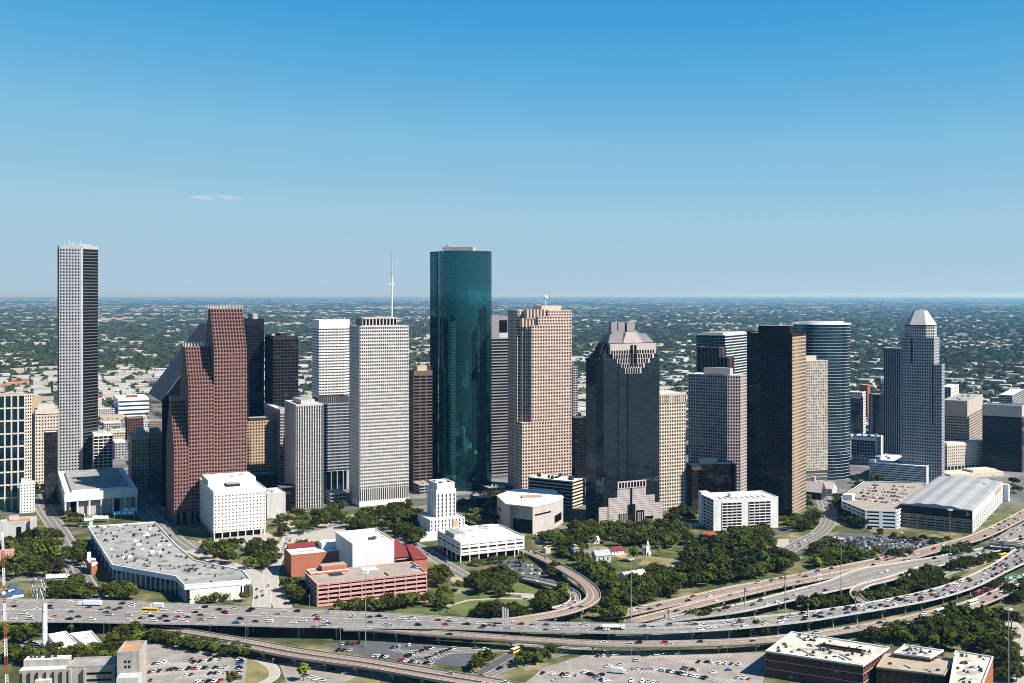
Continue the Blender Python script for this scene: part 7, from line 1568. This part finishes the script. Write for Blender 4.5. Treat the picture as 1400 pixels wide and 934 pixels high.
# the smaller, farther ones as one mass
V, F, MI, mats_ = [], [], [], []
mi = {}
for i in order[298:]:
    px, p, h, kd, c, wh = CARS[i]; me = carm(kd, c); cu, su = math.cos(h), math.sin(h); b0 = len(V)
    for v_ in me.vertices: x, y, z = v_.co; V.append((p.x + cu * x - su * y, p.y + su * x + cu * y, p.z + z))
    for f in me.polygons:
        mt = me.materials[f.material_index]
        if mt.name not in mi: mi[mt.name] = len(mats_); mats_.append(mt)
        F.append(tuple(b0 + j for j in f.vertices)); MI.append(mi[mt.name])
me = bpy.data.meshes.new('distant_cars'); me.from_pydata(V, [], F); [me.materials.append(m_) for m_ in mats_]; me.polygons.foreach_set('material_index', MI); me.update()
link('distant_cars', me, None, label='many small cars on the far roads and in the far lots', cat='cars', kind='stuff')
print('CARS', len(CARS))

# ------------------------------------------------------------------ masts, lamps, signs
def mast(label, px, py, ytop, zb=0.0, rad=.42, heads=8):
    c = P(px, py, zb); H = ztop(ytop, c.y); r = thing('light_mast', label, 'light mast', c, 'tall highway light masts')
    q = MB(); q.tube(c, V_(c, H), rad, rad * .45, 8); q.build('pole', M['metal'], r); q = MB(); q.tube(V_(c, H - .6), V_(c, H), 1.5, 1.5, 10); q.build('lamp_ring', M['metal'], r)
    for k in range(heads):
        a = 2 * math.pi * k / heads; p = V_(c, H - .7) + Vector((math.cos(a), math.sin(a), 0)) * 1.9; q = MB(); q.box(p - Vector((0, 0, .35)), 1.0, .8, .6, 90 - math.degrees(a)); q.build('floodlight', M['whitep'], r)
mast('tallest light mast, rising before the pink garage', 499.7, 885, 781)
mast('light mast standing left of the white porched house', 862.8, 853.5, 763)
mast('light mast before the dark grove, beside the upper carriageways', 1149.8, 819, 735)
mast('light mast in front of the arched-roof garage', 1298.8, 777, 696)
mast('light mast at the bottom right beside the corner street', 1379, 942, 831)
mast('thin light mast at the far end of the arched-roof garage', 1358, 692, 650, rad=.3)
mast('light mast beside the crowded dark lot', 1231.5, 757, 727, rad=.3, heads=4)
def lamp(label, px, py, h, z=0.0, arm=2.2, az=90, m_=M['metal']):
    c = P(px, py, z); r = thing('street_lamp', label, 'street lamp', c, 'street lamps'); q = MB(); q.tube(c, c + Vector((0, 0, h)), .16, .09, 6); q.build('pole', m_, r)
    q = MB(); q.tube(c + Vector((0, 0, h)), c + Vector((0, 0, h + .5)) + adir(az) * arm, .08, .06, 5); q.build('arm', m_, r); q = MB(); q.box(c + Vector((0, 0, h + .4)) + adir(az) * (arm + .3), .9, .4, .25, az); q.build('lamp_head', M['whitep'], r)
for lb, px, py, h, z in (('thick pale pole below the freeway left of the tallest mast', 465.5, 879, 19, 0), ('street lamp beside the hall glass front', 143.5, 815, 9, 0), ('street lamp by the pink garage shaded end', 423, 832, 9, 0), ('street lamp in the bottom left lot', 236, 932, 11, 0), ('street lamp at the dry grass triangle', 372, 924, 11, 0), ('street lamp under the freeway by the sheds', 142, 872, 13, 0), ('street lamp under the freeway right of the bush', 192.5, 872, 13, 0),
                          ('street lamp beside the tan pair at left', 316.5, 856, 12, 0), ('street lamp over the tan pair left of centre', 336, 880, 14, 0), ('leftmost lamp in the bottom centre lot', 830, 912, 11, 0), ('second lamp from the left in the bottom centre lot', 863, 906, 11, 0), ('third lamp from the left in the bottom centre lot', 902, 918, 11, 0), ('fourth lamp from the left in the bottom centre lot', 976, 928, 11, 0), ('rightmost lamp in the bottom centre lot', 995, 912, 12, 0),
                          ('street lamp in the square before the white cube', 282, 762, 9, 0), ('second street lamp in the square before the white cube', 303, 768, 9, 0), ('street lamp on the corner below the annex', 634, 784, 9, 0), ('street lamp by the shaded side of the annex', 611, 770, 9, 0), ('street lamp beside the house with the hipped roof', 796, 782, 9, 0), ('lamp on the exit street', 773, 926, 10, 0), ('street lamp beside the hotel podium', 1386, 690, 12, 0)):
    lamp(lb, px, py, h, z, az=rc.uniform(0, 360))
for lb, px, py, y1, y2 in (('dark double pole at the left end of the mid carriageway', 1018.5, 842, 803, 0), ('dark double pole before the mid carriageway, second from left', 1073.5, 839, 786, 0), ('dark double pole rising by the queuing freeway', 1104.5, 862, 825, 0), ('dark double pole rightmost by the queuing freeway', 1169.5, 848, 814, 0), ('grey pole with sign box right of the tall mast', 914, 851, 833, 0)):
    c = G(px, py); H = ztop(y1, c.y); r = thing('utility_pole', lb, 'utility pole', c, 'thick poles among the carriageways'); q = MB(); q.tube(c, V_(c, H), .5, .4, 8); q.build('pole', M['barriert'], r); q = MB(); q.box(V_(c, H - 1.2), 2.2, .4, .5, 80); q.build('crossarm', M['darkmetal'], r); q = MB(); q.box(V_(c, H - 3.2), .9, .9, 1.6, 80); q.build('equipment_box', M['darkmetal'], r)
for lb, px, py, ht in (('left pole of the twin grey pylons by the square', 331.5, 779, 10), ('right pole of the twin grey pylons by the square', 336, 779.5, 11)):
    c = G(px, py); r = thing('utility_pole', lb, 'utility pole', c, 'twin grey pylons'); q = MB()
    for dx in (-.7, .7): q.tube(c + Vector((dx, 0, 0)), c + Vector((dx * .8, 0, ht)), .16, .12, 5)
    q.build('pole', M['metal'], r); q = MB()
    for k in range(4): z = ht * (k + .8) / 4.2; q.box(c + Vector((0, 0, z)), 1.6, .2, .25, 90)
    q.build('crossarm', M['metal'], r, kind='stuff')
# overhead signs
def gantry(label, px, py, z, az, panels, h=7.5, span=16):
    c = P(px, py, z); r = thing('road_sign', label, 'road sign', c, 'green overhead road signs'); u = adir(az)
    for s in (-1, 1): q = MB(); q.tube(c + u * s * span / 2, c + u * s * span / 2 + Vector((0, 0, h)), .22, .2, 6); q.build('post', M['metal'], r)
    q = MB(); q.tube(c - u * span / 2 + Vector((0, 0, h - .3)), c + u * span / 2 + Vector((0, 0, h - .3)), .2, .2, 5); q.build('beam', M['metal'], r)
    for off, w_, hh in panels:
        q = MB(); p = c + u * off + Vector((0, 0, h - hh * .75)) - adir(az - 90) * .35; q.box(p, w_, .15, hh, az); pn_ = q.build('panel', M['greenp'], r); q = MB()
        for k in range(3): q.box(p + Vector((0, 0, hh * (.2 + .25 * k))) - adir(az - 90) * .09, w_ * (.7 - .12 * k), .03, .28, az)
        q.build('lettering', M['whitep'], pn_, kind='stuff')
gantry('wide green overhead sign above the lanes at the right edge', 1387, 801, 6.5, 72, ((-4.2, 7, 3.2), (4.2, 8, 3.2)), 8, 19)
gantry('pair of green signs below the curling ramp', 1238, 808, 0, 60, ((-3, 4.5, 3.4), (3, 4, 3.4)), 6, 12)
gantry('small green sign over the upper carriageway bend', 1294, 768, 4, 62, ((0, 5, 2.2),), 7, 14)
c = G(186, 880); r = thing('billboard', 'small dark billboard with a white panel by the concrete tower', 'billboard', c); q = MB(); q.tube(c, V_(c, 5), .3, .3, 6); q.build('post', M['darkmetal'], r); q = MB(); q.box(V_(c, 5), 5.5, .5, 4.2, 85); q.build('board', M['darkmetal'], r); q = MB(); q.box(V_(c, 6.6) - Vector((0, .3, 0)), 3.6, .1, 2.0, 85); q.build('panel', M['whitep'], r)
c = G(691, 871); r = thing('sign_tower', 'tall narrow grey sign tower standing by the freeway at the centre', 'sign tower', c)
for k in range(3): q = MB(); p = c + adir(80) * (k - 1) * 1.7; q.box(p, 1.2, .6, ztop(830 + k * 1.5, c.y), 80); q.build('panel', M['grey'], r)
q = MB(); q.box(V_(c, 10), 5, .3, .4, 80); q.box(V_(c, 17), 5, .3, .4, 80); q.build('brace', M['metal'], r)
# red and white lattice mast at the left edge
c = P(9, 946, 0); H = ztop(728, c.y); top = V_(c, H) + Vector((-2.6, 0, 0)); r = thing('radio_mast', 'slender red and white lattice mast at the left edge', 'radio mast', c); nb = 9
for k in range(nb):
    a, b = c.lerp(top, k / nb), c.lerp(top, (k + 1) / nb); q = MB(); w_ = 1.0 - .4 * k / nb
    offs = [Vector((math.cos(t_) * w_, math.sin(t_) * w_, 0)) for t_ in (.3, 2.4, 4.5)]
    for i in range(3):
        q.tube(a + offs[i], b + offs[i], .16, .16, 5, cap=False)
        for j in range(6): q.tube(a.lerp(b, j / 6) + offs[i], a.lerp(b, (j + 1) / 6) + offs[(i + 1) % 3], .09, .09, 4, cap=False)
    q.build('lattice_section', M['redp'] if k % 2 else M['whitep'], r)
q = MB(); q.tube(c.lerp(top, .62), c.lerp(top, .62) + Vector((0, -.9, 0)), 1.1, 1.1, 12); q.build('dish', M['whitep'], r)
# ------------------------------------------------------------------ the far city: low blocks, houses and woods out to the horizon
rb = random.Random(33); npr = np.random.default_rng(9)
from mathutils import noise as mnoise
def built_share(px, py, p):
    n = mnoise.noise(Vector((p.x / 700, p.y / 900, 0))) if p.y < 3500 else 2.0 * mnoise.noise(Vector((p.x / (p.y * .16), math.log(p.y) * 9, 3)))
    if py > 585: return .9
    if px < 300: b = .78 if py > 505 else (.45 if 418 < py < 442 and px > 130 else .10)
    elif px < 1000: b = .5 if py > 490 else (.3 if 418 < py < 446 else .12)
    else: b = .55 if py > 505 else (.22 if 465 < py < 505 else .07)
    return min(.95, max(0, b + n * .45))
TAKEN = [[V_(q_, 0) for q_ in offset_poly(rect(162, 570, 150, 206, GA, dl=110), 25)], [G(1040, 668), G(1400, 668), G(1400, 590), G(1160, 590)]]
FARM = [mat('far_wall_' + n, c, .85, .12, .05) for n, c in (('white', (.40, .39, .37)), ('cream', (.35, .315, .26)), ('grey', (.36, .36, .36)), ('terracotta', (.42, .19, .13)), ('tan', (.44, .35, .25)), ('bluegrey', (.40, .45, .50)))]
FARN = ['white', 'cream', 'grey', 'terracotta', 'tan', 'blue-grey']
blds = []; tries = 0; cells = {}
while len(blds) < 3400 and tries < 60000:
    tries += 1; px = rb.uniform(-120, 1520); py = 409 + 205 * rb.random() ** (1.25 if rb.random() < .6 else 2.6)
    p = G(px, py)
    if rb.random() > built_share(px, py, p) or any(inside(p, t_) for t_ in TAKEN): continue
    D = p.y; azb = GA if px < 900 else GB
    if D < 5000:                                   # blocks keep to a street grid
        u_, v_ = adir(azb), adir(azb - 90); a_, b_ = p.dot(u_), p.dot(v_); a_ = round(a_ / 48) * 48 + rb.uniform(-8, 8); b_ = round(b_ / 64) * 64 + rb.choice((-17, 17)) + rb.uniform(-4, 4); p = u_ * a_ + v_ * b_
    if D > 2600: w_, d_, h = rb.uniform(14, 46) * (1 + D / 9000), rb.uniform(14, 36), rb.uniform(4, 10)
    else: w_, d_, h = rb.uniform(14, 48), rb.uniform(14, 40), rb.choice((5, 6, 7, 8, 9, 12, 16))
    if px > 1000 and D < 5000 and rb.random() < .6: w_, d_, h = rb.uniform(9, 18), rb.uniform(8, 14), rb.uniform(5, 9)
    if D < 1900: h = rb.uniform(8, 24)
    cs = max(w_, d_); key = (round(p.x / 45), round(p.y / 45))
    if D < 4500 and any((p - q_[0]).length < (cs + q_[3]) * .62 for kx in (-1, 0, 1) for ky in (-1, 0, 1) for q_ in cells.get((key[0] + kx, key[1] + ky), [])): continue
    m_ = rb.choices(range(6), (26, 22, 18, 6, 18, 10))[0]
    b = (p, w_, d_, cs, h, azb, m_, rb.random()); blds.append(b); cells.setdefault(key, []).append(b)
blds.sort(key=lambda b: -(b[1] + b[4]) / b[0].y if -15 < pxof(b[0]) < 1415 else 1.0)
NB = 230; mine = sorted(blds[:NB], key=lambda b: pxof(b[0])); cn = {}
def zone(px):
    for x, t in ((60, 'left of the tall grey tower'), (215, 'between the tall grey and red towers'), (440, 'behind the red tower group'), (600, 'behind the pale gridded tower'), (800, 'behind the pink tower'), (1000, 'behind the dark stepped tower'), (1210, 'behind the oval tower')):
        if px < x: return t
    return 'behind the pyramid-topped tower'
def far_box(q, b, wi, ri):
    p, w_, d_, cs, h, az, m_, rn = b; u, v2 = adir(az) * w_ / 2, adir(az - 90) * d_ / 2; pl = [p - u - v2, p + u - v2, p + u + v2, p - u + v2]; q.prism(pl, 0, h, True, False, wi, ri); return pl
rnames = [(M['roofw'], 'white-roofed'), (M['roofg'], 'grey-roofed'), (M['rooft'], 'tan-roofed')]
for b in mine:
    px = pxof(b[0]); rm, rn_ = rnames[0 if b[7] < .42 else (1 if b[7] < .78 else 2)]; z_ = zone(px); dist = 'far' if b[0].y > 2600 else 'near'
    kind = 'house' if b[1] < 18 else ('warehouse' if b[4] < 10 else 'office_block'); ck = (FARN[b[6]], kind, rn_, z_); i = cn.get(ck, 0); cn[ck] = i + 1
    lb = f'{ordinal(i)} {FARN[b[6]]} {rn_} {kind.replace("_", " ")} from left {z_}'
    r = thing(kind, lb, kind.replace('_', ' '), b[0], 'low buildings beyond the towers')
    p, w_, d_, cs, h, az, m_, rn = b; u, v2 = adir(az) * w_ / 2, adir(az - 90) * d_ / 2; pl = [p - u - v2, p + u - v2, p + u + v2, p - u + v2]
    if kind == 'house':
        q = MB(); q.prism(pl, 0, h * .6, False); q.build('wall', FARM[m_], r); q = MB(); q.frustum(offset_poly(pl, .6), h * .6, [p - u * .5, p + u * .5, p + u * .5 + v2 * .02, p - u * .5 + v2 * .02], h, False); q.build('roof', rb.choice((M['roofg'], M['roofd'], M['lilac'])), r)
    elif h < 9.5:
        q = MB(); q.prism(pl, 0, h, False); q.build('wall', FARM[m_], r); q = MB(); q.poly([V_(c_, h - .3) for c_ in pl]); q.build('roof', rm, r); q = MB(); q.ring(pl, h - .2, h + .6, .1, .5); q.build('parapet', FARM[m_], r)
        q = MB()
        for i_ in (0, 3):
            a, c2 = pl[i_], pl[(i_ + 1) % 4]; dd = (c2 - a).normalized(); nn = Vector((dd.y, -dd.x, 0)); L = (c2 - a).length
            for k in range(int(L // 9)): cc = a + dd * (5 + 9 * k) + nn * .02; q.box(V_(cc, .3), 4, .2, 3.2, 90 - math.degrees(math.atan2(dd.y, dd.x)))
        q.build('loading_door', M['gl'], r, kind='stuff'); units(r, pl, h, 1 + int(rn * 4), int(rn * 9999), smin=2, smax=5, hmax=2, az=az) if min(w_, d_) > 14 else None
    else:
        body(r, pl, 0, h, ST(bw=4, fh=4, pw=1.5, sw=1.8, d=.3), FARM[m_], M['gl'], rm); units(r, pl, h, 2, int(rn * 9999), smin=2, smax=5, az=az) if min(w_, d_) > 14 else None
q = MB()
for b in blds[NB:]: far_box(q, b, b[6], 6 + (0 if b[7] < .42 else (1 if b[7] < .78 else 2)))
q.build('distant_buildings', FARM + [mat('far_pale_roof', (.36, .35, .33), .9, .2, .03), M['roofg'], M['rooft']], None, 'countless small pale buildings scattered to the horizon', 'buildings', None, 'stuff')
# low dark podiums and street blocks between the towers
for lb, a in (('dark glass podium at the foot of the teal tower', (668, 678, 668, 654, 700)), ('low grey podium left of the teal tower', (574, 676, 664, 566, 592)), ('low pale podium behind the finned tower', (452, 690, 676, 446, 474)), ('low dark block between library and pink tower', (700, 690, 676, 690, 722)), ('low dark block behind the annex', (655, 694, 682, 648, 676))):
    r, poly, H = box_tower('podium', lb, *a, GA, ST(bw=5, fh=4, pw=.6, sw=1.2, d=.4), M['grey'] if 'grey' in lb or 'pale' in lb else M['dark'], M['glk'], M['roofg'], dl=26); units(r, poly, H, 4, len(lb), smin=1.5, smax=4)
# far pale highways
for lb, pts, w_ in (('pale far highway crossing behind the beige banded tower', [(1290, 520), (1340, 517), (1400, 515), (1450, 513)], 40), ('pale thin far highway behind the pyramid-topped tower', [(1160, 478), (1260, 476), (1400, 477)], 40), ('far pale road at the left beyond the tall grey tower', [(-20, 545), (40, 530), (75, 515)], 25), ('far pale highway behind the teal tower', [(520, 492), (590, 490), (700, 493)], 45)):
    c = smooth([G(*a) for a in pts]); L_, R_ = sides(c, [w_] * len(c)); r = thing('road', lb, 'road', c[len(c) // 2], None, 'structure'); q = MB(); up = Vector((0, 0, .35))
    for i in range(len(c) - 1): q.quad(R_[i] + up, R_[i + 1] + up, L_[i + 1] + up, L_[i] + up)
    q.build('surface', M['path'], r)
# woods: one low-cost visible tree is the model for the far canopy
FARCROWN = crown_mesh('far', 77, 6.0, 4.0, 5.0, 14, 16, 1.5)
ft = thing('oak_tree', 'small dark tree in the street gap right of the tall grey tower', 'tree', G(146, 648)); fc = link('crown', FARCROWN, ft, WL[ft]); link('trunk', SP['oak'][0][1], ft, WL[ft])
pts, scl = [], []; BC = {}
for b in blds:
    if b[0].y < 6000: BC.setdefault((int(b[0].x // 60), int(b[0].y // 60)), []).append(b)
rows = np.arange(408, 612, .5)
for y in rows:
    D = 367500 / (y - 403); s = max(1.0, D / 3300); w_ = s * 12 * 1500 / D; hpx = s * 8 * 1500 / D * .55
    n = npr.poisson(1800 / w_ * .5 / max(hpx, .5) * 1.6)
    for px in npr.uniform(-200, 1600, n):
        yy = y + npr.uniform(0, .5); p = G(px, yy); bs = built_share(px, yy, p)
        if npr.random() < bs * .85 or (yy > 585 and npr.random() < .6) or any(inside(p, t_) for t_ in TAKEN): continue
        if p.y < 6000:
            k = (int(p.x // 60), int(p.y // 60))
            if any(abs(p.x - b[0].x) + abs(p.y - b[0].y) < b[3] * .7 + 3 for kx in (-1, 0, 1) for ky in (-1, 0, 1) for b in BC.get((k[0] + kx, k[1] + ky), [])): continue
        if p.y < 1500: continue
        f = s * npr.uniform(.65, 1.2); pts.append(p); scl.append((f, f, min(f, 1.6) * npr.uniform(.7, 1.15)))
scatter('woodland', 'unbroken suburban woods spreading out to the horizon', pts, scl, fc, 'stuff', 'woods')
print('FARTREES', len(pts))

# a thin wisp of cloud, high above and beyond the haze
cm_ = bpy.data.materials.new('cloud_vapour'); cm_.use_nodes = True; t = cm_.node_tree; t.nodes.clear()
om_ = nd(t, 'ShaderNodeOutputMaterial'); pv_ = nd(t, 'ShaderNodeVolumePrincipled'); pv_.inputs['Color'].default_value = (1, 1, 1, 1)
tx = nd(t, 'ShaderNodeTexCoord'); no = nd(t, 'ShaderNodeTexNoise'); no.inputs['Scale'].default_value = 3.0; no.inputs['Detail'].default_value = 5; t.links.new(tx.outputs['Generated'], no.inputs['Vector'])
mr = nd(t, 'ShaderNodeMapRange'); mr.inputs[1].default_value = .40; mr.inputs[2].default_value = .75; mr.inputs[3].default_value = 0; mr.inputs[4].default_value = .016; t.links.new(no.outputs[0], mr.inputs[0])
mp = nd(t, 'ShaderNodeMapping'); mp.inputs['Location'].default_value = (-1, -1, -1); mp.inputs['Scale'].default_value = (2, 2, 2); t.links.new(tx.outputs['Generated'], mp.inputs[0])
gr_ = nd(t, 'ShaderNodeTexGradient', gradient_type='QUADRATIC_SPHERE'); t.links.new(mp.outputs[0], gr_.inputs[0])
mm = nd(t, 'ShaderNodeMath', operation='MULTIPLY'); t.links.new(mr.outputs[0], mm.inputs[0]); t.links.new(gr_.outputs[0], mm.inputs[1]); t.links.new(mm.outputs[0], pv_.inputs['Density']); t.links.new(pv_.outputs[0], om_.inputs['Volume'])
q = MB(); cc = Vector(((298 - 700) / FOC * 20000, 20000, HCAM + (EYE - 271) / FOC * 20000)); nu, nv = 24, 10
for i in range(nu):
    for j in range(nv):
        f = lambda a, b: cc + Vector((720 * math.cos(a) * math.sin(b), 300 * math.sin(a) * math.sin(b), (75 if math.cos(b) > 0 else 45) * math.cos(b)))
        a0, a1, b0, b1 = 2 * math.pi * i / nu, 2 * math.pi * (i + 1) / nu, math.pi * j / nv, math.pi * (j + 1) / nv
        q.quad(f(a0, b1), f(a1, b1), f(a1, b0), f(a0, b0))
q.build_at('cloud', cm_, cc, label='single thin wisp of white cloud low in the blue sky', cat='cloud', kind='stuff')
# ------------------------------------------------------------------ the air
HAZE = 2.8e-5
hm = bpy.data.materials.new('haze_air'); hm.use_nodes = True; t = hm.node_tree; t.nodes.clear()
pv = t.nodes.new('ShaderNodeVolumePrincipled'); pv.inputs['Color'].default_value = (.17, .55, 1.0, 1); pv.inputs['Density'].default_value = HAZE
pv.inputs['Absorption Color'].default_value = (1, 1, 1, 1); pv.inputs['Anisotropy'].default_value = 0.35
om = t.nodes.new('ShaderNodeOutputMaterial'); t.links.new(pv.outputs[0], om.inputs['Volume'])
q = MB(); q.prism([Vector((-150000, -150000, 0)), Vector((150000, -150000, 0)), Vector((150000, 150000, 0)), Vector((-150000, 150000, 0))], -1.0, 352.0, True, True)
q.build('haze', hm, None, 'pale blue haze lying over the city and far suburbs', 'haze', None, 'stuff')
